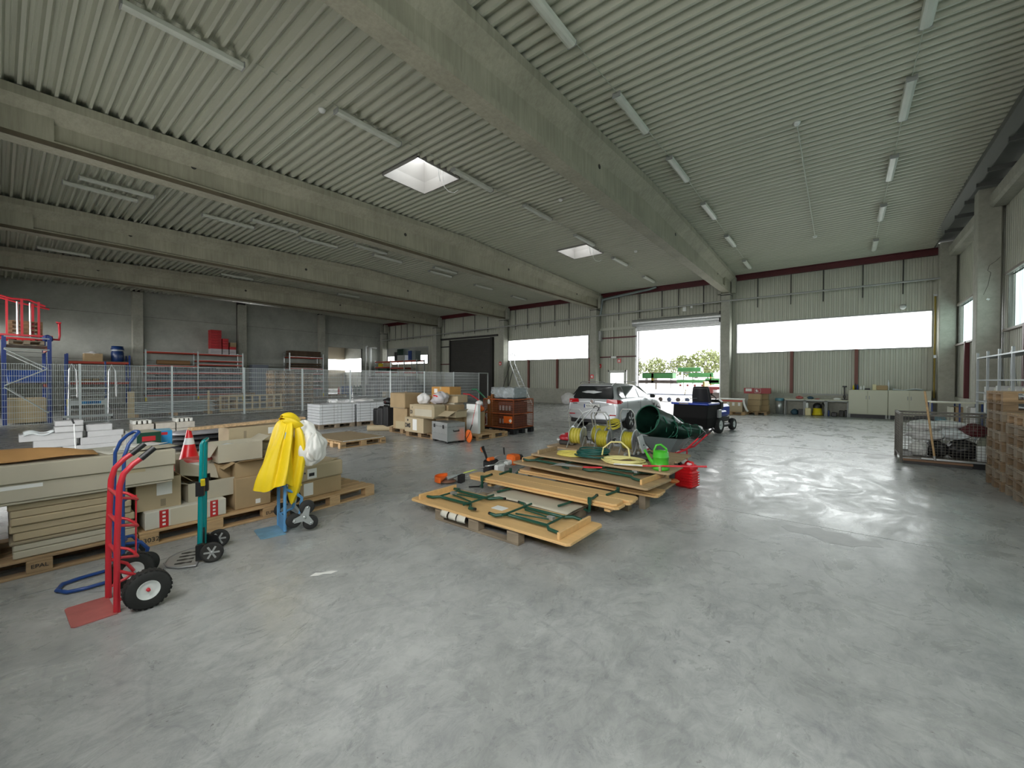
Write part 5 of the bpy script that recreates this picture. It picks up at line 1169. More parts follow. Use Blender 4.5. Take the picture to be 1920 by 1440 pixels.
# measuring wheel / orange disc
ow = thing('measuring_wheel', 'orange measuring wheel with a dark handle leaning by the aluminium case', 'measuring wheel', (-7.30, 7.38, 0), R(-18))
MB().lathe([(.001, -.012), (.14, -.015), (.165, -.008), (.165, .008), (.14, .015), (.001, .012)], 36, 'y').build('disc', m_orange, ow).location = (0, 0, .166)
MB().tube([(-.11, -.02, .08), (.0, -.02, .17), (.10, -.02, .28)], .008, 6).build('spoke_bar', m_dark, ow)
MB().tube([(0, .02, .17), (.03, .03, .34), (.08, .05, .46)], .014, 8).build('fork', m_dark, ow); MB().tube([(.05, .04, .38), (.09, .05, .50), (.15, .08, .78), (.2, .1, .98)], .007, 6).build('handle_rod', m_red, ow)
wb_ = thing('white_board', 'white panel standing upright on the pale pallet', 'panel', (-7.72, 7.98, .146), R(-2)); MB().bbox(-.22, -.05, 0, .22, .05, .78, .006).build('panel', m_white, wb_); MB().cbox((0, -.052, .62), (.24, .003, .01)).build('scratch', m_grey, wb_)
ys = thing('orange_leaf_blower', 'orange-yellow machine with a white bundled cable on top, beside the white panel', 'machine', (-8.05, 8.45, .70), 0); lump('housing', '', '', 0, 0, 0, .5, .3, .18, m_orange, 50, .15, 14, 4, ys); lump('cable_bundle', '', '', .1, 0, .17, .2, .2, .14, m_bagw, 51, .2, 12, 5, ys)
ys.name = 'floor_machine'; ys.location = (-7.90, 8.30, .70)
hs_ = thing('hand_cart', 'red and green bent tube handles of garden carts behind the white panel', 'cart', (0, 0, 0))
MB().tube([(-9.65, 9.5, 1.12), (-9.35, 9.5, 1.10), (-9.05, 9.5, .98), (-8.85, 9.5, .86), (-8.80, 9.5, .4)], .025, 8).build('red_handle', m_red, hs_)
MB().tube([(-9.4, 9.65, 1.26), (-9.2, 9.65, 1.27), (-8.9, 9.65, 1.06), (-8.68, 9.65, .86), (-8.66, 9.65, .72), (-8.78, 9.65, .6), (-8.9, 9.65, .3)], .025, 8).build('green_handle', m_bgreen if 0 else mat('mid_green', (.02, .18, .08), .4), hs_)
MB().bbox(-8.75, 9.05, .16, -8.62, 9.5, .42, .05).build('red_tub', mat('deep_red_paint', (.16, .01, .012), .4), hs_); MB().bbox(-9.5, 9.3, .15, -8.75, 9.7, .45, .06).build('red_tub', MT['deep_red_paint'], hs_)
for x in (-9.4, -8.7): MB().lathe([(.02, -.03), (.12, -.03), (.12, .03), (.02, .03)], 20, 'x').build('wheel', m_rubber, hs_).location = (x, 9.3, .12)

# ================================================================== orange cage with crates
cg = thing('mesh_stillage', 'rust-orange wire cage on a dark plastic pallet holding crates', 'cage', (-8.18, 9.95, 0), R(0))
cg.location = (-7.95, 9.75, 0)
for x in (-.6, -.07, .46):
    for y in (-.5, -.08, .36): MB().box(x, y, 0, x+.14, y+.14, .12).build('pallet_foot', m_black, cg)
MB().bbox(-.6, -.5, .12, .6, .5, .16, .01).build('pallet_deck', m_black, cg)
def cage_side(a, b_, z0, z1, nv, nh, nm='mesh_side'):
    ax, ay = a; bx_, by = b_; 
    for (p, q_) in (((ax, ay, z0), (bx_, by, z0)), ((ax, ay, z1), (bx_, by, z1)), ((ax, ay, z0), (ax, ay, z1)), ((bx_, by, z0), (bx_, by, z1)), ((ax, ay, (z0+z1)/2), (bx_, by, (z0+z1)/2))): MB().tube([p, q_], .017, 4).build('frame_bar', m_rust, cg)
    q = MB()
    for k in range(1, nv): u = k/nv; q.tube([(ax+(bx_-ax)*u, ay+(by-ay)*u, z0), (ax+(bx_-ax)*u, ay+(by-ay)*u, z1)], .0035, 3)
    for k in range(1, nh): u = k/nh; q.tube([(ax, ay, z0+(z1-z0)*u), (bx_, by, z0+(z1-z0)*u)], .0035, 3)
    o = q.build(nm, m_rust, cg); o['kind'] = 'stuff'
for a, b_, nv in (((-.58, -.48), (.58, -.48), 22), ((.58, -.48), (.58, .48), 18), ((-.58, .48), (.58, .48), 22), ((-.58, -.48), (-.58, .48), 18)): cage_side(a, b_, .17, 1.0, nv, 12)
MB().box(.22, -.497, .32, .55, -.490, .52).build('orange_plate', m_orange, cg)
MB().prism([(.42, .39), (.48, .45), (.54, .39), (.48, .33)], -.499, -.497, 'y').build('hazard_diamond', m_white, cg)
m_crate = mat('brown_crate', (.08, .03, .02), .5)
for j, z in enumerate((.17, .56)):
    cr = thing('crate', ['lower dark brown crate inside the orange cage', 'upper dark brown crate inside the orange cage'][j], 'crate', (-7.72, 9.68, z), 0, 'dark crates in the cage')
    MB().bbox(-.28, -.36, 0, .28, .36, .37, .02).build('crate_body', m_crate, cr)
    for k in range(4): MB().bbox(-.22+k*.12, -.372, .12, -.15+k*.12, -.36, .26, .004).build('crate_opening', m_galv if k == 1 else m_grey, cr)
bd_ = thing('plywood', 'varnished brown wooden boards leaning upright inside the cage', 'board', (-8.28, 9.6, .17), 0); MB().bbox(-.10, -.34, 0, .02, .34, .92, .01).build('board', mat('brown_varnish', (.22, .08, .02), .3), bd_); MB().bbox(.03, -.33, 0, .10, .33, .98, .01).build('board', MT['brown_varnish'], bd_)
lump('paper_tag', '', '', .0, -.38, .68, .1, .03, .14, m_paper, 5, .3, 8, 3, bd_)
wr_ = thing('wrapped_crates', 'grey crates wrapped in shiny film on top of the cage load', 'crate', (-7.84, 9.7, .945), 0)
MB().bbox(-.45, -.33, 0, .40, .33, .10, .02).build('black_crate', m_black, wr_)
MB().bbox(-.44, -.32, .10, .39, .32, .38, .03).build('crate_body', m_gut, wr_)
q = MB().grid(26, 10, lambda a, c: ((-.46+.88*a), (-.345+.02*math.sin(23*a+9*c)), .10+.30*c+.012*math.sin(17*a))); q.build('wrapping_film', m_film if 0 else mat('clear_film', (.6, .65, .68), .08, 0, .5, 7, .6, alpha=.35), wr_)
q = MB().grid(26, 14, lambda a, c: ((-.46+.88*a), (-.345+.69*c), .40+.018*math.sin(19*a+11*c)+.015*math.sin(31*c))); q.build('wrapping_film', MT['clear_film'], wr_)
for s_ in (-.462, .42): MB().grid(8, 8, lambda a, c: (s_+.012*math.sin(17*a+7*c), -.345+.69*a, .10+.31*c)).build('wrapping_film', MT['clear_film'], wr_)

# ================================================================== hardboard on pallets, white slab stacks
for k, (x, y) in enumerate(((-9.27, 5.44), (-10.10, 5.44))):
    pallet(x, y, 0, 0, ['pallet with fresh wood under the brown board, its end blocks facing the benches', 'second fresh pallet under the far half of the brown board'][k], m_woodn)
bpy.data.objects[ 'pallet'].select_set(False)
hb = MB().bbox(-10.50, 4.90, .147, -8.90, 6.02, .165, .002).build('hardboard_sheet', m_osb); tag(hb, 'large brown hardboard sheet lying on fresh pallets', 'board')
MB().box(-8.899, 4.92, .150, -8.89, 6.00, .163).build('white_edge', m_white, hb)
o = MB().cyl((-11.3, 7.05, .09), (-10.2, 8.1, .09), .09, 20).build('cardboard_tube', m_card); tag(o, 'long cardboard roll lying on the floor behind the hardboard sheet', 'tube')
def slabs(x, y, lab, ln=1.2):
    pallet(x, y, 0, 0, 'dark pallet under '+lab, m_woodo)
    for k in range(7):
        for j in range(2):
            s_ = MB().bbox(-.4, -.298, 0, .4, .296, .083, .006).build('slab_pack', m_slab); tag(s_, 'white wrapped slab pack, %s layer, %s half of %s' % (['lowest', 'second', 'third', 'fourth', 'fifth', 'sixth', 'top'][k], ['raincoat-side', 'suitcase-side'][j], lab), 'slab'); s_['group'] = 'white slab packs of '+lab
            s_.location = (x, y-.301+j*.602, .146+k*.0905)
    st = thing('steel_strapping', 'thin dark straps around '+lab, 'strap', (x, y, .146))
    for yy in (-.5, -.12, .12, .5): MB().box(-.402, yy-.006, 0, .402, yy+.006, .636).build('strap_band', m_grey, st)
m_slab = mat('white_slab', (.66, .68, .70), .6, 0, .04, 3)
slabs(-13.1, 6.85, 'the nearer white stack'); slabs(-13.1, 8.15, 'the second white stack'); 
pc = lump('plastic_bag', 'white and blue printed bag lying on the second white stack', 'bag', -13.1, 8.05, .781, .5, .6, .12, m_bagw, 61, .25)
MB().cbox((.15, .0, .075), (.14, .10, .012), (.1, .2, .3)).build('blue_print', m_navy, pc)
# ================================================================== wire fence across the hall
m_fence = mat('fence_galvanised', (.75, .80, .80), .35, .3)
fx = -21.0
fn = thing('wire_fence', 'long galvanised double-rod mesh fence with square posts dividing off the storage bays', 'fence', (fx, 0, 0))
py = [-.76, 1.80, 4.36, 6.92, 9.48, 12.04, 14.60, 17.16, 19.72, 22.28]
for y in py:
    MB().box(-.03, y-.03, 0, .03, y+.03, 2.08).box(-.08, y-.08, 0, .08, y+.08, .008).build('post', m_fence, fn)
first_mesh = None
for a, b_ in zip(py[:-1], py[1:]):
    if first_mesh is None:
        q = MB(); L_ = b_-a-.06
        n = 50
        for k in range(n+1): y = L_*k/n; q.box(-.0036, y-.0036, .03, .0036, y+.0036, 2.06)
        for k in range(11):
            for xx in (-.0075, .0075): q.box(xx-.005, 0, .05+k*.2-.006, xx+.005, L_, .05+k*.2+.006)
        o = q.build('wire_mesh', m_fence, fn); first_mesh = o
    else: o = bpy.data.objects.new('wire_mesh', first_mesh.data); C.objects.link(o); o.parent = fn
    o.location = (.034, a+.03, 0); o['kind'] = 'stuff'
MB().box(-.03, 22.28, 2.02, .03, 23.3, 2.08).box(-.03, 23.25, 0, .03, 23.31, 2.08).build('end_frame', m_fence, fn)

# ================================================================== pallet rack at the near end of the storage bay
rx = -21.75
br = thing('pallet_rack', 'tall blue pallet rack whose end frame has zigzag light braces', 'rack', (rx, 0, 0))
m_rblue = mat('rack_blue', (.015, .04, .20), .45)
m_brace = mat('rack_brace', (.55, .60, .57), .45, .2)
for x in (0, -2.8):
    for y, h in ((.12, 3.0), (1.13, 3.05)): MB().box(x-.045, y-.05, 0, x+.045, y+.05, h).build('upright', m_rblue, br)
    for (y0, z0), (y1, z1) in (((.12, 2.98), (1.13, 2.95)), ((.12, 2.58), (1.13, 2.56)), ((.12, 2.56), (1.08, 1.92)), ((1.08, 1.90), (.12, 1.32)), ((.12, 1.28), (1.1, .36))):
        MB().tube([(x+.05, y0, z0), (x+.05, y1, z1)], .02, 4).build('frame_brace', m_brace, br)
for z in (1.30, 2.62):
    for y in (.12, 1.13): MB().box(-2.75, y-.025, z-.06, -.05, y+.025, z+.06).build('beam', m_orb, br)
for z in (1.37, 2.69):
    for k in range(6): MB().bbox(-2.7+k*.44, .1, z, -2.3+k*.44, 1.15, z+.03, .003).build('deck_board', m_woodo, br)
for k in range(3):
    t = thing('timber_crate', ['lowest timber crate board wall in the blue rack', 'middle timber crate wall in the blue rack', 'upper timber crate wall in the blue rack'][k], 'crate', (rx-.5, .60, .05+k*.28), 0, 'pale timber crates in the blue rack')
    MB().bbox(-.45, -.45, 0, .40, .45, .275, .006).build('crate_wall', mat('pale_timber', (.62, .5, .30), .8, 0, .12, 4, .1, stretch=(1, 1, 6)), t)
o = thing('storage_bin', 'blue plastic bin on the middle level of the blue rack', 'bin', (rx-.55, .58, 1.41)); MB().box(-.45, -.42, 0, .45, .42, .42, .05, .05).build('body', mat('bin_blue', (.02, .09, .42), .4), o); MB().bbox(-.48, -.45, .40, .48, .45, .44, .01).build('rim', MT['bin_blue'], o)
pallet(rx-.6, .62, 2.73, PI/2, 'pallet on the top level of the blue rack under the red frames', m_woodo)
rf = thing('red_machine_frame', 'red steel implement frames standing on top of the blue rack', 'machine frame', (rx-.7, .1, 2.885))
for x, y, h in ((0, -.1, 1.55), (0, .43, 1.45), (0, .82, 1.42), (-.5, .1, 1.5), (-.5, .70, 1.40)): MB().box(x-.03, y-.03, 0, x+.03, y+.03, h).build('red_post', m_red, rf)
MB().tube([(0, -.15, 1.55), (0, .2, 1.45), (0, .6, 1.46), (0, .92, 1.30), (0, .98, 1.28)], .035, 6).build('bent_bar', m_red, rf)
MB().tube([(-.5, -.1, 1.52), (-.5, .3, 1.40), (-.5, 1.1, 1.24)], .03, 6).build('bent_bar', m_red, rf)
for z in (.05, .16): MB().box(-.7, -.2, z, .12, 1.15, z+.06).build('base_frame', m_red, rf)
MB().tube([(.0, 1.1, .1), (.0, 1.30, .1), (0, 1.32, .25), (0, 1.31, .70), (0, 1.24, .72), (0, 1.36, .72)], .035, 6).build('side_arm', m_red, rf)
for y in (.33, .62): MB().cyl((.02, y, .15), (.02, y, 1.35), .025, 10).build('chrome_rod', m_chrome, rf)
MB().box(.09, .3, .02, .14, .72, .09).build('red_tongue', m_redp, rf)
pile = [pallet(rx-1.5, .62, 2.73+.147*k, PI/2, 'pallet number %s behind the red frames on the blue rack' % ['one', 'two', 'three', 'four', 'five', 'six'][k], m_wood) for k in range(6)]
for k, p in enumerate(pile): p['group'] = 'pallets on the blue rack'; p['label'] = ['bottom', 'second', 'third', 'fourth', 'fifth', 'topmost'][k]+' pallet of the pile on top of the blue rack, behind the red frames'
o = lump('navy_sack', 'small navy bundle on the corner of the blue rack top', 'sack', rx-.5, 1.12, 2.98, .3, .26, .24, m_navy, 70, .2)
o.location.z = 2.885
# aluminium ladder frame (work platform) next to the fence
zl = thing('work_platform', 'aluminium work-platform frame with a blue ZARGES label behind the fence', 'platform frame', (-22.55, 0, 0))
for y in (1.66, 2.63): MB().box(-.03, y-.035, .18, .03, y+.035, .80).build('upright', m_alu, zl)
MB().box(-.025, 1.66, .55, .025, 2.63, .74).build('plate', m_alu, zl); MB().box(.0255, 1.98, .60, .027, 2.50, .70).build('blue_label', m_sky, zl)
text('ZARGES', .10, (.0275, 2.27, .65), (PI/2, 0, PI/2), m_navy, zl, 'lettering', bold=.004)
MB().box(-.05, 1.50, .09, .05, 2.82, .18).build('stabiliser_bar', m_alu, zl)
for y in (1.52, 2.80): MB().box(-.04, y-.03, 0, .04, y+.03, .09).build('rubber_foot', m_black, zl)
l2 = thing('ladder', 'aluminium platform ladder with bent handrails, folded behind the blue label frame', 'ladder', (-24.2, 0, 0))
for y in (1.75, 2.9):
    MB().tube([(0, y, 0), (.05, y+.02, 1.9), (.08, y+.1, 2.15), (.10, y+.22, 1.9), (.1, y+.24, .8)], .03, 6).build('handrail', m_alu, l2)
    MB().box(-.1, y-.10, 0, -.03, y-.05, 2.3).build('navy_profile', m_navy, l2)
for k in range(5): MB().box(-.03, 1.8, .3+k*.28, .03, 2.95, .34+k*.28).build('rung', m_alu, l2)
# bundled galvanised bars
gb = thing('galvanised_bar_stack', 'stack of galvanised scaffold bars on timbers behind the fence', 'bars', (-22.7, 4.75, 0))
for y in (-1.25, 0, 1.25): MB().bbox(-.5, y-.05, 0, .5, y+.05, .12, .005).build('timber', m_woodn, gb)
for k in range(7):
    for j in range(3): MB().box(-.4+j*.3, -1.42+.02*(k % 2), .125+k*.072, -.2+j*.3, 1.42-.03*(k % 3), .163+k*.072).build('bar', m_galv, gb)
for y in (-1.44, 1.2): MB().bbox(.52, y-.10, 0, .56, y+.10 if y < 0 else y-.02, 1.05, .004).build('timber_stake', mat('pale_timber', (.6, .5, .3)), gb)
# pallets standing on edge and pallet pile behind the fence
def flat_pallet(x, y, z, rz, lab, mm, rx_=0, grp=None, cache={}):
    if mm.name not in cache:
        q = MB()
        for a, wd in ((-.3275, .145), (-.1725, .1), (0, .145), (.1725, .1), (.3275, .145)): q.box(a-wd/2, -.6, .122, a+wd/2, .6, .144)
        for b_ in (-.5275, 0, .5275):
            q.box(-.4, b_-.0725, .1, .4, b_+.0725, .122)
            for a, wd in ((-.35, .1), (0, .145), (.35, .1)): q.box(a-wd/2, b_-.0725, .022, a+wd/2, b_+.0725, .1)
        for a, wd in ((-.35, .1), (0, .145), (.35, .1)): q.box(a-wd/2, -.6, 0, a+wd/2, .6, .022)
        o = q.build('pallet', mm); o['kind'] = 'thing'; del o['kind']; cache[mm.name] = o
    else: o = bpy.data.objects.new('pallet', cache[mm.name].data); C.objects.link(o)
    o.location = (x, y, z); o.rotation_euler = (rx_, 0, rz); return tag(o, lab, 'pallet', grp)
lg = thing('large_pallet', 'large pale open-slatted pallet standing on its edge behind the fence', 'pallet', (-23.2, 8.0, 0))
for k in range(9): MB().bbox(0, -1.40+k*.34, .0, .03, -1.32+k*.34, .76, .003).build('slat', MT['pale_timber'], lg)
for z in (.0, .36, .70): MB().bbox(.032, -1.40, z, .06, 1.40, z+.06, .003).build('rail', MT['pale_timber'], lg)
MB().bbox(.1, -1.4, 0, .16, 1.4, .08, .003).build('foot_rail', MT['pale_timber'], lg)
for k in range(2): flat_pallet(-25.6, 7.0+1.25*k, .42+.2*k, 0, ['broken pallet leaning behind the slatted one', 'second broken pallet leaning behind the slatted one'][k], m_wood, R(4))
for k in range(3): flat_pallet(-25.7, 7.4, .147*k, 0, 'pallet layer on the floor behind the slatted pallet, '+['bottom', 'middle', 'top'][k], m_wood)
ONE = 'first second third fourth fifth sixth seventh eighth ninth tenth eleventh twelfth thirteenth fourteenth'.split()
for k in range(14): flat_pallet(-25.1, 10.1+.02*math.sin(k*3), .1455*k, 0 if k % 5 else R(2), 'pallet, %s from the floor in the mixed pile behind the fence' % ONE[k], [m_wood, m_woodo, m_woodn][k % 3 if k != 6 else 2], 0, 'pallets of the high pile behind the fence')
for k in range(13): flat_pallet(-25.2, 11.25, .1455*k, 0, 'pallet, %s from the floor in the second pile behind the fence' % ONE[k], [m_woodo, m_wood][k % 2], 0, 'pallets of the second high pile')
# ================================================================== racks along the panel wall
def rack(x, ys, zs, lab, dp=.9, hgt=3.35, beam_m=m_orb, up=m_galv, double=.10):
    t = thing('storage_rack', lab, 'rack', (x, 0, 0))
    for y in ys:
        for dx in (0, dp): MB().box(-.04+dx, y-.04, 0, .04+dx, y+.04, hgt).build('upright', up, t)
        MB().tube([(0, y, .3), (dp, y, 1.1), (0, y, 1.9), (dp, y, 2.7)], .015, 4).build('frame_brace', up, t)
        MB().bbox(dp+.05, y-.05, 0, dp+.09, y+.05, .4, .004).build('guard', m_yell, t)
    for a, b_ in zip(ys[:-1], ys[1:]):
        for z in (zs if not isinstance(zs, dict) else zs[(a, b_)]):
            for dx in (0, dp): MB().box(dx-.03, a+.04, z-double, dx+.03, b_-.04, z-.02).build('beam', beam_m, t)
            MB().box(0, a+.04, z-.02, dp+.032, b_-.04, z).build('shelf', m_alu if up is m_galv else m_woodo, t)
    return t
ra1 = rack(-34.6, [2.40, 4.96], [1.36, 2.55], 'rack with orange beams carrying a wrapped box and a blue barrel', 1.0, 2.95, m_orb, m_rblue, .14)
o = carton(-34.1, 3.45, 2.55, .8, .75, .45, 'wrapped brown carton with white foil cap on the orange-beamed rack', 0, m_card2); MB().lathe([(.001, .60), (.12, .58), (.15, .52), (.40, .47), (.42, .44)], 20).build('foil_cap', m_bagw, o)
br_ = thing('barrel', 'blue lidded plastic barrel on the orange-beamed rack', 'barrel', (-34.1, 4.5, 2.55)); MB().lathe([(.001, 0), (.26, 0), (.29, .05), (.29, .55), (.26, .62), (.26, .72), (.30, .73), (.30, .80), (.27, .85), (.27, .95), (.001, .96)], 28).build('body', mat('barrel_blue', (.01, .035, .13), .3), br_); MB().lathe([(.292, .66), (.31, .68), (.31, .72), (.292, .74)], 28).build('clamp_ring', m_galv, br_)
for k, (y, h) in enumerate(((2.9, .16), (3.2, .17), (3.55, .2))): carton(-34.1, y, 1.36, .4, .26, h, 'small brown box on the lower orange shelf, '+['first', 'second', 'third'][k]+' from the blue upright', 0, m_card2)
rk2 = rack(-34.6, [5.70, 8.35, 10.98], {(5.70, 8.35): (.55, 1.0, 1.48, 1.95, 2.42, 3.28), (8.35, 10.98): (.55, 1.0, 1.48, 1.98, 2.55, 2.82, 3.26)}, 'two-bay rack with many shelf levels and dark stock between the concrete pilasters', 1.0, 3.38)
m_stock = mat('dark_stock', (.035, .04, .055), .6, 0, .5, 5)
for j, (a, b_) in enumerate(((5.8, 8.25), (8.45, 10.88))):
    for z in (.56, 1.01, 1.49, 1.97):
        for k in range(5):
            w_ = (b_-a)/5; o = MB().bbox(-.4, -w_*.46, 0, .4, w_*.46, .24+.05*((k*7+j) % 3), .01).build('storage_box', m_stock); tag(o, 'dark storage box, %s on the %s shelf of the %s rack bay' % (['first', 'second', 'third', 'fourth', 'fifth'][k], {.56: 'lowest', 1.01: 'second', 1.49: 'third', 1.97: 'fourth'}[z], ['barrel-side', 'red-crate'][j]), 'box', 'dark boxes in the two-bay rack'); o.location = (-34.05, a+w_*(k+.5), z)
o = MB().cyl((-34.0, 6.3, 2.6), (-34.0, 8.0, 2.6), .15, 20).build('carpet_roll', mat('brown_roll', (.25, .14, .06), .8)); tag(o, 'brown roll lying on the upper level of the two-bay rack', 'roll')
m_rcr = mat('red_crate', (.45, .02, .025), .5, 0, .2, 5)
k = 0
for (y, z0, n_, w_) in ((9.45, 3.27, 9, .62), (10.0, 3.27, 6, .36), (10.45, 3.27, 3, .4)):
    for i in range(n_):
        t = thing('red_crate', ['red folding crate, %s from below in the highest stack on the two-bay rack', 'red crate, %s from below in the middle-height stack on the rack', 'red crate, %s from below in the low stack at the rack end'][k] % ['first', 'second', 'third', 'fourth', 'fifth', 'sixth', 'seventh', 'eighth', 'ninth'][i], 'crate', (-34.1, y, z0+i*.185), 0, ['highest stack of red crates', 'middle stack of red crates', 'low stack of red crates'][k])
        MB().box(-.3, -w_/2, 0, .3, w_/2, .175, .01, .01).build('crate_body', m_rcr if i > 1 else mat('wrapped_pale', (.5, .45, .46), .4), t)
    k += 1
carton(-34.1, 10.5, 3.83, .4, .38, .3, 'small pale carton on the low red crates', 0, m_card2)
for o, g_ in ((rk2, 0),):
    pass
gry = MB().bbox(-34.3, 11.62, 0, -33.6, 12.7, 2.6, .01).build('grey_cabinet', mat('blue_grey_sheet', (.16, .18, .22), .5)); tag(gry, 'tall blue-grey cabinet between the pilaster and the pallet piles', 'cabinet')
rk3 = rack(-34.6, [14.2, 16.85], (.83, 1.41, 2.0, 2.42, 3.32), 'narrow rack stacked with dark boards beside the wall opening', 1.0, 3.6)
for z in (2.0, 2.43, 3.33, 3.45, 3.57, 3.69, 1.42, .84, 2.72, 2.55, 1.1):
    o = MB().bbox(-.42, -1.10, 0, .42, 1.3, .1, .01).build('board_bundle', mat('dark_board', (.10, .06, .035), .7, 0, .3, 4)); tag(o, 'bundle of dark boards on the narrow rack, %s counted upwards' % {.84: 'first', 1.1: 'second', 1.42: 'third', 2.0: 'fourth', 2.43: 'fifth', 2.55: 'sixth', 2.6: 'seventh', 2.72: 'eighth', 3.33: 'ninth', 3.45: 'tenth', 3.57: 'eleventh', 3.69: 'topmost'}[z], 'boards', 'dark board bundles on the narrow rack'); o.location = (-34.05, 15.4, z+.001)
flat_pallet(-33.9, 15.2, 0, 0, 'pallet under the narrow rack', m_wood); flat_pallet(-33.4, 16.6, 0, 0, 'low pallet in front of the narrow rack', m_wood); flat_pallet(-33.2, 17.9, 0, 0, 'pallet at the edge of the wall opening', m_wood); flat_pallet(-33.2, 17.9, .146, 0, 'upper pallet at the edge of the wall opening', m_wood)
# wall opening surroundings
MB_ = MB().tube([(-34.5, 21.35, 0), (-34.5, 21.35, 4.55), (-34.5, 21.5, 4.62)], .07, 10); tag(MB_.build('downpipe', m_white), 'pale vertical pipe beside the wall opening', 'pipe')
MB_ = MB().tube([(-34.5, 21.8, 0), (-34.5, 21.8, 4.5), (-34.5, 22.3, 4.5), (-34.6, 22.5, 4.5)], .10, 10); tag(MB_.build('downpipe', m_white), 'thicker pale pipe with an elbow in the far corner', 'pipe')
fe = thing('fire_extinguisher', 'red fire extinguisher on the floor by the wall opening', 'fire extinguisher', (-34.3, 17.9+.35, .30)); fe.location = (-34.3, 18.6, 0); MB().lathe([(.001, 0), (.1, 0), (.1, .7), (.04, .8), (.03, .88), (.001, .88)], 18).build('cylinder', m_redp, fe)
for k, (x, y) in enumerate(((-36.0, 20.0), (-36.5, 20.8))):
    o = thing('cylinder_drum', ['blue drum visible through the wall opening', 'second blue drum visible through the wall opening'][k], 'drum', (x, y, 0)); MB().lathe([(.001, 0), (.28, 0), (.28, .9), (.001, .9)], 20).build('body', MT['bin_blue'], o)
for k in range(3): o = thing('gas_bottle', 'green gas bottle seen through the wall opening', 'gas bottle', (-35.8, 21.6+.3*k, 0), 0, 'green gas bottles'); MB().lathe([(.001, 0), (.13, 0), (.13, .8), (.05, .95), (.001, .97)], 16).build('body', m_green, o)
for o in [x for x in bpy.data.objects if x.name.startswith('gas_bottle')]: o.location.y -= .65
hc = thing('roll_container', 'wire roll container standing in the wall opening', 'cage', (-34.0, 19.4, 0))
for y in (-.6, .6):
    for x in (-.3, .3): MB().box(x-.015, y-.015, 0, x+.015, y+.015, 1.9).build('post', m_galv, hc)
q = MB()
for k in range(14): q.box(.297, -.58+k*.088, .2, .303, -.574+k*.088, 1.85)
for k in range(6): q.box(.295, -.6, .2+k*.33, .305, .6, .208+k*.33)
q.build('mesh_side', m_galv, hc)['kind'] = 'stuff'; MB().box(-.3, -.6, .12, .3, .6, .16).build('base', m_galv, hc)
# racks at the back wall
rk4 = thing('storage_rack', 'low red and grey rack in front of the far window strip', 'rack', (0, 22.0, 0))
for x in (-34.0, -31.6, -29.6, -27.9):
    for y in (0, .8): MB().box(x-.04, y-.04, 0, x+.04, y+.04, 3.25).build('upright', m_galv, rk4)
for a, b_, zz in ((-34.0, -31.6, (2.25, 2.7, 3.2)), (-31.6, -29.6, (2.6, 3.2)), (-29.6, -27.9, (3.2, 2.2))):
    for z in zz:
        for y in (0, .8): MB().box(a, y-.03, z-.12, b_, y+.03, z-.02).build('beam', m_orb, rk4)
        MB().box(a, 0, z-.02, b_, .8, z).build('shelf', m_alu, rk4)
for k, (x, z, w_, h, mm, nm) in enumerate(((-31.0, 3.21, .34, .75, m_black, 'black upright box'), (-30.2, 3.21, 1.1, .45, m_galv, 'pale silver box'), (-30.3, 3.67, .9, .55, m_dkgreen, 'dark green box'), (-29.0, 3.21, .4, .8, m_navy, 'navy box'), (-28.45, 3.21, .45, .78, m_gut, 'grey-green box'), (-33.4, 2.71, .5, .3, m_yell, 'yellow bag'), (-32.6, 2.71, .6, .35, m_card, 'tan carton'), (-33.0, 2.26, 1.3, .28, m_green, 'green crate'))):
    carton(x, 22.4, z, w_, .6, h, nm+' on the rack before the far window', 0, mm, tape=None, name='storage_box')
for k in range(16):
    x = -34.0+k*.46; o = carton(x, 21.5, 0, .42, .7, 1.1+.35*((k*5) % 3), 'dark stacked goods at the foot of the far back wall', 0, [m_stock, m_dark, mat('grey_stock', (.10, .10, .095), .6, 0, .4, 6)][k % 3], tape=None, name='stock_stack', cat='goods', group='dark goods along the far back wall'); bpy.data.objects[o.name]['label'] = 'dark stacked goods before the far back wall, %s from the wall-opening corner' % ('first second third fourth fifth sixth seventh eighth ninth tenth eleventh twelfth thirteenth fourteenth fifteenth last'.split()[k])
carton(-30.6, 20.9, 0, .5, .5, .5, 'small yellowish carton on the floor before the dark goods', 0, m_card); o = lump('orange_heap', 'small orange heap on the floor before the dark goods', 'heap', -27.5, 20.6, 0, .6, .6, .55, mat('dull_orange', (.45, .2, .06), .7), 80, .2)
MB_ = MB().bbox(-25.9, 22.9, 0, -25.0, 22.98, 2.1, .005).build('panel', mat('pale_door_panel', (.5, .52, .5), .5)); tag(MB_, 'pale door panel leaning beside the dark shutter', 'panel'); MB_.location = (.5, 0, 0)

# ================================================================== concrete blocks and bricks on the floor
def blk(x, y, z, sx, sy, sz, lab, mm=None, rz=0, name='concrete_block', top=False):
    o = MB().bbox(-sx/2, -sy/2, 0, sx/2, sy/2, sz, .008).build(name, mm or m_conc2); tag(o, lab, 'block'); o.location = (x, y, z); o.rotation_euler = (0, 0, rz); return o
B = [(-13.2, .75, .12, .40, .62, .16, 'lowest block under the long grey slab, end of the row by the frame edge'), (-13.2, 1.45, .12, .4, .66, .16, 'lower slab block of the second column'), (-13.2, .70, .28, .4, .9, .15, 'long pale slab block, middle of the block heap'), (-13.2, 1.52, .28, .4, .58, .13, 'pale block with dark notch at the end of the heap'),
     (-13.15, .45, .0, .4, .26, .12, 'small foot block under the heap'), (-13.2, 1.3, 0, .4, .9, .118, 'bottom pale block of the heap'), (-13.15, .95, .43, .38, .42, .12, 'tilted pale block above the long slab'), (-13.25, 1.42, .41, .4, .42, .14, 'wrapped pale block at the top of the heap'), (-13.25, .96, .555, .36, .42, .11, 'wrapped block crowning the middle of the heap')]
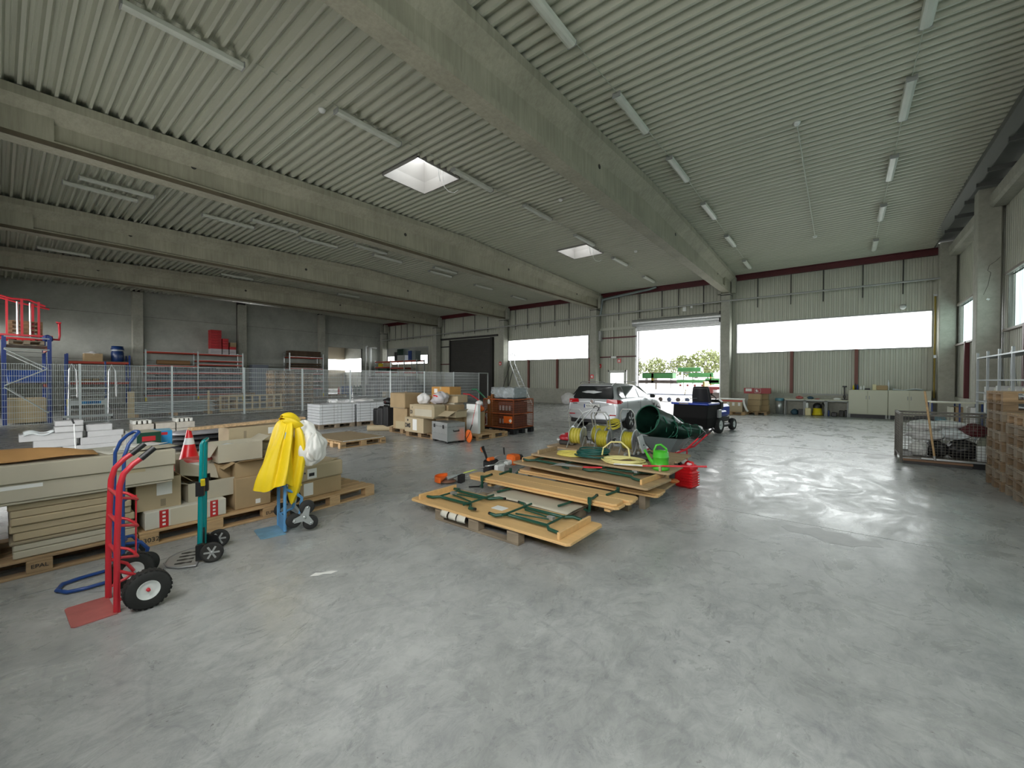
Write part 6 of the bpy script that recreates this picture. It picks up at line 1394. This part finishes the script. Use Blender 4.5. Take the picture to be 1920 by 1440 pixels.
for x, y, z, a, b_, c_, l in B: blk(x, y, z, a, b_, c_, l, mat('pale_block', (.40, .40, .40), .8, 0, .06, 6, .15), 0)
o = sheet(-13.1, .52, .44, .3, .42, 'clouded foil lying on the long slab block', 'plastic_foil', m_film, 0, .03, .01, 12, 'foil')
o = MB().tube([(0, 0, 0), (0, -.02, .62)], .008, 8).build('lamp_pole', m_white); tag(o, 'thin pale rod with a black tip standing among the blocks', 'rod'); o.location = (-12.75, 1.02, 0); MB().tube([(0, -.02, .62), (0, -.05, .72)], .016, 8).build('tip', m_black, o)
for k, (y, z, n_) in enumerate(((1.80, .0, 2), (1.80, .16, 2))):
    blk(-13.3, y, z, .5, .46, .155, 'brown-grey stone block at the near end of the brick row, '+['bottom', 'top'][k], m_brick)
for k, (y, zz) in enumerate(((2.20, 0), (2.20, .16), (2.20, .32), (2.62, 0), (2.62, .16), (2.62, .32), (3.02, 0), (3.02, .16), (3.02, .32))):
    blk(-13.45, y, zz, .5, .38, .155, ['notched', 'plain', 'dusty'][k//3]+' grey-brown block, '+['bottom', 'middle', 'upper'][k % 3]+' course of the brick row', m_brick)
for j, y0 in enumerate((2.04, 2.86)):
    for k in range(4): o = blk(-13.45, y0+k*.095, .476, .4, .06, .09, 'small upright stone rib, %s on the %s half of the brick row' % (['first', 'second', 'third', 'last'][k], ['lower', 'higher'][j]), m_conc2); o['group'] = 'stone ribs on the brick row'; o.name = 'stone_rib'

# ================================================================== right side
OR = ['lowest', 'second', 'third', 'fourth', 'fifth', 'sixth', 'seventh', 'eighth', 'ninth']
m_agedp = mat('aged_pallet_wood', (.20, .135, .075), .85, 0, .3, 3, .2)
for k in range(9): pallet(2.40, 9.40, .1445*k, PI/2+R([0, 1, -1, .5, 0, -1.5, 1, 0, .7][k]), OR[k]+' pallet of the higher stack beside the grey shelving, counted from the floor', [m_agedp, m_woodo][k % 2], 'pallets of the higher stack')
pallet(2.40, 9.42, .1445*9, PI/2+R(1), 'topmost pallet of the higher stack beside the grey shelving', m_wood)
for k in range(7): pallet(2.42, 8.50, .1445*k, PI/2+R([.5, -1, 0, 1, -.5, 0, 1.2][k]), OR[k]+' pallet of the lower stack at the picture edge, counted from the floor', [m_woodo, m_agedp][k % 2], 'pallets of the lower stack')
pallet(2.42, 8.50, .1445*7, PI/2+R(-1), 'topmost pallet of the lower stack at the picture edge', m_wood)
# mesh box with rubbish sacks
gx = thing('mesh_box_pallet', 'grey steel mesh box filled with crumpled bags, beside the pallet stacks', 'cage', (1.62, 11.55, 0), R(0))
m_gcage = mat('grey_cage_steel', (.13, .12, .10), .6, .2, .25, 8)
W2, D2 = .70, .5
for x in (-W2, W2):
    for y in (-D2, D2): MB().box(x-.022, y-.022, 0, x+.022, y+.022, .97).build('corner_post', m_gcage, gx)
for z in (.12, .94):
    for y in (-D2, D2): MB().box(-W2, y-.015, z-.02, W2, y+.015, z+.02).build('rail', m_gcage, gx)
    for x in (-W2, W2): MB().box(x-.015, -D2, z-.02, x+.015, D2, z+.02).build('rail', m_gcage, gx)
MB().box(-W2, -D2, .10, W2, D2, .12).build('floor_plate', m_gcage, gx)
for nm, ax in (('front', 0), ('rear', 0), ('side', 1), ('side', 1)): pass
for y in (-D2, D2):
    q = MB()
    for k in range(1, 28): x = -W2+2*W2*k/28; q.box(x-.0025, y-.0025, .14, x+.0025, y+.0025, .92)
    for k in range(1, 16): z = .12+.82*k/16; q.box(-W2, y-.0025, z-.0025, W2, y+.0025, z+.0025)
    q.build('mesh_side', m_gcage, gx)['kind'] = 'stuff'
for x in (-W2, W2):
    q = MB()
    for k in range(1, 20): y = -D2+2*D2*k/20; q.box(x-.0025, y-.0025, .14, x+.0025, y+.0025, .92)
    for k in range(1, 16): z = .12+.82*k/16; q.box(x-.0025, -D2, z-.0025, x+.0025, D2, z+.0025)
    q.build('mesh_side', m_gcage, gx)['kind'] = 'stuff'
MB().box(-.42, .478, .72, -.12, .484, .90).build('vent_plate', m_black, gx)
TR = [(1.20, 11.35, .13, .30, .4, .28, m_paper, 'white printed carton remains at the bottom of the mesh box'), (1.45, 11.4, .13, .36, .42, .30, m_black, 'black refuse bag low in the mesh box'), (1.80, 11.4, .13, .5, .42, .34, m_black, 'larger black refuse bag in the middle of the mesh box'),
      (1.30, 11.42, .43, .55, .5, .20, m_bagw, 'white plastic bags folded in the mesh box'), (1.28, 11.5, .62, .5, .5, .20, m_bagw, 'crumpled white foil on top of the mesh box load'), (1.70, 11.5, .47, .5, .5, .22, m_film, 'grey stretch film bundle in the mesh box'),
      (1.95, 11.45, .55, .4, .4, .24, mat('dark_red_sack', (.10, .015, .02), .4, 0, .4, 5), 'dark sack with a red band in the mesh box'), (2.12, 11.5, .13, .34, .6, .44, mat('sage_foil', (.30, .32, .24), .5, 0, .15, 4, .4), 'sage-coloured sheeting bulging beside the pallets'), (1.62, 11.55, .68, .6, .5, .14, m_bagw, 'thin white foil topping the mesh box with a red print')]
for k, (x, y, z, a, b_, c_, mm, l) in enumerate(TR): lump('refuse_bag', l, 'bag', x, y, z, a*.94, b_*.9, c_, mm, 90+k, .2, 18, 5)
o = carton(2.02, 11.2, .13, .16, .1, .28, 'small white canister box at the front of the mesh box', 0, m_white, tape=None)
bm_ = thing('wide_broom', 'very wide push broom with a wooden handle leaning on the mesh box', 'broom', (0, 0, 0))
MB().tube([(1.385, 11.02, .09), (1.23, 10.98, 1.40)], .017, 10).build('handle', m_woodn, bm_)
MB().bbox(.94, 10.93, .055, 1.86, 11.0, .095, .006).build('broom_head', mat('brown_broom_wood', (.20, .11, .06), .6), bm_); MB().box(.95, 10.94, 0, 1.85, 10.99, .055).build('bristle', m_dark, bm_); MB().cyl((1.385, 11.02, .09), (1.37, 11.01, .18), .022, 10).build('ferrule', m_galv, bm_)
sq = thing('floor_squeegee', 'flat steel bar with rubber lip behind the wide broom', 'squeegee', (0, 0, 0)); MB().bbox(1.2, 11.0+.005, .10, 2.15, 11.02, .13, .002).build('steel_bar', m_alu, sq); MB().box(1.2, 11.003, .0, 2.15, 11.012, .10).build('rubber_lip', m_black, sq)
# grey shelving on the right wall
sh = thing('shelving_unit', 'long grey steel shelving against the side wall with small white boxes', 'shelf', (2.62, 0, 0))
ys_ = [15.15, 14.25, 13.35, 12.45, 11.55, 10.6]
m_shelf = mat('shelf_grey', (.40, .44, .45), .4, .3)
for y in ys_:
    for x in (0, .36): MB().box(x-.02, y-.02, 0, x+.02, y+.02, 2.28).build('upright', m_shelf, sh)
for a, b_ in zip(ys_[1:], ys_[:-1]):
    for z in (.42, .83, 1.12, 1.33, 1.63, 2.17): MB().box(-.02, a+.02, z-.03, .38, b_-.02, z).build('shelf', m_shelf, sh)
    MB().tube([(.37, a, .2), (.37, b_, 2.2)], .008, 4).build('cross_brace', m_shelf, sh)
rd = random.Random(9)
for k in range(16):
    y = [14.9, 14.65, 14.1, 13.95, 13.7, 13.1, 12.9, 12.7, 12.2, 12.0, 14.95, 14.75, 14.6, 14.9, 14.7, 14.5][k]; z = [1.33]*10+[1.12]*3+[.83]*3
    h = rd.uniform(.09, .17) if k < 13 else .24
    if k >= 10 and k < 13: h = .17
    o = carton(2.80, y, z[k], .2, .13, h, 'small pale box on the grey shelving, %s along its row' % 'first second third fourth fifth sixth seventh eighth ninth tenth one-upper-one two-upper-two three-upper-three tall-one tall-two tall-three'.split()[k].replace('one-upper-one', 'first of the narrow shelf').replace('two-upper-two', 'second of the narrow shelf').replace('three-upper-three', 'third of the narrow shelf').replace('tall-one', 'tallest').replace('tall-two', 'middle tall').replace('tall-three', 'last tall'), 0, [m_white, m_paper, m_cream][k % 3], tape=None, group='small boxes on the grey shelving')
# work table behind the mesh box
wt = thing('work_table', 'light work table with dark legs beyond the mesh box', 'table', (2.35, 17.55, 0)); wt.location = (2.42, 16.3, 0)
MB().bbox(-.52, -.35, .99, .48, .35, 1.02, .004).build('tabletop', m_cream, wt); MB().box(-.5, -.3, .35, .44, .3, .37).build('lower_shelf', m_cream, wt)
for x in (-.5, .02, .42):
    for y in (-.32, .30): MB().box(x, y, 0, x+.03, y+.03, .99).build('leg', m_navy, wt)
o = lump('blue_sack', 'blue plastic sack on the lower shelf of the work table', 'sack', 2.08, 16.3, .371, .36, .3, .26, mat('pale_blue_foil', (.12, .30, .38), .4, 0, .15, 5), 99, .2)
for k, (x, w_, mm, l) in enumerate(((2.33, .06, m_cream, 'cream panel standing under the work table'), (2.46, .14, m_card2, 'brown board standing under the work table'), (2.72, .12, m_white, 'white panel standing under the work table'))):
    o = MB().bbox(-w_/2, -.25, 0, w_/2, .25, .52, .004).build('panel_offcut', mm); tag(o, l, 'panel'); o.location = (x, 16.3, .371); 
# cream cabinets
for k in range(2):
    cb = thing('cabinet', ['double-door cream cabinet next to the workbenches', 'double-door cream cabinet in the hall corner'][k], 'cabinet', (.86+k*1.27, 23.2, 0))
    MB().bbox(-.63, -.26, .16, .63, .26, 1.19, .004).build('body', m_cream, cb)
    for s_ in (-1, 1):
        MB().bbox(s_*.315-.305, -.28, .19, s_*.315+.305, -.262, 1.16, .003).build('door', m_cream, cb)
        MB().box(s_*.05-.012, -.295, .80, s_*.05+.012, -.281, .95).build('handle', m_grey, cb)
    MB().box(-.6, -.22, .0, .6, .22, .158).build('base', m_black, cb)
    for x in (-.62, .56): MB().box(x, -.25, 0, x+.06, -.19, .16).build('foot', m_grey, cb)
items = [(.40, .06, .22, m_yell, 'spray_can', 'yellow-topped spray can'), (.46, .07, .28, m_dark, 'bottle', 'dark bottle'), (.53, .06, .24, m_navy, 'spray_can', 'navy spray can'), (.64, .08, .17, m_white, 'jar', 'white jar'), (.74, .06, .2, m_white, 'spray_can', 'slim white spray can'), (1.52, .07, .42, m_film, 'bottle', 'clear tall bottle')]
for x, d_, h, mm, nm, l in items:
    o = thing(nm, l+' on the cream cabinet next to the workbenches', 'bottle', (x, 23.2, 1.192)); MB().lathe([(.001, 0), (d_/2, 0), (d_/2, h*.7), (d_*.2, h*.85), (d_*.2, h), (.001, h)], 14).build('body', mm, o)
o = carton(.86, 23.2, 1.192, .16, .12, .07, 'small dark box on the cream cabinet', 0, m_black, tape=None)
carton(1.08, 23.2, 1.192, .12, .14, .24, 'pale yellow packet on the cream cabinet', 0, mat('pale_yellow', (.7, .65, .4)), tape=None); carton(1.32, 23.2, 1.192, .36, .2, .20, 'brown open bag-like carton on the cream cabinet', 0, m_card2, tape=None, b=.03)
sheet(2.1, 23.2, 1.21, .3, .9, 'crumpled pale blue foil on the corner cabinet', 'plastic_foil', mat('ice_foil', (.7, .78, .8), .4), PI/2, .03, .02, 12, 'foil')
# workbenches
wk = []
for k in range(3):
    b_ = thing('workbench', ['grey steel workbench next to the waste bin', 'middle grey steel workbench with the yellow vacuum under it', 'grey steel workbench touching the cream cabinet'][k], 'workbench', (-1.70+k*.775, 23.2, 0)); wk.append(b_)
    MB().bbox(-.385, -.3, .70, .385, .3, .735, .003).build('worktop', m_cream, b_)
    MB().box(-.37, -.29, .65, .37, -.27, .70).build('apron', m_grey, b_)
    for x in (-.38, .34):
        for y in (-.29, .25): MB().box(x, y, 0, x+.04, y+.04, .70).build('leg', m_grey, b_)
bn = thing('waste_bin', 'round grey waste bin with a blue liner beside the workbenches', 'bin', (-2.30, 23.2, 0)); MB().lathe([(.001, 0), (.14, 0), (.165, .72), (.15, .72), (.13, .02), (.001, .02)], 22).build('body', m_galv, bn); MB().lathe([(.175, .62), (.185, .70), (.17, .745), (.14, .74), (.12, .5)], 22).build('bin_liner', MT['pale_blue_foil'], bn)
def small(nm, l, cat, x, y, z, sx, sy, sz, mm, seed): return lump(nm, l, cat, x, y, z, sx, sy, sz, mm, seed, .15, 12, 4)
small('power_tool', 'red and dark power tool on the first workbench', 'tool', -1.52, 23.15, .736, .28, .2, .14, m_reddk, 101); small('cloth', 'cream rag beside the power tool', 'cloth', -1.28, 23.15, .736, .2, .2, .08, m_cream, 102)
small('tool_bag', 'blue tool bag on the middle workbench edge', 'bag', -1.12, 23.15, .736, .26, .2, .13, mat('petrol_blue', (.03, .08, .12), .6), 103); small('paper_roll', 'white paper roll on the last workbench', 'roll', -.15, 23.1, .736, .26, .12, .09, m_white, 104); small('mat', 'low reddish pad on the middle workbench', 'pad', -.85, 23.1, .736, .2, .14, .04, m_reddk, 105)
dr = thing('drill_stand', 'black upright drill stand at the cabinet end of the workbenches', 'drill stand', (.10, 23.2, .736)); MB().bbox(-.1, -.1, 0, .1, .1, .03, .005).build('base', m_black, dr); MB().cyl((0, 0, .03), (0, 0, .60), .025, 10).build('column', m_black, dr); MB().bbox(-.08, -.04, .56, .08, .04, .62, .01).build('head', m_black, dr); MB().bbox(-.05, -.06, .1, .04, .04, .2, .01).build('carriage', m_dark, dr)
MB_ = MB().box(-1.45, YB-.16, .92, .35, YB-.12, .98).build('cable_duct', m_grey); tag(MB_, 'grey cable duct above the workbenches', 'duct')
small('hose_bundle', 'petrol-blue case under the first workbench', 'case', -1.70, 23.2, 0, .3, .3, .26, MT['petrol_blue'], 106); carton(-1.42, 23.2, 0, .26, .3, .26, 'black toolbox with pale bars under the first workbench', 0, m_black, tape=None, name='toolbox')
cn_ = thing('canister', 'cream plastic canister under the middle workbench', 'canister', (-1.18, 22.95, 0)); MB().bbox(-.11, -.1, 0, .11, .1, .34, .03).build('body', mat('cream_plastic', (.70, .62, .34), .4), cn_); o = thing('bottle', 'milky bottle standing on the cream canister', 'bottle', (-1.22, 22.95, .342)); MB().lathe([(.001, 0), (.05, 0), (.05, .2), (.03, .24), (.001, .25)], 14).build('body', m_white, o)
vc = thing('vacuum_cleaner', 'yellow and black wet vacuum under the middle workbench', 'vacuum cleaner', (-.85, 23.15, 0)); MB().lathe([(.001, .02), (.19, .02), (.21, .08), (.18, .1), (.16, .34), (.001, .34)], 22).build('yellow_tank', m_yell, vc); MB().lathe([(.165, .34), (.17, .45), (.1, .56), (.001, .58)], 22).build('black_head', m_black, vc); MB().tube([(.12, -.05, .4), (.2, -.1, .6), (.28, 0, .4), (.26, .05, .1)], .025, 8).build('vacuum_hose', m_black, vc)
for k, (x, w_, h, mm, l) in enumerate(((-.44, .06, .26, m_navy, 'blue bottle box'), (-.25, .2, .18, m_black, 'black machine part'), (-.0, .16, .28, m_dark, 'dark cylinder casing'), (.15, .1, .3, m_black, 'black fan casing'))): carton(x, 23.1, 0, w_, .25, h, l+' under the last workbench', 0, mm, tape=None, name='machine_part', b=.02)
# boxes beside the gate column
pallet(-4.0, 21.45, 0, PI/2, 'pallet under the red-taped cartons beside the gate column', m_woodn)
t = carton(-4.02, 21.42, .146, 1.02, .62, .58, 'big carton with a red tape band and three paper labels beside the gate column', 0, m_card, tape=None)
MB().box(-.512, -.3115, .46, .512, -.3105, .52).build('red_tape', m_pink, t); MB().box(-.515, -.315, .55, .515, .315, .585).build('white_wrap', m_paper, t)
for x in (-.08, .14, .38): MB().box(x-.05, -.3118, .27, x+.05, -.3106, .42).build('paper_label', m_paper, t)
q = MB().grid(4, 4, lambda a, c: (.512+.16*a*c, -.3+.6*a*0+.0, .58-.55*c)); bpy.data.objects  # foil hangs off the side
MB().grid(6, 6, lambda a, c: (.515+.18*c*c, -.3+.5*a, .57-.56*c)).build('hanging_foil', m_bagw, t)
pallet(-3.05, 22.35, 0, 0, 'pallet under the brown cartons against the plinth', m_wood)
for k in range(3):
    carton(-3.2+.02*k, 22.2, .146+.27*k, .5, .6, .26, 'brown carton by the plinth, '+['bottom', 'middle', 'top'][k]+' of three', R(k), m_card2)
    carton(-2.86-.02*k, 22.75, .146+.27*k, .4, .45, .26, 'brown carton behind the three by the plinth, '+['bottom', 'middle', 'top'][k], 0, m_card2)
rb = thing('red_sign_box', 'long red box with white pictogram panels above the brown cartons', 'box', (-3.12, 22.5, .958), 0); MB().bbox(-.55, -.08, 0, .55, .08, .26, .006).build('body', mat('signal_red', (.30, .01, .012), .4), rb); MB().box(-.48, -.082, .10, -.22, -.080, .23).build('white_label', m_paper, rb)
for k in range(4): MB().tube([(-.10+.0, -.083, .04), (.14, -.083, .04), (.14, -.083, .23), (-.10, -.083, .23)][k:k+1]+[[(-.10, -.083, .04), (.14, -.083, .04), (.14, -.083, .23), (-.10, -.083, .23)][(k+1) % 4]], .005, 4).build('pictogram_frame', m_paper, rb)
MB().prism([(-.06, .18), (-.0, .2), (.02, .13), (.08, .12), (.02, .08), (-.05, .08)], -.084, -.081, 'y').build('pictogram', m_paper, rb)
ws = lump('white_sack_heap', 'pale crumpled sacks against the plinth behind the car', 'sack', -13.7, 22.9, 0, 1.0, .6, .72, m_bagw, 110, .25, 20, 5)
# stepladder
sl = thing('step_ladder', 'tall aluminium stepladder standing before the window strip', 'ladder', (-11.9+.45, 14.8, 0), 0); sl.location = (-14.9, 20.2, 0)
for s_ in (-1, 1):
    MB().tube([(-1.35+.12, s_*.22, 3.1), (-1.27+.0, s_*.22+.0, 2.6), (.10, s_*.32, 0)], .028, 6).build('front_stile', m_alu, sl)
    MB().tube([(-1.27, s_*.22, 2.55), (-1.85, s_*.28, .9), (-2.15, s_*.30, 0)], .022, 6).build('rear_stile', m_dark, sl)
MB().tube([(-1.23, -.22, 3.1), (-1.25, 0, 3.2), (-1.23, .22, 3.1)], .028, 6).build('top_loop', m_alu, sl)
for k in range(9):
    u = .08+k*.095; x = -1.27+1.37*(1-u/1.0*1.0) if 0 else .10-1.37*u; z = 2.6*u
    MB().box(x-.04, -.30+.08*u, z-.015, x+.04, .30-.08*u, z+.015).build('step', m_alu, sl)
MB().tube([(-1.85, -.28, .9), (-1.85, .28, .9)], .02, 6).build('rear_brace', m_dark, sl)
# gas pipe, signs, ceiling conduits
yp = MB().tube([(2.86, 23.22, .9), (2.86, 23.22, 4.95)], .03, 8).build('gas_pipe', mat('ochre_paint', (.30, .22, .03), .5)); tag(yp, 'ochre vertical pipe in the corner beside the window strip', 'pipe'); MB().cbox((2.86, 23.15, 2.55), (.08, .08, .12)).build('valve', m_galv, yp)
MB().cbox((2.86, 23.2, 4.98), (.12, .08, .08)).build('pipe_bracket', m_galv, yp)
sg = MB().bbox(-.11, -.004, 0, .11, .004, .24, .002).build('fire_sign', m_redp); tag(sg, 'small red fire extinguisher sign above the glazed door', 'sign'); sg.location = (-10.55, YB-.14, 2.62); MB().box(-.06, -.006, .05, .05, -.0045, .17).build('pictogram', m_paper, sg)
for k, (x, y, z, l) in enumerate(((-11.85, YB-.14, 2.32, 'small red fire alarm sign on the column cladding left of the glazed door'), (-12.05, 22.94, 1.66, 'small red call point on the concrete column behind the car'), (-19.5, 22.94, 2.62, 'small red sign on the column beside the dark shutter'))):
    o = copy_tree(sg, (x, y, z), None, l.replace(' left of', ' beside'))
lamp_ = MB().bbox(-.16, -.06, 0, .16, .06, .14, .02).build('emergency_light', m_white); tag(lamp_, 'small white emergency light above the glazed door', 'light'); lamp_.location = (-10.85, YB-.26, 2.88)
fl = MB().at((1.95, YB-.16, 4.62), (R(60), 0, 0)).lathe([(.001, 0), (.09, 0), (.11, .10), (.001, .1)], 16).build('flood_light', m_white); tag(fl, 'small bright round lamp on the cladding above the widest window strip', 'light')
sm = thing('smoke_detector', 'white smoke detector on a conduit in the middle bay', 'smoke detector', (-8.2, 4.1, 7.0)); MB().lathe([(.001, -.07), (.05, -.06), (.07, -.02), (.07, 0), (.001, 0)], 16).build('body', m_white, sm)
sm.location.z = zr(4.1)-.006
for (x, y) in ((-13.1, 3.1), (-.82, 10.9), (-.84, 19.2), (-6.9, 11.0), (-6.9, 17.0)):
    copy_tree(sm, (x, y, zr(y)-.006), None, 'white smoke detector on the deck, '+{-13.1: 'second bay', -.82: 'at the start of the long conduit', -.84: 'at the far end of the long conduit', -6.9: 'near the %s roof light' % ('near' if y < 12 else 'far')}[x])
for k, (p0_, p1_, l) in enumerate((((-.82, 10.9, zr(10.9)-.03), (-.84, 19.2, zr(19.2)-.03), 'straight white conduit along the deck of the bay by the window wall'), ((-8.2, 4.1, zr(4.1)-.03), (-11.6, 4.1, zr(4.1)-.03), 'conduit from the smoke detector to the second beam'), ((-13.1, 3.1, zr(3.1)-.03), (-19.0, 3.1, zr(3.1)-.03), 'conduit across the deck of the second bay'))):
    tag(MB().cyl(p0_, p1_, .014, 6).build('conduit', m_lampb), l, 'conduit')
o = MB().cyl((-.82, 10.9, zr(10.9)-.02), (-4.2, 10.9, zr(10.9)-.02), .006, 5).build('detector_cable', m_lampb); tag(o, 'thin cable from the long conduit to the nearest beam'.replace('nearest ', 'first '), 'cable')
o = MB().tube([(-11.65, 23.2, 5.5), (-11.6, 23.2, 5.75), (-11.5, 23.2, 6.5), (-8.6, 23.2, 6.74), (-8.2, 23.2, 6.82)], .07, 8).build('duct_pipe', m_gut); tag(o, 'thick grey pipe bending under the roof between gate and second beam', 'pipe')
# white paint spot on the floor
o = MB().prism([(-.10, -.02), (-.04, -.03), (.0, -.015), (.06, -.03), (.11, -.0), (.06, .02), (-.02, .015), (-.06, .03)], .0004, .0014).build('paint_spot', m_paper); tag(o, 'small white paint blotch on the open floor', 'stain'); o.location = (-3.31, 1.66, 0); o.rotation_euler = (0, 0, R(60))

o = MB().prism([(-.38, .02), (-.30, -.10), (-.12, -.08), (.0, -.22), (.22, -.20), (.30, -.10), (.45, -.04), (.40, .08), (.26, .06), (.18, .19), (.0, .16), (-.06, .24), (-.2, .1), (-.34, .14)], .0003, .0009).build('floor_patch', mat('dark_floor_patch', (.27, .275, .27), .35, 0, .12, 9)); tag(o, 'irregular darker patch on the floor beside the slab joint', 'stain'); o.location = (-.12, 5.32, 0)
# ================================================================== yard outside
m_leaf = mat('spring_leaves', (.07, .085, .02), .6, 0, .25, 2); m_bark = mat('bark', (.06, .05, .04), .9)
m_agr = mat('machine_green', (.03, .12, .035), .5, 0, .15, 1); m_agd = mat('machine_dark', (.05, .04, .035), .6, 0, .4, 2); m_ay = mat('outdoor_yellow', (.14, .10, .01), .5); m_ar = mat('outdoor_red', (.12, .015, .015), .5); m_ab = mat('outdoor_blue_grey', (.05, .07, .12), .5); m_pale = mat('outdoor_white', (.6, .6, .6), .5)
def tree(x, y, h, w_, lab, seed):
    t = thing('tree', lab, 'tree', (x, y, 0)); rd = random.Random(seed)
    MB().tube([(0, 0, 0), (.05, 0, h*.35), (0, 0, h*.6)], [.14, .11, .06], 8).build('trunk', m_bark, t)
    q = MB()
    for k in range(900):
        a = rd.uniform(0, 2*PI); v_ = rd.uniform(-1, 1); rr = rd.uniform(.25, 1)**.5
        cx_ = w_/2*rr*math.cos(a)*math.sqrt(1-v_*v_)*(1+.2*math.sin(3*a+seed)); cy_ = w_/2*rr*math.sin(a)*math.sqrt(1-v_*v_); cz = h*.66+h*.32*v_*rr
        s_ = rd.uniform(.08, .2)*w_/3; n1 = Vector((rd.gauss(0, 1), rd.gauss(0, 1), rd.gauss(0, 1))).normalized(); n2 = n1.orthogonal().normalized(); c_ = Vector((cx_, cy_, cz))
        q._add([c_-n1*s_, c_+n2*s_*.7, c_+n1*s_, c_-n2*s_*.7], [(0, 1, 2, 3)])
    q.build('foliage', m_leaf, t)
tree(-27.6, 68, 5.6, 3.0, 'pale green tree at the gate post beyond the trailers', 1); tree(-24.0, 68, 5.4, 3.7, 'rounded pale green tree, second from the gate post', 2); tree(-19.7, 68, 5.7, 3.8, 'ragged pale green tree beside the grey window block', 3); tree(-15.6, 66, 6.4, 4.6, 'largest pale green tree beyond the yard', 4)
bl = thing('office_building', 'very pale distant building with four small grey windows', 'building', (-26, 95, 0)); MB().box(-14, 0, 0, 12, 8, 6.5).build('wall', mat('white_render', (.6, .6, .6)), bl)
for x in (-3.9, -2.5):
    for z in (4.5, 5.5): MB().box(x-.5, -.05, z-.35, x+.5, 0, z+.35).build('window', mat('grey_pane', (.045, .045, .055), .4), bl)
def machine(x, y, rects, lab, cat='trailer', nm='farm_trailer'):
    t = thing(nm, lab, cat, (x, y, 0))
    for (a, b_, z0, z1, mm, pn) in rects: MB().bbox(a, -.6, z0, b_, .6, z1, .03).build(pn, mm, t)
    for a in (rects[0][0]+.3, rects[0][1]-.3): MB().box(a-.04, -.3, -.02, a+.04, .3, rects[0][2]).build('stand', m_pale, t)
    return t
machine(-14.6, 45, [(-2.6, .7, 1.75, 2.3, m_agr, 'hopper'), (-2.6, .7, 2.3, 2.36, m_agd, 'hopper_rim'), (-3.2, 1.2, 1.2, 1.55, m_agd, 'chassis'), (-1.6, -1.3, 1.2, 2.3, m_ay, 'yellow_post')], 'green hopper machine on a dark chassis across the yard')
machine(-12.9, 48, [(-1.4, 1.0, 2.5, 2.95, m_agr, 'panel'), (.1, .5, 1.75, 2.4, m_agd, 'arm'), (-.9, 1.0, 2.3, 2.36, m_ab, 'bar')], 'raised green machine panel above the hopper machine', 'machine', 'farm_machine')
machine(-10.6, 42, [(-.9, 1.3, 1.85, 2.25, m_agr, 'panel'), (-2.0, 1.8, 1.3, 1.6, m_agr, 'side_board'), (.6, 1.9, 1.2, 1.75, m_agr, 'canopy'), (1.0, 1.15, 1.1, 2.2, m_ay, 'yellow_post')], 'pair of green implements with a yellow post near the gate edge', 'machine', 'farm_machine')
for k, x in enumerate((-10.05, -9.5, -8.95, -8.42)):
    t = thing('warning_marker', 'small red marker hanging in a row across the yard', 'marker', (x, 34, 1.15), 0, 'red markers in a row'); MB().prism([(-.11, 0), (.02, -.1), (.12, .02), (.0, .12)], -.01, .01, 'y').build('red_plate', m_ar, t); MB().cyl((0, 0, -.06), (.05, 0, -1.17), .012, 6).build('stem', m_pale, t)
ta = thing('flatbed_trailer', 'low white flatbed trailer with a row of small wheels outside the gate', 'trailer', (-9.9, 31, 0))
MB().box(-2.6, -.8, .50, 2.6, .8, .56).build('deck', m_ab, ta)
for k in range(7):
    o = MB().lathe([(.03, -.06), (.13, -.07), (.16, 0), (.13, .07), (.03, .06)], 18, 'y').build('wheel', m_agd if k % 2 else m_ab, ta); o.location = (-2.3+k*.62, -.7, .17)
MB().cyl((1.25, -.75, .5), (1.35, -.75, .95), .03, 6).build('yellow_lever', m_ay, ta)
machine(-6.75, 30, [(-.75, .9, .95, 1.15, m_ar, 'red_top'), (-.75, .9, .35, .75, m_agd, 'engine'), (-.1, .15, .6, 1.0, m_ar, 'red_lamp'), (-.5, -.38, .6, 1.5, m_ay, 'yellow_hose')], 'dark machine with red and yellow parts just outside the gate post', 'machine', 'farm_machine')
